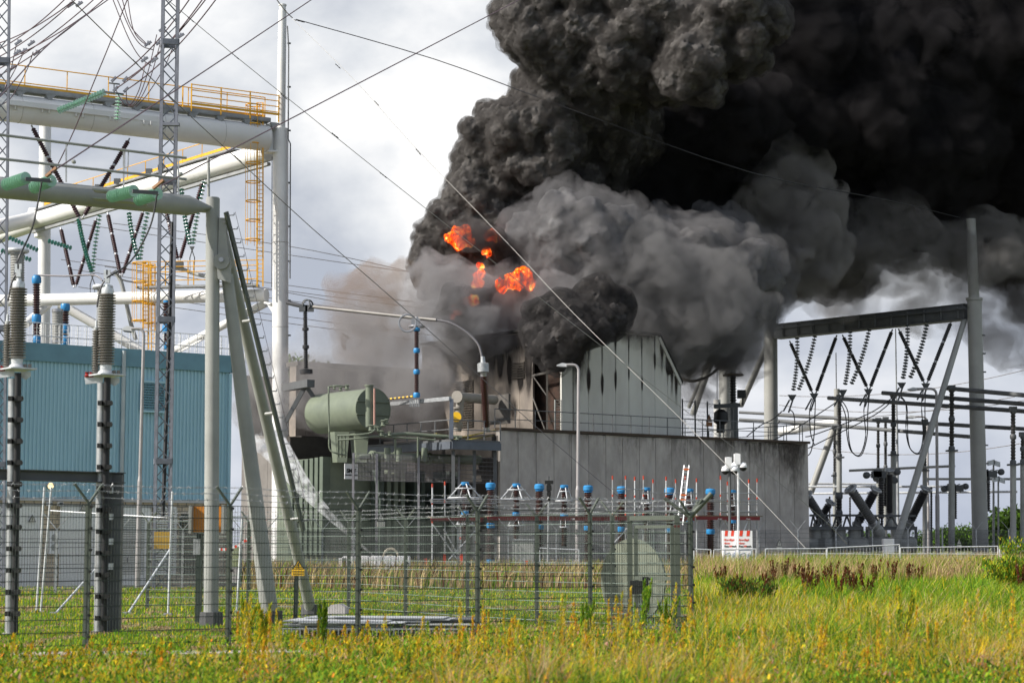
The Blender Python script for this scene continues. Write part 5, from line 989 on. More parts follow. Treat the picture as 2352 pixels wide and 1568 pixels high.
wire('long pale guy wire from the sky through the smoke to the far fence', [(375, -8, 90), (533, 123, 92), (712, 267, 95), (888, 408, 98), (1173, 632, 101), (1444, 843, 104), (1838, 1146, 108), (1945, 1248, 110)], .017, M_WIREW, k=3)
wire('long pale guy wire from the white mast top down past the hall gable', [(672, 44, 138), (820, 190, 132), (950, 335, 127), (1160, 552, 119), (1320, 722, 112), (1560, 958, 106), (1748, 1148, 102), (1850, 1258, 100)], .015, M_WIREW, k=3)
wire('long thin dark guy wire dropping past the grey legs and behind the transformer', [(160, -4, 66), (317, 150, 72), (433, 263, 78), (550, 370, 84), (712, 520, 92), (947, 725, 105), (1250, 996, 110), (1450, 1165, 112)], .02, M_WIRE, k=3)
wire('long drooping earth wire from the white mast top to the smoky far mast', [(680, 45, 139), (1000, 137, 137), (1280, 240, 134), (1720, 395, 137), (2030, 458, 143), (2205, 500, 150)], .035, M_WIRED, k=4)
wire('short wire from the sky to the white mast top', [(632, -5, 138), (655, 25, 138.5), (672, 42, 139)], .04, M_WIREW)
GI = 'small insulator links strung on the guy wires'
for (x0, y0, x1, y1, D) in ((430, 38, 446, 52, 90), (533, 123, 549, 137, 92), (644, 215, 660, 229, 94), (762, 305, 778, 318, 96), (872, 396, 890, 410, 98), (190, 26, 205, 40, 67), (305, 137, 318, 150, 72), (420, 250, 435, 266, 78), (538, 357, 556, 374, 84), (655, 468, 668, 480, 90), (955, 342, 967, 356, 127), (1045, 436, 1056, 450, 123), (1150, 545, 1168, 563, 119), (770, 147, 782, 158, 134), (860, 232, 870, 243, 131), (676, 46, 700, 52, 138)):
    t = thing('guy_insulator', 'small dark insulator link strung on a guy wire against the sky', 'insulator', tuple(P(x0, y0, D)), GI); a, b = P(x0, y0, D - .05), P(x1, y1, D - .05); Ln = (b - a).length; rr = D / F * 1.3; MB().lathe(a, b, [(0, rr * .5), (Ln * .15, rr), (Ln * .25, rr * .4), (Ln * .45, rr), (Ln * .55, rr * .4), (Ln * .75, rr), (Ln, rr * .5)], 8).build('beads', M_INK, t)
for i, (y0, y1, x1) in enumerate(((585, 640, 1050), (672, 742, 1000), (690, 735, 990), (727, 772, 1010), (742, 786, 1000), (655, 700, 1000), (668, 712, 1000), (565, 628, 960))):
    wire('distant parallel line conductor passing behind the white column into the smoke', [(120 + i * 20, y0 - 80 + i * 4, 185), (660, y0, 185), (x1, y1, 185)], .035, M_WIRE, group='distant line conductors behind the white column')
wire('green cable drooping from the grey clamp top past the first glass strings', [(96, 418, 38.3), (75, 520, 38.4), (40, 600, 38.3), (33, 640, 37.9)], .018, M_WIRED); wire('black lead drooping from the third glass strings to the cable termination top', [(362, 440, 38.9), (345, 520, 39), (300, 600, 39.1), (245, 638, 39)], .018, M_WIRED)
wire('grey lead from the dark blue-capped insulator across to the ringed bushing', [(88, 632, 108), (150, 634, 107), (215, 632, 106), (236, 645, 105)], .05, M_WIRE); wire('grey lead from the ringed bushing across to the yellow ladder', [(240, 640, 105), (262, 625, 110), (280, 642, 115), (306, 648, 120)], .05, M_WIRE)
t = thing('bundle_lead', 'grey curved bundle lead hanging from the second rod V', 'cable'); t.location = P(280, 640, 150); MB().path(smooth_pts(pts([(263, 622, 150), (275, 640, 150), (283, 665, 150), (300, 740, 150), (312, 780, 150)])), .16, 8).build('bundle', M_GREYP, t)
t = thing('bus_elbow', 'grey tubular conductor under the last rod V', 'conductor'); t.location = P(440, 630, 148); MB().path(smooth_pts(pts([(395, 615, 148), (420, 618, 148), (450, 630, 148), (500, 640, 147)])), .13, 8).build('tube', M_GREYP, t); MB().box(P(412, 608, 148), (.3, .2, .2)).build('clamp', M_GREYD, t, False)
for (x, y, lab) in ((793, 770, 'group of droplead clamps on the lowest distant conductors'), (883, 752, 'group of droplead clamps on the next distant conductors')):
    t = thing('droplead', lab, 'cable'); t.location = P(x, y, 184); m = MB()
    for k in range(4): m.path(smooth_pts(pts([(x - 6 + k * 4, y - 2 + k * 3, 184), (x - 9 + k * 3, y + 16, 184), (x - 4 + k * 2, y + 34, 184)]), 3), .04, 4); m.box(P(x - 5 + k * 4, y - 3 + k * 3, 184), (.12, .08, .1))
    m.build('leads', M_WIRED, t)
# ------------------------------------------------------------------ street lamps
def lamp(label, xt, yt, xb, D, arm_px, r=.085):
    t = thing('street_lamp', label, 'street lamp', tuple(G(xb, D))); b = G(xb, D); s = D / F; sh = abs(arm_px) * s; top = P(xt, yt + 18, D); sg_ = -1 if arm_px > 0 else 1
    m = MB(); m.tube(b, b.lerp(top, .42), r * 1.35, None, 14); m.tube(b.lerp(top, .42), b.lerp(top, .44), r * 1.35, r, 14); m.tube(b.lerp(top, .44), top, r, r * .85, 14); m.build('pole', mat('lamp_pole_grey', (.38, .36, .36), .45, .3, var=.2), t)
    if D > 100: m = MB(); m.tube(b, b + Z * .9, .38, .15, 14); m.build('base_cone', MATS['lamp_pole_grey'], t)
    q = [top, P(xt - sg_ * -1 * 1, yt + 8, D), P(xt + sg_ * 7, yt + 1, D), P(xt + sg_ * 18, yt - .5, D), P(xt + sg_ * (abs(arm_px) - 18), yt, D)]; m = MB(); m.path(smooth_pts(q), r * .8, 10); m.build('bent_arm', MATS['lamp_pole_grey'], t)
    h0 = P(xt + sg_ * (abs(arm_px) - 20), yt, D); h1 = P(xt + sg_ * (abs(arm_px) + 4), yt + .5, D); m = MB(); e_ = h1 - h0; m.prism([h0 + Z * .08, h0 + e_ * .5 + Z * .14, h1 + Z * .02, h1 - Z * .04, h0 - Z * .1], Vector((0, .35, 0))); m.build('lamp_head', mat('lamp_head_grey', (.55, .56, .58), .4), t, False)
    m = MB(); m.prism([h0 - Z * .09 + e_ * .2, h1 - Z * .06 - e_ * .1, h1 - Z * .1 - e_ * .15, h0 - Z * .14 + e_ * .25], Vector((0, .3, 0))); m.build('lens', M_GREYD, t, False); return t
lamp('tall grey street lamp in front of the concrete block', 1329, 838, 1326, 118, 46, .105)
lamp('pale street lamp beside the far leaning gantry leg, taller of the two', 2151, 893, 2154, 150, 62, .12)
lamp('shorter brown-grey street lamp left of the taller far one', 2130, 957, 2133, 175, 46, .11)
lamp('slim grey street lamp in front of the teal building', 330, 755, 316, 83, 46, .075)
# ------------------------------------------------------------------ far switchyard on the right
M_FPOLE = mat('far_gantry_grey', (.3, .3, .285), .5, var=.2, scale=.5)
rg = thing('far_gantry', 'grey tubular gantry with long box beam, half hidden by the smoke', 'gantry', tuple(G(2250, 150))); s = 150 / F
m = MB(); m.tube(G(2253, 150), P(2238, 690, 150), 18.5 * s, 16.5 * s, 32); m.tube(P(2238, 690, 150), P(2238, 684, 150), 19 * s, None, 32); m.tube(P(2237, 686, 150), P(2230, 503, 150), 12.5 * s, 11 * s, 28); m.build('column', M_FPOLE, rg)
m = MB()
for k in range(11): q = P(2258 + k * 1.15, 770 + k * 42, 149.8); m.box(q, (.14, .1, .05))
m.build('step_pegs', M_GREYD, rg, False)
s = 165 / F; m = MB(); m.tube(G(1772, 165), P(1770, 745, 165), 16.5 * s, 15.5 * s, 30); m.tube(P(1770, 749, 165), P(1770, 743, 165), 18.5 * s, None, 30); m.tube(P(1770, 745, 165), P(1768, 480, 165), 13 * s, 12 * s, 24); m.build('column', M_FPOLE, rg)
ra, rb_ = P(1785, 762, 164.5), P(2222, 716, 150.5); rd = (rb_ - ra).normalized(); m = MB(); m.bar(ra, rb_, .9, .95); bo = m.build('beam', M_GREYD, rg, False); m = MB(); m.bar(ra + Z * .55, rb_ + Z * .55, 1.0, .1); m.bar(ra - Z * .55, rb_ - Z * .55, 1.0, .1)
for k in range(12): q = ra.lerp(rb_, (k + .5) / 12); m.bar(q - Z * .5 - Vector((.2, .62, 0)), q + Z * .4 - Vector((.2, .62, 0)), .1, .1)
m.bar(ra + Z * .2 - Vector((.3, .7, 0)), rb_ + Z * .2 - Vector((.3, .7, 0)), .1, .12); m.build('flanges', M_GREYD, bo, False)
m = MB(); m.tube(P(2215, 735, 150.5), P(2052, 1268, 140), 6.5 * s * .9, 9.5 * s * .8, 24); m.build('leg', M_FPOLE, rg)
m = MB(); m.tube(P(1766, 785, 165), P(1702, 930, 172), 7 * s, None, 18); m.build('leg', M_FPOLE, rg)
r2 = thing('far_column_pair', 'pale column and leaning legs standing in the smoke behind the block roof', 'gantry', tuple(G(1663, 185))); s = 185 / F
m = MB(); m.tube(P(1665, 1010, 185), P(1665, 640, 185), 14 * s, None, 28); m.build('column', M_FPOLE, r2)
for (a, b, r) in (((1652, 775, 188), (1592, 950, 192), 7.5), ((1640, 800, 190), (1582, 935, 194), 4.5)): m = MB(); m.tube(P(*a), P(*b), r * s, None, 18); m.build('leg', M_FPOLE, r2)
GV = 'dark rod insulators hung in Vs from the far gantry beam'
for (a, b) in (((450, 632), (612, 1000)), ((780, 592), (632, 1000)), ((818, 590), (996, 968)), ((1168, 552), (1008, 968)), ((1208, 548), (1392, 932)), ((1580, 492), (1408, 928))):
    p = lambda z, D: P(1665.2 + z[0] / 3.0346, 574.2 + z[1] / 3.0346, D); Da = 164.5 - (a[0] - 370) / 1300 * 14
    ins('rod_insulator', 'dark rod insulator, half of a V below the far gantry beam', p(a, Da), p(b, Da), .13, .17, .16, M_DPORC, segs=3, group=GV, cl=.25, capr=.06, n=8)
GH = 'dark glass strings hung between the far rod Vs'
for (a, b) in (((503, 605), (475, 980)), ((628, 592), (512, 975)), ((872, 562), (836, 940)), ((1006, 548), (880, 935)), ((1272, 515), (1240, 898)), ((1412, 492), (1290, 892))):
    Da = 163.5 - (a[0] - 370) / 1300 * 14; glass_string('dark glass insulator string hanging crookedly below the far gantry beam', p(a, Da), p(b, Da - 1.5), .2, .26, mat('dark_glass', (.03, .05, .05), .2), GH, bow=(.12, 0, -.1), n=9)
GY = 'small yokes and clamps under the far strings'
for (x, y) in ((622, 1015), (1000, 985), (1400, 945), (468, 1025), (822, 990), (1232, 940)):
    t = thing('yoke_plate', 'small dark yoke with twin clamps under the far strings', 'yoke', tuple(p((x, y), 156)), GY); q = p((x, y), 156); MB().prism([q + Vector((-.35, 0, .2)), q + Vector((.35, 0, .2)), q + Vector((.1, 0, -.25)), q + Vector((-.1, 0, -.25))], Vector((0, .08, 0))).build('plate', M_GREYD, t, False); m = MB(); m.bar(q + Vector((-.2, 0, -.2)), q + Vector((-.7, 0, -1.1)), .12, .12); m.bar(q + Vector((.05, 0, -.2)), q + Vector((-.3, 0, -1.2)), .12, .12); m.build('clamps', M_GREYD, t, False)
GL = 'hanging cable loops under the far gantry'
for l in ([(615, 1035), (590, 1120), (595, 1260), (612, 1330), (625, 1360)], [(630, 1035), (628, 1120), (620, 1300), (600, 1400), (580, 1430)], [(990, 1000), (968, 1120), (980, 1300), (940, 1425), (880, 1400), (852, 1300), (840, 1150), (800, 1050)], [(1008, 1000), (996, 1120), (990, 1300), (950, 1428), (890, 1410), (862, 1300), (858, 1130), (812, 1045)], [(1385, 965), (1370, 1080), (1380, 1300), (1350, 1412), (1290, 1380), (1262, 1260), (1262, 1080), (1215, 1020)], [(1400, 965), (1394, 1080), (1392, 1300), (1360, 1414), (1300, 1395), (1275, 1300), (1268, 1090), (1225, 1015)], [(450, 1110), (478, 1140), (486, 1230), (460, 1250)], [(790, 1050), (700, 1110), (480, 1250), (280, 1350)], [(1165, 1030), (1000, 1140), (640, 1280), (560, 1300)], [(1180, 1035), (1040, 1150), (700, 1320), (580, 1380)], [(400, 1120), (330, 1180), (250, 1220), (150, 1300)]):
    q = smooth_pts([p(z, 157) for z in l], 5); tag(MB().path(q, .045, 5).build('cable_loop', M_WIRED, None), 'thin dark cable looping below the far gantry insulators', 'cable', GL)
# tubular busbars on post insulators
def fbus(label, a, b, r=.13): tag(MB().tube(p(a[:2], a[2]), p(b[:2], b[2]), r, None, 10).build('bus_tube', M_GREYD if r > .1 else M_GALV, None), label, 'busbar')
for i, (a, b, ord_) in enumerate((((1545, 962, 148), (2900, 1085, 130), 'highest dark busbar tube, starting beside the far leaning leg'), ((1100, 995, 156), (2900, 1137, 132), 'second dark busbar tube under the highest one'), ((722, 1030, 164), (2900, 1178, 134), 'third dark busbar tube, starting above the block end'), ((370, 1148, 175), (2900, 1292, 154), 'fourth dark busbar tube, running behind the far column'), ((370, 1190, 180), (1705, 1300, 165), 'lowest of the dark busbar tubes behind the block railing'), ((100, 1130, 178), (378, 1145, 176), 'short busbar tube seen over the block railing'), ((100, 1180, 180), (378, 1196, 178), 'short lower busbar tube seen over the block railing'))): fbus(ord_, a, b, .17 if i < 5 else .13)
p7 = lambda x, y, D: P(1720.4 + x / 3.213, 1033.6 + y / 3.213, D)
for i, (a, b, lab) in enumerate((((440, 268, 175), (1480, 268, 172), 'thin pale busbar behind the crossed bushings, upper'), ((440, 320, 178), (1980, 305, 172), 'long pale busbar across the yard behind the crossed bushings'), ((1290, 212, 168), (2060, 212, 165), 'pale busbar passing behind the far gantry column'), ((740, 150, 160), (1520, 116, 155), 'thin dark busbar linking the grey support columns'), ((440, 246, 185), (1060, 250, 185), 'thinnest pale busbar over the crossed bushings'))): tag(MB().tube(p7(*a), p7(*b), .1, None, 8).build('bus_tube', M_GALVB if i in (0, 1, 4) else M_GREYP, None), lab, 'busbar')
tag(MB().tube(P(1790, 992, 190), P(1925, 968, 186), .38, None, 16).build('white_beam', M_WHITE, None), 'pale horizontal gantry tube seen between the far columns', 'beam')
def support(label, x, yt, ym, D, rr, group=None):
    'post insulator yt..ym standing on a grey column down to the ground'
    t = thing('support_post', label, 'insulator post', tuple(G(x, D)), group); s = D / F; a = P(x, ym, D); b = P(x, yt, D); Ln = (b - a).length; m = MB(); pr = [(q, r) for q, r in sheds(Ln, rr * s * .75, rr * s, .22)]; m.lathe(a, b, pr, 10); m.build('ribbed_body', M_DPORC, t)
    mid = a.lerp(b, .5); m = MB()
    for f in (0, .5, 1): q = a.lerp(b, f); m.lathe(q - Z * .2, q + Z * .2, [(0, rr * s * .9), (.1, rr * s * 1.25), (.3, rr * s * 1.25), (.4, rr * s * .9)], 10)
    m.box(a - Z * .15, (rr * s * 2, rr * s * 2, .06)); m.build('flanges', M_GREYD, t); m = MB(); m.tube(G(x, D), a - Z * .1, rr * s * 1.15, None, 14); m.build('column', M_GREYP if 'grey' in label else M_GREYD, t); m = MB(); m.box(b + Z * .15, (.25, .2, .18)); m.build('clamp', M_GREYD, t, False); return t
SP = 'insulator posts carrying the far busbars'
for (x, yt, ym, D, rr) in ((2052, 910, 1040, 160, 5.5), (1928, 916, 1046, 166, 5), (2186, 895, 1030, 148, 6), (2017, 968, 1078, 172, 3.8), (2034, 966, 1072, 172, 3.8), (2327, 944, 1062, 143, 6), (2349, 1002, 1060, 150, 5), (2124, 972, 1076, 165, 4.5), (1917, 985, 1088, 175, 3.6)): support('grey column topped by a dark ribbed insulator under the busbars', x, yt, ym, D, rr, SP)
t = thing('round_column', 'thick pale grey round column behind the block end, with thin rod on top', 'column', tuple(G(1924, 178))); m = MB(); m.tube(G(1924, 178), P(1922, 893, 178), .28, .26, 20); m.build('shaft', M_FPOLE, t); m = MB(); m.tube(P(1921, 893, 178), P(1920, 810, 178), .05, None, 6); m.build('rod', M_GREYD, t)
t = thing('thin_mast', 'tall thin grey lightning mast between the far V strings', 'mast', tuple(G(2062, 170))); m = MB(); m.tube(G(2064, 170), P(2060, 960, 170), .14, .1, 10); m.tube(P(2060, 960, 170), P(2057, 755, 170), .07, .05, 8); m.build('shaft', M_GALV, t); t['label'] = 'tall thin grey lightning mast between the far V strings'
MBq = thing('leaning_strut', 'pale grey leaning gantry strut behind the end of the block', 'strut', tuple(G(1860, 176))); MB().tube(P(1915, 985, 176), P(1862, 1130, 176), .3, .3, 18).build('tube', M_FPOLE, MBq)
# slanted circuit-breaker bushings
def slant(label, xa, ya, xb, yb, r, D, m_=M_DPORC):
    a, b = p7(xb, yb, D), p7(xa, ya, D - 1.0); s = D / F; r = r / 3.213 * s; t = ins('bushing', label, a, b, r * .88, r, .16, m_, cl=.25, n=18, capr=r * .8); d = (b - a).normalized()
    m = MB(); m.ring(b + d * .02, r * 1.15, .1, d, 26, 8); m.build('ring', M_GALV, t); m = MB(); m.lathe(a - d * .9, a, [(0, r * 1.1), (.5, r * 1.1), (.6, r * .8), (.8, r * 1.15), (.9, r * 1.15)], 18); m.build('base_flange', M_GREYP, t); return t
slant('near slanted grey ribbed bushing with silver ring head, leaning away from the block', 750, 285, 925, 545, 36, 140, mat('slate_porcelain', (.1, .1, .1), .4)); slant('dark slanted bushing crossing behind the silver-ringed one', 935, 290, 800, 545, 34, 143, M_DPORC); slant('dark slanted bushing behind the far leaning gantry leg', 1305, 285, 1185, 530, 34, 150, M_DPORC); slant('grey slanted bushing emerging beside the block corner', 425, 330, 565, 550, 34, 143, mat('slate_porcelain', (.1, .1, .1), .4)); slant('small grey slanted bushing behind the one by the block corner', 600, 385, 480, 580, 28, 150)
slant('thick upright dark bushing between the slanted ones', 1037, 150, 1037, 480, 24, 148)
def trestle(label, x0, x1, yt, D):
    t = thing('equipment_frame', label, 'steel frame'); a, b = p7(x0, yt, D), p7(x1, yt, D); t.location = (a.x, D, 0); m = MB(); m.bar(a, b, 1.2, .25)
    n = 3
    for i in range(n + 1): q = a.lerp(b, i / n); m.bar(q - Z * .1, Vector((q.x, q.y, 0)), .18, .18)
    for i in range(n): m.bar(a.lerp(b, i / n) - Z * .2, a.lerp(b, (i + .5) / n) + Z * .9, .12, .12); m.bar(a.lerp(b, (i + .5) / n) + Z * .9, a.lerp(b, (i + 1) / n) - Z * .1, .12, .12)
    m.bar(a + Z * .9, b + Z * .9, .5, .15); m.build('frame', M_GREYD, t, False)
    m = MB()
    for f in (.25, .75): q = a.lerp(b, f) - Z * 1.2; m.lathe(q - Vector((.9, 0, 0)), q + Vector((.9, 0, 0)), [(0, .4), (.1, .55), (.3, .62), (1.5, .62), (1.7, .55), (1.8, .4)], 16); m.tube(q - Z * .9, q + Z * 1.1, .45, None, 14)
    m.build('breaker_tank', M_GREYP, t); m = MB(); q = a.lerp(b, .5) - Z * 2.2; m.box(q, (.5, .3, .5)); m.build('control_box', M_GALVB, t, False); return t
trestle('dark steel frame with round tanks under the slanted bushings by the block corner', 450, 600, 575, 141); trestle('steel frame with round tanks below the crossed bushings', 610, 835, 575, 141); trestle('wide dark steel frame with tanks behind the near leaning leg', 870, 1230, 575, 146)
def pantograph(label, x, y, D, k=1.0, flip=1):
    t = thing('disconnector', label, 'disconnector'); t.location = p7(x, y, D); q = lambda a, b: p7(x + a * k * flip, y + b * k, D); m = MB(); m.bar(q(-100, 10), q(110, -10), .1, .12); m.bar(q(-80, 22), q(80, 14), .1, .08); m.bar(q(-40, 0), q(60, -38), .07, .08); m.bar(q(0, -8), q(90, -28), .07, .08); m.bar(q(-60, 30), q(-40, 50), .07, .07); m.bar(q(-40, 50), q(20, 44), .07, .07); m.bar(q(60, 20), q(64, 55), .07, .07); m.build('arms', mat('arm_grey', (.2, .19, .18), .45, .4), t, False)
    m = MB()
    for a, b in ((-108, 12), (118, -12)): c_ = q(a, b); m.lathe(c_ - Vector((0, .25, 0)), c_ + Vector((0, .25, 0)), [(0, .12), (.05, .22), (.12, .26), (.38, .26), (.5, .15)], 16)
    m.build('end_knobs', M_GREYD, t)
    m = MB(); m.box(q(0, 8), (.7, .3, .25)); m.box(q(-30, -2), (.3, .3, .3)); m.build('drive_box', M_GREYD, t, False); m = MB(); m.lathe(q(0, 330), q(0, 20), sheds((q(0, 20) - q(0, 330)).length, .18, .24, .18), 10); m.build('ribbed_body', M_DPORC, t); return t
pantograph('open grey disconnector arms above the crossed bushings', 975, 172, 150); pantograph('grey disconnector arms in front of the far gantry column', 1760, 170, 160, .85); pantograph('paler disconnector arms with white tips, lower and further back', 1515, 275, 165, .7); pantograph('small disconnector head by the upright thick bushing', 1010, 215, 156, .6, -1)
GC = 'thin columns rising behind the crossed bushings'
for (x, y0, y1, D, r) in ((745, 345, 495, 165, 8), (595, 340, 500, 168, 8), (1478, 320, 620, 165, 10), (885, 320, 560, 162, 8), (1345, 270, 600, 158, 10), (980, 215, 570, 152, 12)):
    s = D / F / 3.213; t = thing('support_post', 'slim dark ribbed post behind the crossed bushings', 'insulator post', tuple(G(1720.4 + x / 3.213, D)), GC); a, b = p7(x, y1, D), p7(x, y0, D); MB().lathe(a, b, sheds((b - a).length, r * s * .7, r * s, .2), 9).build('ribbed_body', M_DPORC, t); MB().tube(Vector((a.x, a.y, 0)), a, r * s * .9, None, 10).build('column', M_GREYD, t)
support('grey column with a dark ribbed insulator just past the block corner', 1927, 1140, 1215, 150, 7)
for i, (x, y, lab) in enumerate(((2282, 1062, 'grey floodlight pair on a slim pole beside the far gantry column'), (2293, 1100, 'small floodlight on a thin pole past the far gantry column'))):
    t = thing('floodlight_pole', lab, 'floodlight', tuple(G(x, 165))); MB().tube(G(x, 165), P(x, y, 165), .12 - .04 * i, .07, 10).build('pole', M_GREYP, t); m = MB(); m.box(P(x - 6, y, 164.8), (.32, .15, .2), (Vector((.9, 0, .2)), Vector((0, 1, 0)), Z)); m.box(P(x + 7, y + 2, 164.8), (.3, .15, .2), (Vector((.9, 0, -.3)), Vector((0, 1, 0)), Z)); m.build('lamp_heads', M_GALVB, t, False)
t = thing('insulator_post', 'dark ribbed insulator with steel ring and curved lead on the block roof', 'insulator post'); t.location = P(1684, 1005, 150); s = 150 / F
a, b = P(1682, 1005, 150), P(1684, 930, 150); MB().bar(a, b, .3, .3).build('stand', M_GREYD, t, False); a, b = P(1684, 935, 150), P(1683, 838, 150); MB().lathe(a, b, sheds((b - a).length, .2, .27, .2), 12).build('ribbed_body', M_DPORC, t); MB().ring(P(1684, 861, 150), W(22, 150), .08, (0, 0, 1), 28, 6).path([P(1663, 861, 150), P(1683, 835, 150), P(1706, 861, 150)], .04, 5).build('ring', mat('bronze_ring', (.2, .15, .11), .5, .3), t); MB().box(P(1683, 833, 150), (.4, .25, .2)).build('head', M_GREYD, t, False); MB().path(smooth_pts(pts([(1562, 868, 148), (1590, 875, 148), (1625, 865, 149), (1655, 842, 150), (1680, 832, 150)])), .11, 8).build('curved_lead', MATS['bronze_ring'], t)
t = thing('roof_bracket', 'dark steel bracket arm holding a hanging motor unit above the roof railing', 'bracket'); t.location = P(1690, 1010, 146); m = MB(); m.bar(P(1690, 1008, 146), P(1690, 925, 146), .3, .3); m.bar(P(1640, 933, 146), P(1700, 930, 146), .25, .3); m.build('arm', M_GREYD, t, False); m = MB(); m.lathe(P(1656, 940, 145.8), P(1655, 995, 145.8), [(0, .2), (.2, .5), (.9, .55), (1.1, .3), (1.7, .3)], 10); m.build('hanging_unit', M_INK, t); m = MB(); m.box(P(1703, 905, 146), (.3, .25, .3)); m.tube(P(1706, 930, 146), P(1706, 908, 146), .06); m.build('black_floodlight', M_INK, t, False)
t = thing('white_post', 'pale round concrete post rising above the roof railing in the smoke', 'post'); t.location = P(1648, 1003, 158); MB().tube(P(1648, 1003, 158), P(1647, 918, 158), .3, .28, 16).build('shaft', M_WHITE, t); MB().tube(P(1647, 918, 158), P(1647, 828, 158), .04, .03, 6).build('rod', M_GREYD, t)
tri_sign(P(1629, 968, 140), .55, 'amber warning triangle on the mesh panel behind the roof railing', U, NB, mat('dull_orange_sign', (.25, .1, .03), .5))
t = thing('wire_screen', 'dark wire mesh panels standing behind the roof railing', 'fence'); t.location = P(1565, 1003, 142); m = MB(); a, b = P(1568, 1003, 142), P(1680, 1010, 150); 
for i in range(60): q = a.lerp(b, i / 60); m.tube(q, q + Z * 2.6, .012, None, 3)
for k in range(9): m.tube(a + Z * k * .32, b + Z * k * .32, .012, None, 3)
m.build('wire_mesh', M_GREYD, t); m = MB()
for i in range(5): q = a.lerp(b, i / 4); m.bar(q, q + Z * 2.7, .1, .1)
m.build('frame_posts', M_GREYD, t, False)
m = MB()
for i, (y, x0, x1) in enumerate(((848, 1790, 2360), (905, 1640, 2360), (918, 1790, 2360), (1015, 1860, 2360))): wire('faint distant power line crossing the sky beyond the switchyard', [(x0, y + (60 if i < 2 else 12), 260), (x1, y, 240)], .05, M_WIRE, s=1.2, group='faint distant power lines')
t = thing('control_cabinet', 'white cabinet in the yard behind the far fence, near the block corner', 'cabinet', tuple(G(2045, 130))); m = MB(); m.box(P(2040, 1258, 130), (.35, .3, .6)); m.build('housing', M_SIGNW, t, False); m = MB(); m.box(P(2040, 1256, 130) - Vector((0, .31, 0)), (.28, .01, .5)); m.build('door', M_DOOR, t, False)
# ------------------------------------------------------------------ fences
def fence(name, label, posts, m_post, m_wire, step, wr, hstep, pw, hfrac=1.0, double=True, yarm=None, barb=True, back=None, wire_z=(0.08, None), posts_on=None, hr=None, hm=None):
    'posts: list of (base, top); each post and each panel between two posts is a part'
    t = thing(name, label, 'fence', tuple(posts[0][0])); prev = None
    for i, (b, tp) in enumerate(posts):
        if posts_on is None or i in posts_on:
            m = MB(); m.bar(b, tp, pw, pw); po = m.build('post', m_post, t, False)
            if pw > .05:
                m = MB(); h = (tp - b).length; z = .25
                while z < h: m.box(b.lerp(tp, z / h) + Vector((pw * .6, -pw * .5, 0)), (.02, .03, .02)); z += .34
                m.build('clips', M_INK, po, False)
            if yarm: m = MB(); m.bar(tp, tp + Vector(yarm[0]), pw * .5, pw * .35); m.bar(tp, tp + Vector(yarm[1]), pw * .5, pw * .35); m.build('barb_arm', m_post, t, False)
        if i:
            a0, a1 = posts[i - 1]; m = MB(); Ln = (b - a0).length; n = max(2, int(Ln / step)); off = Vector((0, -pw * .55, 0)) if double else Vector((0, 0, 0))
            for k in range(n + 1):
                f = k / n; lo = a0.lerp(b, f) + Z * wire_z[0] + off; hi = a1.lerp(tp, f) + off; hi = lo.lerp(hi, hfrac); m.tube(lo, hi, wr, None, 3, False)
            vp = m.build('mesh_panel', m_wire, t, False); m = MB(); H = (a1 - a0).length; k = 0
            while k * hstep < H * hfrac - .05:
                z = (wire_z[0] + .05 + k * hstep) / H; p_, q_ = a0.lerp(a1, z) + off, b.lerp(tp, z) + off; m.bar(p_, q_, (hr or wr * 2.4), (hr or wr * 2.4)); k += 1
            m.build('cross_wires', hm or m_wire, vp, False)
            if yarm and barb:
                m = MB()
                for arm in yarm:
                    for f in (.35, .68, 1.0):
                        pa, pb = a1 + Vector(arm) * f, tp + Vector(arm) * f; q = sag(pa, pb, .03, 8); m.path(q, .003, 4); nb = int(Ln / .16)
                        for k in range(nb):
                            c_ = pa.lerp(pb, k / nb) - Z * (.12 * (k / nb) * (1 - k / nb)); d = Vector((random.uniform(-1, 1), .3, random.uniform(-1, 1))).normalized() * .028; m.tube(c_ - d, c_ + d, .004, None, 3, False)
                m.build('barbed_wire', M_GALV, t, False)
    return t
d0, sd, sx_ = 31.8, 1.43, 2.05; fpx = [(-135, 1505, 1150), (197, 1500, 1156), (524, 1487, 1161), (822, 1472, 1170), (1097, 1463, 1176), (1356, 1457, 1181), (1587, 1452, 1187)]
FP = [(P(x, yb, d0 + sd * (i - 1)), P(x, yt, d0 + sd * (i - 1))) for i, (x, yb, yt) in enumerate(fpx)]
FP = [(Vector((b.x, b.y, 0)), Vector((b.x, b.y, t_.z))) for b, t_ in FP]
fence('mesh_fence', 'nearest green wire mesh fence with Y-shaped barbed wire arms', FP[:-1] + [FP[-1]], M_FENCP, M_FENCE, .05, .0036, .2, .085, yarm=((-.2, -.16, .31), (.17, .16, .31)), hr=.012)
t = thing('corner_arm', 'large tubular Y arm on the corner post of the green fence', 'fence arm', tuple(FP[-1][1])); q = FP[-1][1]; m = MB(); m.tube(q, P(1634, 1133, q.y), .05, None, 12); m.tube(q, P(1526, 1143, q.y), .035, None, 12); m.build('arm_tubes', M_FENCP, t)
bpx = [(1587, 39), (1407, 40.7), (1233, 42.6), (1074, 45), (932, 48.2), (801, 51.3), (681, 52), (571, 52.6), (462, 53.2), (340, 53.8)]; BP = [(Vector((P(x, 1300, D).x, D, 0)), Vector((P(x, 1300, D).x, D, 2.28))) for x, D in bpx]
fence('mesh_fence', 'green wire mesh fence closing the back of the enclosure', BP, M_FENCP, M_FENCE, .05, .003, .2, .085, yarm=((-.22, .1, .3), (.22, -.1, .3)), hr=.013, hm=mat('pale_green_wire', (.2, .25, .22), .4, .2))
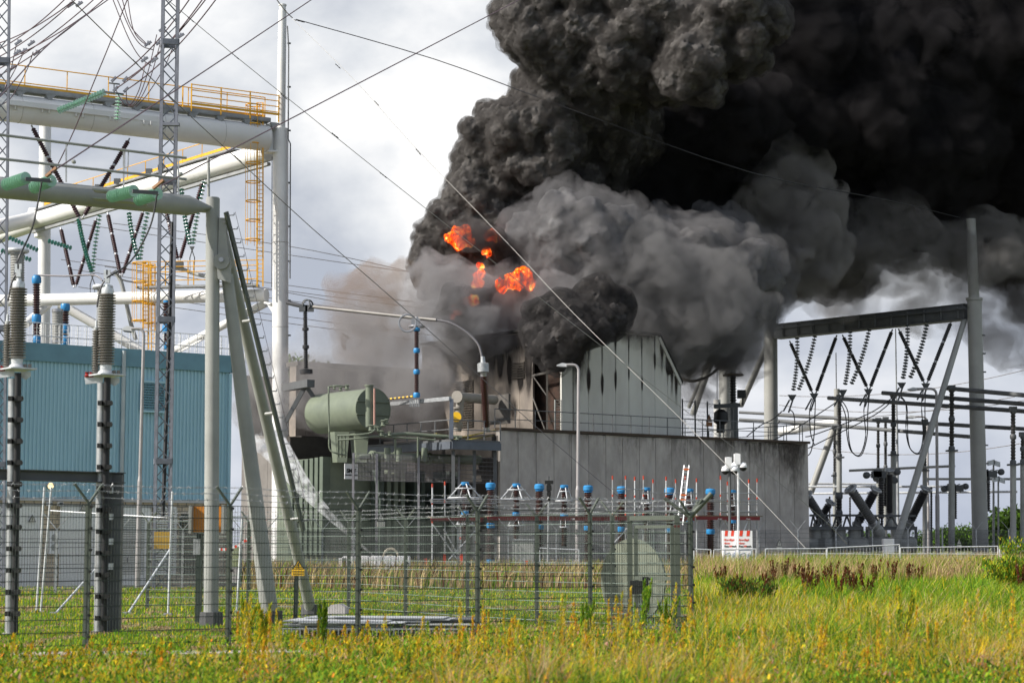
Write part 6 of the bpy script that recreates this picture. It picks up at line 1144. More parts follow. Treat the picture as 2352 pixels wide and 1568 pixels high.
fx = [(-60, 69), (129, 72), (275, 77), (419, 82), (553, 86), (612, 88), (740, 93), (812, 96), (930, 99), (1052, 101), (1167, 105), (1278, 109), (1388, 113), (1476, 117), (1563, 121), (1651, 124.5), (1744, 128), (1834, 131), (1921, 134), (2005, 137), (2087, 140), (2166, 143), (2244, 146), (2319, 149), (2400, 152), (2480, 155), (2560, 158), (2640, 161)]
XP = [(Vector((P(x, 1300, D).x, D, 0)), Vector((P(x, 1300, D).x, D, P(x, 1216, D).z))) for x, D in fx]
fence('perimeter_fence', 'long grey perimeter mesh fence with thin galvanised Y posts', XP, M_GALV, M_GREYD, .11, .009, .3, .09, yarm=((-.5, 0, .6), (.5, 0, .6)), double=False, barb=False, hr=.018)
for (x, y, D, lab) in ((875, 1192, 100, 'pale warning triangle on the perimeter fence near the water jet'), (1462, 1180, 115, 'pale warning triangle on the perimeter fence behind the round slatted drum'), (1790, 1250, 129, 'pale warning triangle on the perimeter fence at the block end'), (2203, 1246, 142, 'dark warning triangle on the perimeter fence beside the far street lamp')):
    tri_sign(P(x, y, D - .3) - Z * .1, .45, lab, col=MATS['pale_sign'])
# temporary site fence: each panel a thing
TF = 'galvanised site fence panels across the meadow'
for i, (x0, x1, y0, y1, D, lean, lab) in enumerate(((1594, 1633, 1260, 1262, 100, 0, 'short galvanised site fence panel at the enclosure corner'), (1637, 1734, 1262, 1260, 100, .06, 'galvanised site fence panel in front of the camera tower box'), (1758, 1898, 1260, 1259, 101, 0, 'galvanised site fence panel in front of the block end'), (1900, 2066, 1258, 1250, 100, 0, 'galvanised site fence panel tilted upward at its far corner'), (2068, 2292, 1257, 1254, 99, 0, 'long galvanised site fence panel before the far gantry column'), (2296, 2520, 1255, 1256, 98, 0, 'galvanised site fence panel beside the willow bush'), (1843, 2026, 1270, 1272, 112, 0, 'second-row site fence panel behind the tilted panel'), (2030, 2300, 1271, 1272, 112, 0, 'second-row site fence panel behind the long panel'), (1240, 1330, 1258, 1262, 104, 0, 'site fence panel seen through the green gate'))):
    a0, a1, b0, b1 = G(x0, D), P(x0, y0, D), G(x1, D), P(x1, y1, D); a1.x += lean; b1.x += lean; t = thing('site_fence_panel', lab, 'fence panel', tuple(a0)); m = MB(); m.tube(a0, a1, .03, None, 8); m.tube(b0, b1, .03, None, 8); m.tube(a1, b1, .03, None, 8); lo0, lo1 = a0.lerp(a1, .12), b0.lerp(b1, .12); m.tube(lo0, lo1, .025, None, 8); m.build('tube_frame', M_GALVB, t); m = MB(); n = int((b0 - a0).length / .16)
    for k in range(n): f = k / n; m.tube(lo0.lerp(lo1, f), a1.lerp(b1, f), .006, None, 3, False)
    for k in range(1, 5): m.tube(lo0.lerp(a1, k / 5), lo1.lerp(b1, k / 5), .007, None, 3, False)
    m.build('wire_infill', M_GALVB, t, False)
    if i > 1 and i < 6: m = MB(); m.box(a0 + Vector((0, 0, .08)), (.35, .12, .08)); m.build('concrete_foot', M_CONC, t, False)
for i, (x, D, w_, h, lab) in enumerate(((1878, 97, .8, .9, 'grey plastic crate standing in the dry grass by the site fence'), (2104, 110, .5, .5, 'small white box on the fence behind the meadow'), (2350, 108, .9, .8, 'pale cabinet behind the bush at the photo edge'), (1835, 104, .6, .35, 'pale low block in the dry grass'))):
    t = thing('box', lab, 'box', tuple(G(x, D))); q = G(x, D); MB().box(q + Z * h / 2, (w_, .3, h / 2)).build('body', M_GREYP if i == 0 else M_SIGNW, t, False); MB().box(q + Z * (h + .03), (w_ + .04, .34, .03)).build('lid', M_GALV, t, False)
for (x0, x1, y, D, lab) in ((1985, 2010, 1251, 99.5, 'small white plate on the tilted site fence panel'), (2258, 2282, 1293, 98.5, 'small white plate low on the long site fence panel')):
    t = thing('plate', lab, 'sign'); t.location = P(x0, y, D); MB().box(P((x0 + x1) / 2, y + 44 if y < 1260 else y, D), (W(7, D), .02, W(2, D))).build('face', M_SIGNW, t, False)
# raking struts of an older fence on the lawn
GS = 'leaning galvanised tube struts on the lawn'
for i, (x0, y0, x1, y1, D) in enumerate(((128, 1393, 252, 1270, 50), (295, 1388, 390, 1262, 50), (86, 1386, 102, 1118, 51), (96, 1386, 118, 1118, 51), (243, 1388, 279, 1135, 50.5), (388, 1413, 396, 1128, 49), (545, 1384, 556, 1190, 51))):
    t = thing('strut', ('raking galvanised strut propped on the lawn' if i < 2 else 'thin galvanised tube standing slightly tilted on the lawn'), 'strut', tuple(G(x0, D)), GS if i < 2 else 'thin tilted tubes on the lawn'); MB().tube(G(x0, D), P(x1, y1, D + (1.5 if i < 2 else 0)), .028, None, 8).build('tube', M_GALVB, t); MB().box(G(x0, D) + Z * .03, (.1, .1, .03)).build('foot', M_GALV, t, False)
t = thing('fence_rail', 'long thin galvanised rail with red and white tape crossing behind the lawn', 'rail'); t.location = P(40, 1190, 50); MB().tube(P(115, 1172, 51), P(390, 1189, 49), .014, None, 6).tube(P(390, 1189, 49), P(600, 1186, 51), .014, None, 6).build('rail', M_GALVB, t); m = MB(); m2 = MB(); tp_ = sag(P(490, 1258, 55), P(610, 1192, 55), .3, 22)
for k in range(22): (m if k % 2 else m2).bar(tp_[k], tp_[k + 1], .008, .07)
m.build('red_tape', M_INKR, t, False); m2.build('white_tape', M_SIGNW, t, False)
# gate in the green fence
gt = thing('fence_gate', 'green steel framed wicket gate with mesh infill and black lock box', 'gate'); g0, g1 = Vector((P(1447, 1300, 39.7).x, 39.7, 0)), Vector((P(1556, 1300, 38.9).x, 38.9, 0)); gt.location = g0; zt_ = P(1500, 1183, 39.3).z
m = MB()
for (a, b, w_) in ((g0, g0 + Z * zt_, .1), (g1, g1 + Z * zt_, .1), (g0 + Z * (zt_ - .05), g1 + Z * (zt_ - .05), .09)): m.bar(a, b, w_, w_)
m.build('outer_frame', M_FENCP, gt, False); m = MB(); i0, i1 = g0.lerp(g1, .13), g0.lerp(g1, .9)
for (a, b, w_) in ((i0 + Z * .1, i0 + Z * (zt_ - .2), .07), (i1 + Z * .1, i1 + Z * (zt_ - .2), .07), (i0 + Z * (zt_ - .22), i1 + Z * (zt_ - .22), .07), (i0 + Z * .1, i1 + Z * .1, .06), (i0 + Z * (1.05), i1 + Z * (1.05), .08)): m.bar(a, b, w_, w_ * .9)
lf_ = m.build('leaf_frame', M_FENCP, gt, False); m = MB()
for k in range(16): q = i0.lerp(i1, k / 16); m.tube(q + Z * .1, q + Z * (zt_ - .2), .004, None, 3, False)
for k in range(11): m.tube(i0 + Z * (.15 + .2 * k), i1 + Z * (.15 + .2 * k), .006, None, 3, False)
m.build('mesh_infill', MATS['pale_green_wire'], lf_, False); m = MB()
for k in range(24): q = g0.lerp(g1, k / 24) + Z * zt_; m.prism([q, q + U * .03, q + Z * .05], Vector((0, .01, 0)))
m.build('spikes', M_FENCP, gt, False); m = MB(); q = P(1462, 1348, 39.3); m.box(q, (.13, .08, .13)); m.box(q + Vector((.17, 0, .02)), (.06, .05, .18)); m.build('lock_box', M_INK, gt, False); m = MB(); q = P(1550, 1208, 38.8)
for dx in (0, .07): m.tube(q + Vector((dx, 0, 0)), q + Vector((dx, -.03, 0)), .025, None, 10)
m.build('red_reflectors', mat('dark_red_reflector', (.12, .01, .01), .3), gt)
# round slatted drum behind the gate
dr = thing('cable_drum', 'big round grey-green slatted drum standing behind the gate', 'cable drum', tuple(G(1452, 44.5))); Dd = 44.5; c_ = P(1452, 1342, Dd); c_.z = W(95, Dd); ax = Vector((-.68, -.73, 0)); ex = Vector((.73, -.68, 0)); Rr = W(95, Dd)
m = MB()
n = 26
for k in range(n):
    x0_ = -1 + 2 * k / n + .006; x1_ = -1 + 2 * (k + 1) / n - .006; h0 = math.sqrt(max(0, 1 - x0_ * x0_)); h1 = math.sqrt(max(0, 1 - x1_ * x1_)); m.prism([c_ + ex * (x0_ * Rr) - Z * (h0 * Rr), c_ + ex * (x1_ * Rr) - Z * (h1 * Rr), c_ + ex * (x1_ * Rr) + Z * (h1 * Rr), c_ + ex * (x0_ * Rr) + Z * (h0 * Rr)], -ax * .06)
m.build('front_flange', mat('drum_paint', (.17, .185, .14), .6, var=.2), dr, False); m = MB(); m.tube(c_ - ax * .06, c_ - ax * .35, Rr * .35, None, 28); m.build('core', M_GREYD, dr)
# danger sign on a post
sg = thing('danger_sign', 'yellow high voltage warning sign on a green post in front of the gantry leg', 'sign', tuple(G(680, 40.5))); Ds = 40.2; q = P(685, 1318, Ds); m = MB(); m.bar(G(680, 40.5), P(681, 1300, 40.5), .08, .08); m.build('post', M_FENCE, sg, False)
wv = W(14, Ds); m = MB(); m.prism([P(671, 1307, Ds), P(699, 1307, Ds), P(685, 1284, Ds)], Vector((0, .012, 0))); m.build('triangle_border', M_INK, sg, False); m = MB(); m.prism([P(674.5, 1305, Ds - .006), P(695.5, 1305, Ds - .006), P(685, 1288, Ds - .006)], Vector((0, .004, 0))); m.build('triangle_face', M_SIGNY, sg, False)
m = MB(); m.prism([P(685, 1290.5, Ds - .012), P(682.5, 1298, Ds - .012), P(685.3, 1297.4, Ds - .012), P(683.6, 1303.6, Ds - .012), P(687.5, 1295.4, Ds - .012), P(685, 1296, Ds - .012), P(687, 1291, Ds - .012)], Vector((0, .004, 0))); m.build('bolt_symbol', M_INK, sg, False)
c_ = P(685, 1314, Ds); m = MB(); m.box(c_, (W(14.5, Ds), .006, W(7, Ds))); m.build('text_plate', M_SIGNY, sg, False)
text('LEVENSGEVAARLIJK', 'lettering', M_INK, sg, P(685, 1311.5, Ds) - Vector((0, .012, 0)), (1, 0, 0), Z, W(2.2, Ds), bold=.001, depth=.002); text('HOGE SPANNING', 'lettering', M_INK, sg, P(685, 1317, Ds) - Vector((0, .012, 0)), (1, 0, 0), Z, W(2.2, Ds), bold=.001, depth=.002)
# orange cabinet on the grey column
t = thing('orange_cabinet', 'rusty orange cabinet mounted behind the grey gantry column', 'cabinet'); t.location = P(476, 1192, 43.5); m = MB(); m.box(P(476, 1192, 43.6), (W(37, 43.6), .12, W(29, 43.6))); m.build('housing', M_ORNG, t, False); m = MB(); q = P(439, 1192, 43.4); m.box(q, (.03, .16, W(32, 43.6))); q = P(514, 1192, 43.4); m.box(q, (.03, .16, W(32, 43.6)))
m.build('side_brackets', M_GREYP, t, False); m = MB(); m.bar(P(459, 1225, 43.6), G(457, 43.6), .12, .12); m.build('post', M_FENCE, t, False); m = MB(); m.box(P(452, 1255, 43.4), (.07, .06, .17)); m.build('meter_box', M_GALV, t, False)
# stack of gratings and kerb stone
st = thing('steel_sheet_stack', 'stack of grey steel sheets and gratings lying inside the fence', 'stack', tuple(G(860, 37.5))); sd1 = mat('zinc_sheet', (.5, .52, .54), .5, .3, var=.35, scale=4)
for i, (x0, x1, y, D, w_, mm, ns) in enumerate(((700, 1080, 1450, 36.6, 1.4, M_GREYD, 3), (668, 905, 1424, 36.3, 1.3, sd1, 6), (760, 1085, 1432, 36.9, 1.3, M_GREYP, 5), (880, 1090, 1420, 37.6, 1.2, M_GREYD, 4), (690, 1010, 1416, 37.3, .9, sd1, 3))):
    m = MB(); a, b = P(x0, y, D), P(x1, y + 2, D + .5)
    for k in range(ns): j = Vector((random.uniform(-.2, .2), random.uniform(-.08, .08), 0)); m.prism([a - Z * k * .03 + j, b - Z * k * .03 + j, b - Z * k * .03 + j + Vector((.1, w_, 0)), a - Z * k * .03 + j + Vector((.15, w_, 0))], -Z * .02)
    m.build('sheets', mm, st, False)
m = MB()
for k in range(5): q = P(690 + k * 92, 1462, 36.5 + .12 * k); m.box(Vector((q.x, q.y + .7, .08)), (.05, .6, .08))
m.build('bearers', M_WOOD, st, False); m = MB()
for k in range(44): q = P(650 + k * 9.8, 1455, 36.2 + .012 * k); m.box(q, (.008, .01, .1))
m.tube(P(645, 1443, 36.2), P(1080, 1445, 36.8), .012, None, 5); m.tube(P(645, 1467, 36.2), P(1080, 1469, 36.8), .012, None, 5); m.build('grating_edge', M_GALV, st, False)
t = thing('kerb_stone', 'small pale concrete block lying on the steel sheets', 'stone', tuple(P(773, 1408, 37))); q = P(773, 1398, 37.2); m = MB(); a = [Vector((-.16, 0, -.1)), Vector((.16, 0, -.1)), Vector((.16, 0, .03)), Vector((.05, 0, .1)), Vector((-.1, 0, .08)), Vector((-.16, 0, .02))]; m.prism([q + v for v in a], Vector((.04, .3, 0))); m.build('block', mat('pale_concrete', (.45, .42, .4), .85, var=.2, bump=.3), t, False)
# ------------------------------------------------------------------ blue capped equipment, scaffold, ladder
GB1, GB2 = 'blue-capped brown insulators in a row before the block', 'blue-capped insulators with cone-shaped ring cages'
def bcap(x, D, yt):
    t = thing('blue_capped_insulator', 'brown ribbed insulator with bright blue drum cap before the concrete block', 'insulator', tuple(G(x, D)), GB1); s = D / F; Y = lambda y: P(x, yt + y, D)
    m = MB(); m.lathe(Y(94), Y(14), sheds((Y(14) - Y(94)).length, 7 * s, 9.6 * s, .11), 16); m.build('ribbed_body', M_BROWN, t); m = MB(); m.lathe(Y(15), Y(0), [(0, 8 * s), (4 * s, 11.5 * s), (12 * s, 11.5 * s), (15 * s, 9 * s)], 20); m.tube(Y(15), Y(16), 10 * s, None, 16); m.build('blue_cap', M_BLUE, t)
    m = MB(); m.lathe(Y(104), Y(92), [(0, 9 * s), (2 * s, 10 * s), (10 * s, 10 * s), (12 * s, 8 * s)], 18); m.build('blue_band', M_BLUE, t); m = MB(); m.lathe(Y(176), Y(104), sheds((Y(104) - Y(176)).length, 7 * s, 9.6 * s, .11), 14); m.build('ribbed_body', M_BROWN, t); m = MB(); m.tube(Y(184), Y(176), 10 * s, None, 16); m.build('blue_band', M_BLUE, t); m = MB(); m.bar(G(x, D), Y(184), .3, .3); m.build('stand', M_GREYD, t, False); m = MB(); m.tube(Y(1), Y(-6), .04); m.build('terminal', M_GREYD, t); return t
for i, x in enumerate((1127, 1239, 1351, 1428, 1538, 1632)): bcap(x, 106.5 + i * 2.6, 1108 + (x - 1127) * .028)
def cage_ins(x, D, yt, k=1.0):
    t = thing('caged_insulator', 'thin brown insulator under a cone of silver rings and struts', 'insulator', tuple(G(x, D)), GB2); s = D / F; Y = lambda y: P(x, yt + y, D)
    m = MB(); m.lathe(Y(66), Y(8), sheds((Y(8) - Y(66)).length, 5.5 * s, 7.8 * s, .11), 14); m.lathe(Y(140), Y(76), sheds((Y(76) - Y(140)).length, 5.5 * s, 7.8 * s, .11), 14); m.build('ribbed_body', M_BROWN, t); m = MB(); m.lathe(Y(9), Y(0), [(0, 7 * s), (3 * s, 9.5 * s), (8 * s, 9.5 * s), (9 * s, 7 * s)], 16); m.build('blue_cap', M_BLUE, t); m = MB(); m.tube(Y(76), Y(66), 9 * s, None, 16); m.build('blue_band', M_BLUE, t)
    m = MB(); r1, r2 = 21 * s * k, 39 * s * k; c1_, c2_ = Y(15), Y(37); m.ring(c1_, r1, .035, (0, 0, 1), 26, 5); m.ring(c2_, r2, .045, (0, 0, 1), 30, 5)
    for a in range(4): v = Vector((math.cos(a * 1.57 + .35), math.sin(a * 1.57 + .35), 0)); m.tube(Y(3) + v * 7 * s, c2_ + v * r2, .035, None, 6)
    m.build('ring_cage', M_GALVB, t); m = MB(); m.ring(Y(97), 20 * s * k, .035, (0, 0, 1), 24, 5)
    for a in range(4): v = Vector((math.cos(a * 1.57 + .35), math.sin(a * 1.57 + .35), 0)); m.tube(Y(74) + v * 7 * s, Y(97) + v * 20 * s * k, .03, None, 6)
    m.build('lower_ring', M_GALVB, t); m = MB(); m.bar(G(x, D), Y(140), .3, .3); m.build('stand', M_GREYD, t, False)
for x, D, k in ((1068, 108, 1), (1186, 111, 1), (1296, 114, .5), (1485, 118, .3), (1584, 121, .3), (1682, 124, .3)): cage_ins(x, D, 1108 + (x - 1127) * .03, k)
sf = thing('scaffold', 'tube scaffold with red-tipped standards and dark red boards before the block', 'scaffold', tuple(G(1500, 114))); SD = lambda x: 104 + (x - 1000) * .018
stds = [(993, 1110, 1290), (1022, 1105, 1290), (1058, 1190, 1290), (1093, 1200, 1290), (1407, 1092, 1290), (1437, 1092, 1290), (1458, 1094, 1290), (1478, 1092, 1240), (1500, 1100, 1240), (1530, 1094, 1240), (1552, 1100, 1290), (1574, 1092, 1290), (1600, 1098, 1240), (1655, 1092, 1290), (1671, 1105, 1240), (1720, 1100, 1290), (1739, 1098, 1290)]
for i, (x, y0, y1) in enumerate(stds):
    D = SD(x); m = MB(); m.tube(G(x, D), P(x, y0 + 6, D), .04, None, 7); sp_ = m.build('standard', M_GALV if i % 3 else M_GALVB, sf); m = MB(); q = P(x, y0 + 9, D)
    for yy in (y0 + 2, y0 + 45, y0 + 88): m.tube(P(x, yy + (7 if yy == y0 + 2 else 3), D), P(x, yy - 2, D), .046, None, 8)
    m.build('red_band', mat('red_scaffold_paint', (.45, .05, .02), .5), sp_)
m = MB()
for (x0, x1, y) in ((1405, 1480, 1122), (1405, 1742, 1150), (1405, 1742, 1172), (990, 1110, 1150), (990, 1742, 1146), (1475, 1600, 1131), (1655, 1742, 1131), (1655, 1742, 1156), (1655, 1742, 1175), (990, 1140, 1154)): m.tube(P(x0, y, SD(x0) - .1), P(x1, y + 2, SD(x1) - .1), .035, None, 6)
m.build('ledger', M_GALV, sf); m = MB()
for (x0, y0, x1, y1) in ((995, 1205, 1055, 1290), (1055, 1280, 1020, 1215), (1095, 1215, 1030, 1285), (1407, 1250, 1470, 1180), (1552, 1120, 1535, 1190), (1655, 1180, 1720, 1285), (1720, 1190, 1700, 1240)): m.tube(P(x0, y0, SD(x0) - .2), P(x1, y1, SD(x1) - .2), .035, None, 6)
m.build('brace', M_GALVB, sf)
for (x0, x1, y) in ((990, 1110, 1192), (1120, 1400, 1190), (1600, 1745, 1189), (1410, 1595, 1190)): m = MB(); m.bar(P(x0, y, SD(x0) - .3), P(x1, y + 1, SD(x1) - .3), .04, .2); bd = m.build('toe_board', M_DKRED, sf, False); m = MB(); m.bar(P(x0, y - 5, SD(x0)), P(x1, y - 4, SD(x1)), .5, .06); m.build('deck_board', M_WOOD, sf, False)
for x in (1311, 1650, 1715): text('Layher', 'lettering', M_SIGNW, sf, P(x, 1191, SD(x) - .36), (1, 0, 0), Z, .12, depth=.003)
t = thing('leaning_ladder', 'aluminium ladder with orange ends leaning against the scaffold', 'ladder'); D = 112; t.location = P(1565, 1205, D); la_, lb_ = P(1562, 1205, D - .5), P(1577, 1068, D + .6); w_ = W(6.2, D); m = MB()
for sgn in (-1, 1): m.bar(la_ + Vector((sgn * w_, 0, 0)), lb_ + Vector((sgn * w_ * .9, 0, 0)), .06, .05)
m.build('stiles', M_GALVB, t, False); m = MB()
for k in range(12): q = la_.lerp(lb_, (k + .5) / 12); m.tube(q - Vector((w_, 0, 0)), q + Vector((w_, 0, 0)), .025, None, 6)
m.build('rungs', M_GALVB, t); m = MB()
for f in (.93, .42, .5): q = la_.lerp(lb_, f); m.bar(q - Vector((w_ * 1.1, 0, 0)), q + Vector((w_ * 1.1, 0, 0)), .09, .09)
m.build('orange_fittings', mat('orange_plastic', (.65, .15, .03), .5), t, False)
t = thing('sensor_mast', 'black instrument head on a slim pole among the blue-capped insulators', 'mast', tuple(G(1261, 104))); m = MB(); m.tube(G(1258, 104), P(1260, 1150, 104), .05); m.build('pole', M_GALV, t); m = MB(); m.tube(P(1260, 1150, 104), P(1261, 1106, 104), .1); m.box(P(1261, 1107, 104), (.22, .1, .09)); m.box(P(1261, 1120, 104), (.13, .12, .14)); m.box(P(1261, 1133, 104), (.1, .1, .1)); m.tube(P(1261, 1106, 104), P(1261, 1093, 104), .02); m.build('instrument_head', M_INK, t, False)
# camera towers with their boxes
def cctv(label, x, D, yb, domes):
    t = thing('camera_mast', label, 'camera mast', tuple(G(x, D))); s = D / F; m = MB(); m.tube(G(x, D), P(x, yb + 30, D), .07, None, 12); m.build('pole', M_GALVB if x > 1685 else M_GREYD, t); m = MB(); m.box(P(x - 3, yb + 12, D), (.16, .14, .28)); m.box(P(x - 3, yb + 1, D), (.07, .07, .05)); m.box(P(x, yb + 24, D), (.4, .05, .08)); m.build('white_housing', M_SIGNW, t, False)
    for dx in domes:
        c_ = P(x + dx, yb + 32, D); m = MB(); m.lathe(c_ + Z * .02, c_ + Z * .3, [(0, .2), (.1, .2), (.2, .12), (.28, .04)], 16); dm = m.build('dome_camera', M_SIGNW, t); m = MB(); m.lathe(c_ - Z * .17, c_ + Z * .01, [(0, .04), (.04, .12), (.1, .17), (.18, .18)], 16); m.build('dark_lens', M_INK, dm)
cctv('white twin-dome security camera mast, the lower of the two', 1676, 104, 1050, (-10, 10)); cctv('white twin-dome security camera mast, the higher of the two', 1696, 105, 1042, (-9, 11))
def bouw(x0, x1, D, label, txt=True):
    s = D / F; t = thing('camera_tower_box', label, 'box', tuple(G((x0 + x1) / 2, D))); c0_ = (x0 + x1) / 2; w_ = (x1 - x0) / 2 * s; zt_ = P(c0_, 1218, D).z; q = G(c0_, D); m = MB(); m.box(q + Z * (zt_ + .3) / 2, (w_, .35, (zt_ - .3) / 2)); m.build('housing', M_SIGNW, t, False); fr_ = q - Vector((0, .355, 0)); X = Vector((1, 0, 0)); m = MB()
    for k in (-.55, .4): a = fr_ + X * (w_ * k) + Z * zt_; m.prism([a + X * w_ * -.22 - Z * .28, a + X * w_ * .2 - Z * .28, a + X * w_ * .3, a + X * w_ * -.12], Vector((0, -.004, 0)))
    m.build('red_stripes', M_INKR, t, False)
    xl = fr_ - X * w_ * .82 - Vector((0, .004, 0))
    text('Beveiligd', 'lettering', M_INKR, t, xl + Z * (zt_ - .47), X, Z, .1, 'LEFT', .004, .003); text('door', 'lettering', M_INKR, t, xl + Z * (zt_ - .64), X, Z, .1, 'LEFT', .004, .003); text('Bou', 'lettering', M_INK, t, xl + Z * (zt_ - .8), X, Z, .1, 'LEFT', .005, .003); text('W', 'lettering', M_INKR, t, xl + X * .245 + Z * (zt_ - .8), X, Z, .1, 'LEFT', .005, .003); text('atch', 'lettering', M_INK, t, xl + X * .385 + Z * (zt_ - .8), X, Z, .1, 'LEFT', .005, .003)
    m = MB(); bx = fr_ - Vector((0, .004, 0)); z0, z1, xx = .5, zt_ - .98, w_ * .8
    for (a, b) in ((bx - X * xx + Z * z0, bx + X * xx + Z * z0), (bx - X * xx + Z * z1, bx + X * xx + Z * z1), (bx - X * xx + Z * z0, bx - X * xx + Z * z1), (bx + X * xx + Z * z0, bx + X * xx + Z * z1)): m.bar(a, b, .006, .02)
    c_ = bx + Z * (z1 - .26) - X * w_ * .2
    for (a, b) in (((-.2, .02), (.05, .12)), ((.05, .12), (.12, 0)), ((.12, 0), (-.12, -.08)), ((-.12, -.08), (-.2, .02)), ((-.2, .02), (-.24, -.14))): m.bar(c_ + X * a[0] + Z * a[1], c_ + X * b[0] + Z * b[1], .006, .022)
    for r_ in (.12, .18, .24): m.path([c_ + X * (.1 + math.cos(a) * r_) + Z * (math.sin(a) * r_ - .03) for a in (-.7, -.35, 0, .35, .7)], .011, 4)
    m.build('camera_symbol', M_INKB, t, False)
bouw(1693, 1727, 103, 'white camera tower box with red stripes and camera symbol, the whole nearer one'); bouw(1660, 1690, 103.4, 'white camera tower box with red stripes, partly behind the first')
# white tank with a hose in the water jet, barrels, small red bits
t = thing('water_tank', 'low white wrapped tank with looped hose where the water jet lands', 'tank'); D = 98; t.location = G(860, D); m = MB(); a, b = P(795, 1300, D), P(944, 1300, D)
for k in range(5):
    q = P(803 + k * 31, 1296, D); m.box(q, (W(14, D), .8, W(18, D))); m.box(q + Z * W(18.5, D), (W(12, D), .7, W(1.5, D)))
m.build('wrapped_segments', M_SIGNW, t, False); m = MB(); m.box(P(788, 1292, D - .5), (W(9, D), .3, W(11, D))); m.build('white_box', M_SIGNW, t, False); m = MB(); m.ring(P(898, 1276, D), .35, .06, (0, 1, 0), 18, 6); m.path(smooth_pts(pts([(880, 1282, D), (898, 1274, D), (908, 1284, D)])), .05, 6); m.build('hose', mat('beige_hose', (.4, .36, .28), .6), t); m = MB(); m.box(P(901, 1285, D - .4), (.2, .2, .06)); m.build('red_cap', M_RED, t, False)
GBr = 'orange-red posts and boxes in the dry grass before the equipment'
for x, y in ((978, 1300), (1021, 1290), (1210, 1305), (1060, 1290)): tag(MB().box(P(x, y, 100), (.06, .06, .35)).box(P(x, y, 100) + Z * .36, (.07, .07, .03)).build('marker_post', M_RED, None, False), 'small orange-red marker post in the dry grass before the equipment', 'marker', GBr)
for i, (x, w_, lab) in enumerate(((1055, 60, 'long low grey equipment plinth among the dry grass'), (1260, 120, 'second low grey equipment plinth below the blue-capped insulators'))): tag(MB().box(G(x, 104) + Z * .45, (W(w_, 104) / 2, .5, .45)).build('plinth', M_GREYP, None, False), lab, 'plinth')
t = thing('grey_cabinet', 'grey cabinet behind the dry grass between the blue-capped insulators', 'cabinet', tuple(G(1201, 105))); MB().box(G(1201, 105) + Z * 1.1, (.55, .4, .9)).build('housing', M_GREYP, t, False); MB().box(G(1201, 105) + Z * 2.03, (.6, .45, .04)).build('lid', M_GALV, t, False)
# ------------------------------------------------------------------ the smoke and the fire
def smoke(name, label, balls, voxel, octs, seed, col, dens, sub=14, subr=(.3, .5), aniso=0.0, emis=None, fine=0, sub3=0, jit=0, veil=None, rag=0):
    rj = random.Random(seed); o = billow_mesh(name, BL([(x, y, D + rj.uniform(-jit, jit), r) for x, y, D, r in balls]), voxel, octs, seed, sub, subr, fine, sub3); o.data.materials.clear()
    if veil: o.data.materials.append(core_mat(name + '_mass' + str(seed), col)); h = hull(o, 'soft_edge', veil[0], veil[1], vol_mat(name + '_veil' + str(seed), veil[2], veil[3], rag=veil[4] if len(veil) > 4 else 0)); attach(h, o); tag(h, kind='stuff')
    else:
        m = vol_mat(name + '_volume' + str(seed), col, dens, aniso, rag=rag); o.data.materials.append(m)
        if emis: v = [q for q in m.node_tree.nodes if q.type == 'PRINCIPLED_VOLUME'][0]; v.inputs['Emission Color'].default_value = (*emis[0], 1); v.inputs['Emission Strength'].default_value = emis[1]
    return tag(o, label, 'smoke' if not emis else 'fire', kind='stuff')
OC = [(.5, 1.0, 1), (1.3, .55, 2), (3.2, .24, 3), (6.5, .1, 4)]
smoke('smoke_plume', 'dense black billowing smoke column rising over the hall', [
 (1228,60,136,68),(1320,20,136,112),(1290,110,136,72),(1400,90,135,105),(1520,50,134,115),(1600,150,133,62),(1700,40,133,80),(1500,160,134,66),(1700,110,133,48),(1640,90,133,60),(1560,190,134,34),
 (1270,235,138,62),(1212,204,138,26),(1150,320,138,62),(1112,395,138,58),(1225,320,138,76),(1310,250,138,86),(1175,440,138,66),(1098,475,138,54),
 (1038,555,137,58),(1013,625,137,44),(1110,560,140,60),(1240,420,140,90),(1370,300,142,95),(1310,500,140,70),(1180,610,138,55),(1090,650,138,45),(1400,230,140,66),(1440,330,145,70),(1340,400,143,70)], .11, OC, 3, (.084,.079,.076), 0, sub=26, subr=(.22, .48), fine=2, sub3=14, jit=2, veil=(.18, .5, (.15,.14,.135), 1.3, 1.1))
smoke('self_shaded_smoke', 'dark smoke filling the sky behind the plume, its self-shadow put in as black', [(1500,330,152,190),(1750,250,154,240),(2000,120,156,300),(2370,60,158,330),(2700,40,162,300),(2380,300,160,200),(2650,280,164,180),(1900,400,158,170),(1600,520,152,120),(1400,480,150,110),(2140,380,160,160),(1700,560,156,120),(1450,620,150,80)], .3, [(.2,2.2,1),(.5,1.2,2)], 5, (.012,.0115,.013), 1.2, sub=10, veil=(1.2, 1.6, (.07,.066,.07), .4, .3))  # self-shadow of this smoke is put into its near-black base colour
smoke('grey_smoke', 'grey smoke bank rolling low over the hall roof', [
 (1290,500,134,50),(1245,565,134,62),(1350,565,135,74),(1450,600,136,84),(1420,525,137,36),(1560,630,138,85),(1650,560,138,45),(1680,650,140,80),(1540,710,141,90),(1400,690,137,78),(1250,670,135,66),(1330,620,134,60),(1600,690,142,60),(1595,570,139,38),(1500,560,139,40)], .13, OC, 8, (.14,.138,.142), 0, sub=24, subr=(.22, .48), fine=1, sub3=10, jit=1.8, veil=(.7, 1.3, (.3,.295,.305), .42, .7))
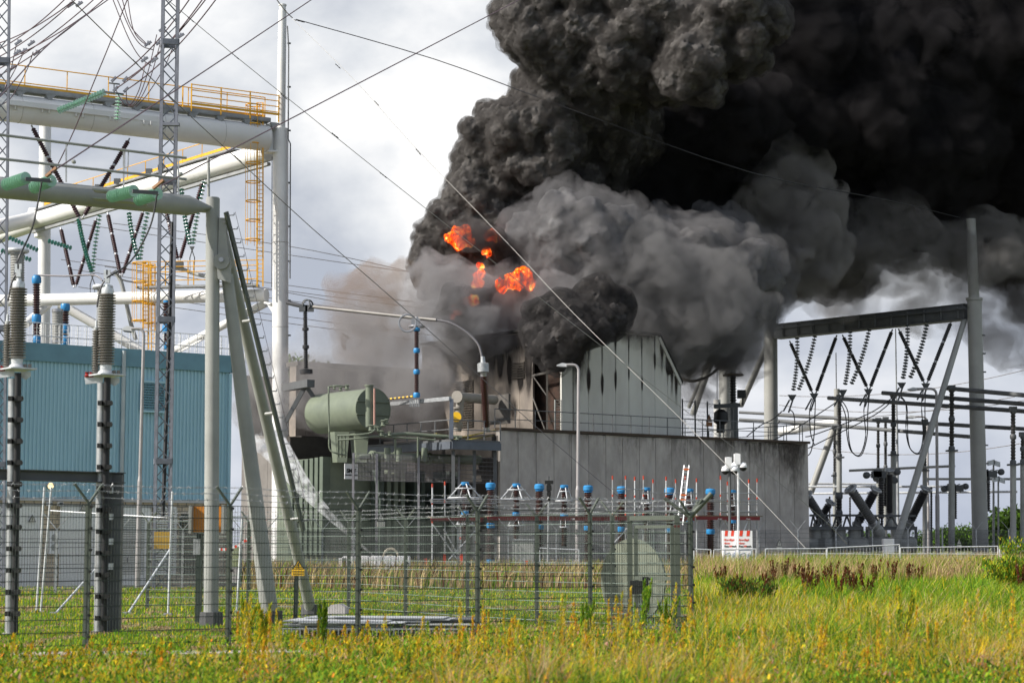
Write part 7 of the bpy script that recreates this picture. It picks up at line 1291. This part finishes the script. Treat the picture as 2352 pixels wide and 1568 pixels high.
smoke('grey_smoke', 'pale grey soft smoke column at the side of the black cloud', [(1800,400,148,60),(1850,390,148,40),(1770,460,147,50),(1835,500,148,75),(1785,590,147,66),(1850,590,148,60),(1700,660,146,60),(1640,780,146,50),(1560,800,147,50)], .18, [(.4,1.5,1),(1.0,.9,2),(2.2,.4,3)], 21, (.42,.4,.39), .7, rag=.5, sub=24, subr=(.22, .5), sub3=8)
for i, (nm, B, c, d) in enumerate((('soft grey smoke spreading over the far gantry', [(1950,520,165,80),(2050,500,165,90),(2180,460,166,100),(2300,500,166,110),(2400,560,166,130),(1900,620,155,60),(2170,600,169,60),(2300,630,169,60),(2060,640,169,44),(2240,680,169,50),(2330,700,169,50),(1950,690,169,44),(2120,680,169,60),(2350,760,169,60),(2000,600,166,70),(2200,620,169,70),(2300,700,169,60)], (.38,.36,.36), .17),
  ('thin dim smoke veiling the lower side of the black cloud', [(2100,430,163,130),(2300,400,163,140),(2400,500,165,150),(1960,450,164,70),(2270,540,166,90),(2380,620,167,80)], (.14,.13,.135), .3),
  ('soft grey smoke low behind the hall gable', [(1600,760,145,70),(1660,730,145,70),(1500,740,143,80),(1640,810,150,56),(1700,800,150,44),(1600,860,150,36),(1400,750,140,60)], (.26,.25,.26), .35),
  ('grey smoke veil hanging above the scorched hall wall', [(1150,710,133,75),(1050,725,132,72),(1240,715,132,66),(1010,690,133,50),(1180,680,131.5,44)], (.42,.41,.42), .36),
  ('thin smoke drifting over the lower hall', [(1000,800,131,60),(930,830,130,60),(880,870,129,60),(800,870,128,56),(860,800,129,50),(730,880,126,50),(1090,800,131,40),(640,900,143,50),(600,950,144,45)], (.36,.35,.35), .11),
  ('thin smoke drifting round the transformer bay and trees', [(780,840,124,70),(900,880,122,60),(700,900,124,60),(960,900,121,50),(850,790,126,50)], (.42,.4,.4), .13),
  ('soft smoke rolling before the grey bank', [(1500,640,131,60),(1600,680,132,70),(1420,660,131,50),(1560,740,132,60),(1450,740,131,50),(1680,720,134,60),(1350,700,130.5,36),(1640,600,135,40)], (.3,.295,.3), .22),
  ('dark wisps curling over the flames', [(1060,560,132.6,20),(1085,540,132.8,14),(1035,535,132.8,14),(1135,555,133,16),(1185,665,129.9,18),(1215,640,130,12),(1165,640,130,10),(1060,715,130,16),(1085,700,130,10)], (.16,.15,.15), .9),
  ('brown translucent smoke wisp beside the plume', [(850,680,136,54),(900,720,136,54),(930,660,137,36),(840,740,136,46),(880,770,136,50),(795,655,136,20)], (.42,.33,.27), .22),
  ('second dim wisp trailing from the grey column', [(1960,560,150,50),(2040,520,150,44),(2100,570,150,36),(2220,590,151,40),(2290,560,151,50)], (.3,.29,.29), .3))):
    smoke('drifting_smoke', nm, B, .3, [(.3, 2.2, 1), (.75, 1.6, 2), (1.7, .8, 3)], 31 + i, c, d, rag=(.34, .34, .5, .5, .45, .4, .6, .45, .5, .6)[i % 10], sub=22, subr=(.2, .6), sub3=6)
smoke('smoke_puff', 'small black puff pouring out of the hall doorway', [(1285,790,121,24),(1320,772,121,26),(1262,768,122,18),(1310,745,122,32),(1350,738,123,28),(1278,822,121.5,20),(1258,795,122,17),(1375,755,122,17),(1240,800,122,10),(1335,710,124,30),(1290,705,124,24),(1375,700,125,38),(1420,690,126,24),(1228,765,122.5,20),(1250,735,123,28),(1400,735,124,18)], .08, [(.8,.6,1),(1.8,.35,2),(4,.16,3)], 11, (.06,.056,.055), 0, sub=20, subr=(.25, .5), fine=1, sub3=8, jit=.6, veil=(.25, .5, (.1,.095,.095), 1.6, 1.6))
fm = bpy.data.materials.new('torn_fire'); fm.use_nodes = True; ft = fm.node_tree; fN = ft.nodes; fL = ft.links; fN.clear(); fo_ = fN.new('ShaderNodeOutputMaterial'); fe = fN.new('ShaderNodeEmission'); fx = fN.new('ShaderNodeMixShader'); fT = fN.new('ShaderNodeBsdfTransparent'); fc = fN.new('ShaderNodeTexCoord'); fp = fN.new('ShaderNodeMapping'); fp.inputs['Rotation'].default_value = (0, .6, 0); fp.inputs['Scale'].default_value = (1.3, 1, .8)
f1 = fN.new('ShaderNodeTexNoise'); f1.inputs['Scale'].default_value = 1.3; f1.inputs['Detail'].default_value = 8; f1.inputs['Roughness'].default_value = .62; f1.inputs['Distortion'].default_value = 1.2; fL.new(fc.outputs['Object'], fp.inputs[0]); fL.new(fp.outputs[0], f1.inputs[0])
fr = fN.new('ShaderNodeValToRGB'); el = fr.color_ramp.elements; el[0].position = .36; el[0].color = (.22, .008, 0, 1); el[1].position = .64; el[1].color = (1, .62, .14, 1); q_ = el.new(.48); q_.color = (.8, .035, .003, 1); q_ = el.new(.58); q_.color = (1, .14, .008, 1); fL.new(f1.outputs[0], fr.inputs[0]); fL.new(fr.outputs[0], fe.inputs[0]); fe.inputs[1].default_value = 1.7
fa_ = fN.new('ShaderNodeMapRange'); fa_.inputs[1].default_value = .4; fa_.inputs[2].default_value = .56; fL.new(f1.outputs[0], fa_.inputs[0]); fL.new(fa_.outputs[0], fx.inputs[0]); fL.new(fT.outputs[0], fx.inputs[1]); fL.new(fe.outputs[0], fx.inputs[2]); fL.new(fx.outputs[0], fo_.inputs[0]); MATS['torn_fire'] = fm
for k, (lab, B) in enumerate((('orange flame glowing in the side of the plume', [(1055,545,134.3,14),(1070,532,134.3,10),(1038,552,134.4,8),(1082,556,134.4,6)]), ('small red flame deep in the plume', [(1128,538,134.3,6),(1142,546,134.6,4),(1120,580,134.6,4)]), ('orange flame under the grey billows', [(1178,650,130.6,12),(1203,638,130.6,12),(1156,655,130.8,8),(1188,630,130.8,8),(1216,658,130.8,6)]), ('faint orange flame tongue above the hall roof', [(1068,700,130.8,6),(1052,714,130.8,5),(1085,692,130.8,4),(1042,730,130.8,3)]), ('dull red glow low in the plume', [(1102,630,133,6),(1096,652,133,5),(1108,612,133.5,4)]))):
    o = billow_mesh('flame', BL(B), .05, [(1.5, .5, 1), (3.5, .25, 2)], 60 + k, 20, (.2, .6)); o.data.materials.clear(); o.data.materials.append(fm); tag(o, lab, 'fire')
# ------------------------------------------------------------------ water jet from the fire hose
m = MB()
for k in range(9):
    j = random.uniform(-1, 1); q = smooth_pts([P(868, 1284, 98), P(800 + j * 2, 1225 - j * 2, 100), P(740 + j * 6, 1165 - j * 6, 102), P(690 + j * 12, 1108 - j * 10, 104), P(645 + j * 17, 1045 - j * 14, 106), P(606 + j * 22, 1000 - j * 16, 108)], 6); nn = len(q); t_, u_, w_ = m._b(q[-1] - q[0]); ra = random.uniform(.5, 1)
    rr = [.035 + (i / nn) ** 1.6 * .5 * ra for i in range(nn)]; b = len(m.v)
    for i in range(nn):
        for a in range(7): an_ = a / 7 * 6.283; m.v.append(q[i] + u_ * (math.cos(an_) * rr[i]) + w_ * (math.sin(an_) * rr[i]))
    for i in range(nn - 1):
        for a in range(7): a2 = (a + 1) % 7; m.f.append((b + i * 7 + a, b + i * 7 + a2, b + i * 7 + 7 + a2, b + i * 7 + 7 + a))
    m.f.append(tuple(range(b + 6, b - 1, -1))); m.f.append(tuple(range(b + (nn - 1) * 7, b + nn * 7)))
tag(m.build('water_jet', vol_mat('water_spray', (.97, .98, 1), 1.6, .1, rag=1.6), None), 'white spreading water jet rising from the wrapped tank towards the burning bay', 'water jet', kind='stuff')
# ------------------------------------------------------------------ labels: members of a row told apart by their order
ORD = 'first second third fourth fifth sixth seventh eighth ninth tenth eleventh twelfth thirteenth fourteenth fifteenth sixteenth seventeenth eighteenth nineteenth twentieth twenty-first twenty-second twenty-third twenty-fourth'.split(); ORD += ['twenty-' + q for q in ORD[4:9]] + ['thirtieth'] + ['thirty-' + q for q in ORD[:9]]
bpy.context.view_layer.update()
def _px(o):
    L_ = [q for q in [o] + list(o.children) if q.type == 'MESH']; c = [q.matrix_world @ Vector(v) for q in L_ for v in q.bound_box]; x = sum(v.x for v in c) / len(c); y = sum(v.y for v in c) / len(c); z = sum(v.z for v in c) / len(c); return (x / y, -(z - EYE) / y)
same = {}
for o in C.objects:
    if o.parent is None and o.get('group') and o.get('label'): same.setdefault((o['group'], o['label']), []).append(o)
for (g_, l_), os_ in same.items():
    if 1 < len(os_) <= 39:
        ax_ = 1 if 'conductor passing' in l_ or 'power line' in l_ else 0
        for i, o in enumerate(sorted(os_, key=lambda q: _px(q)[ax_])):
            w_ = l_.split()[:10]; o['label'] = ' '.join(w_).rstrip(',') + (', %s from the top' if ax_ else ', %s from the left') % ORD[i]
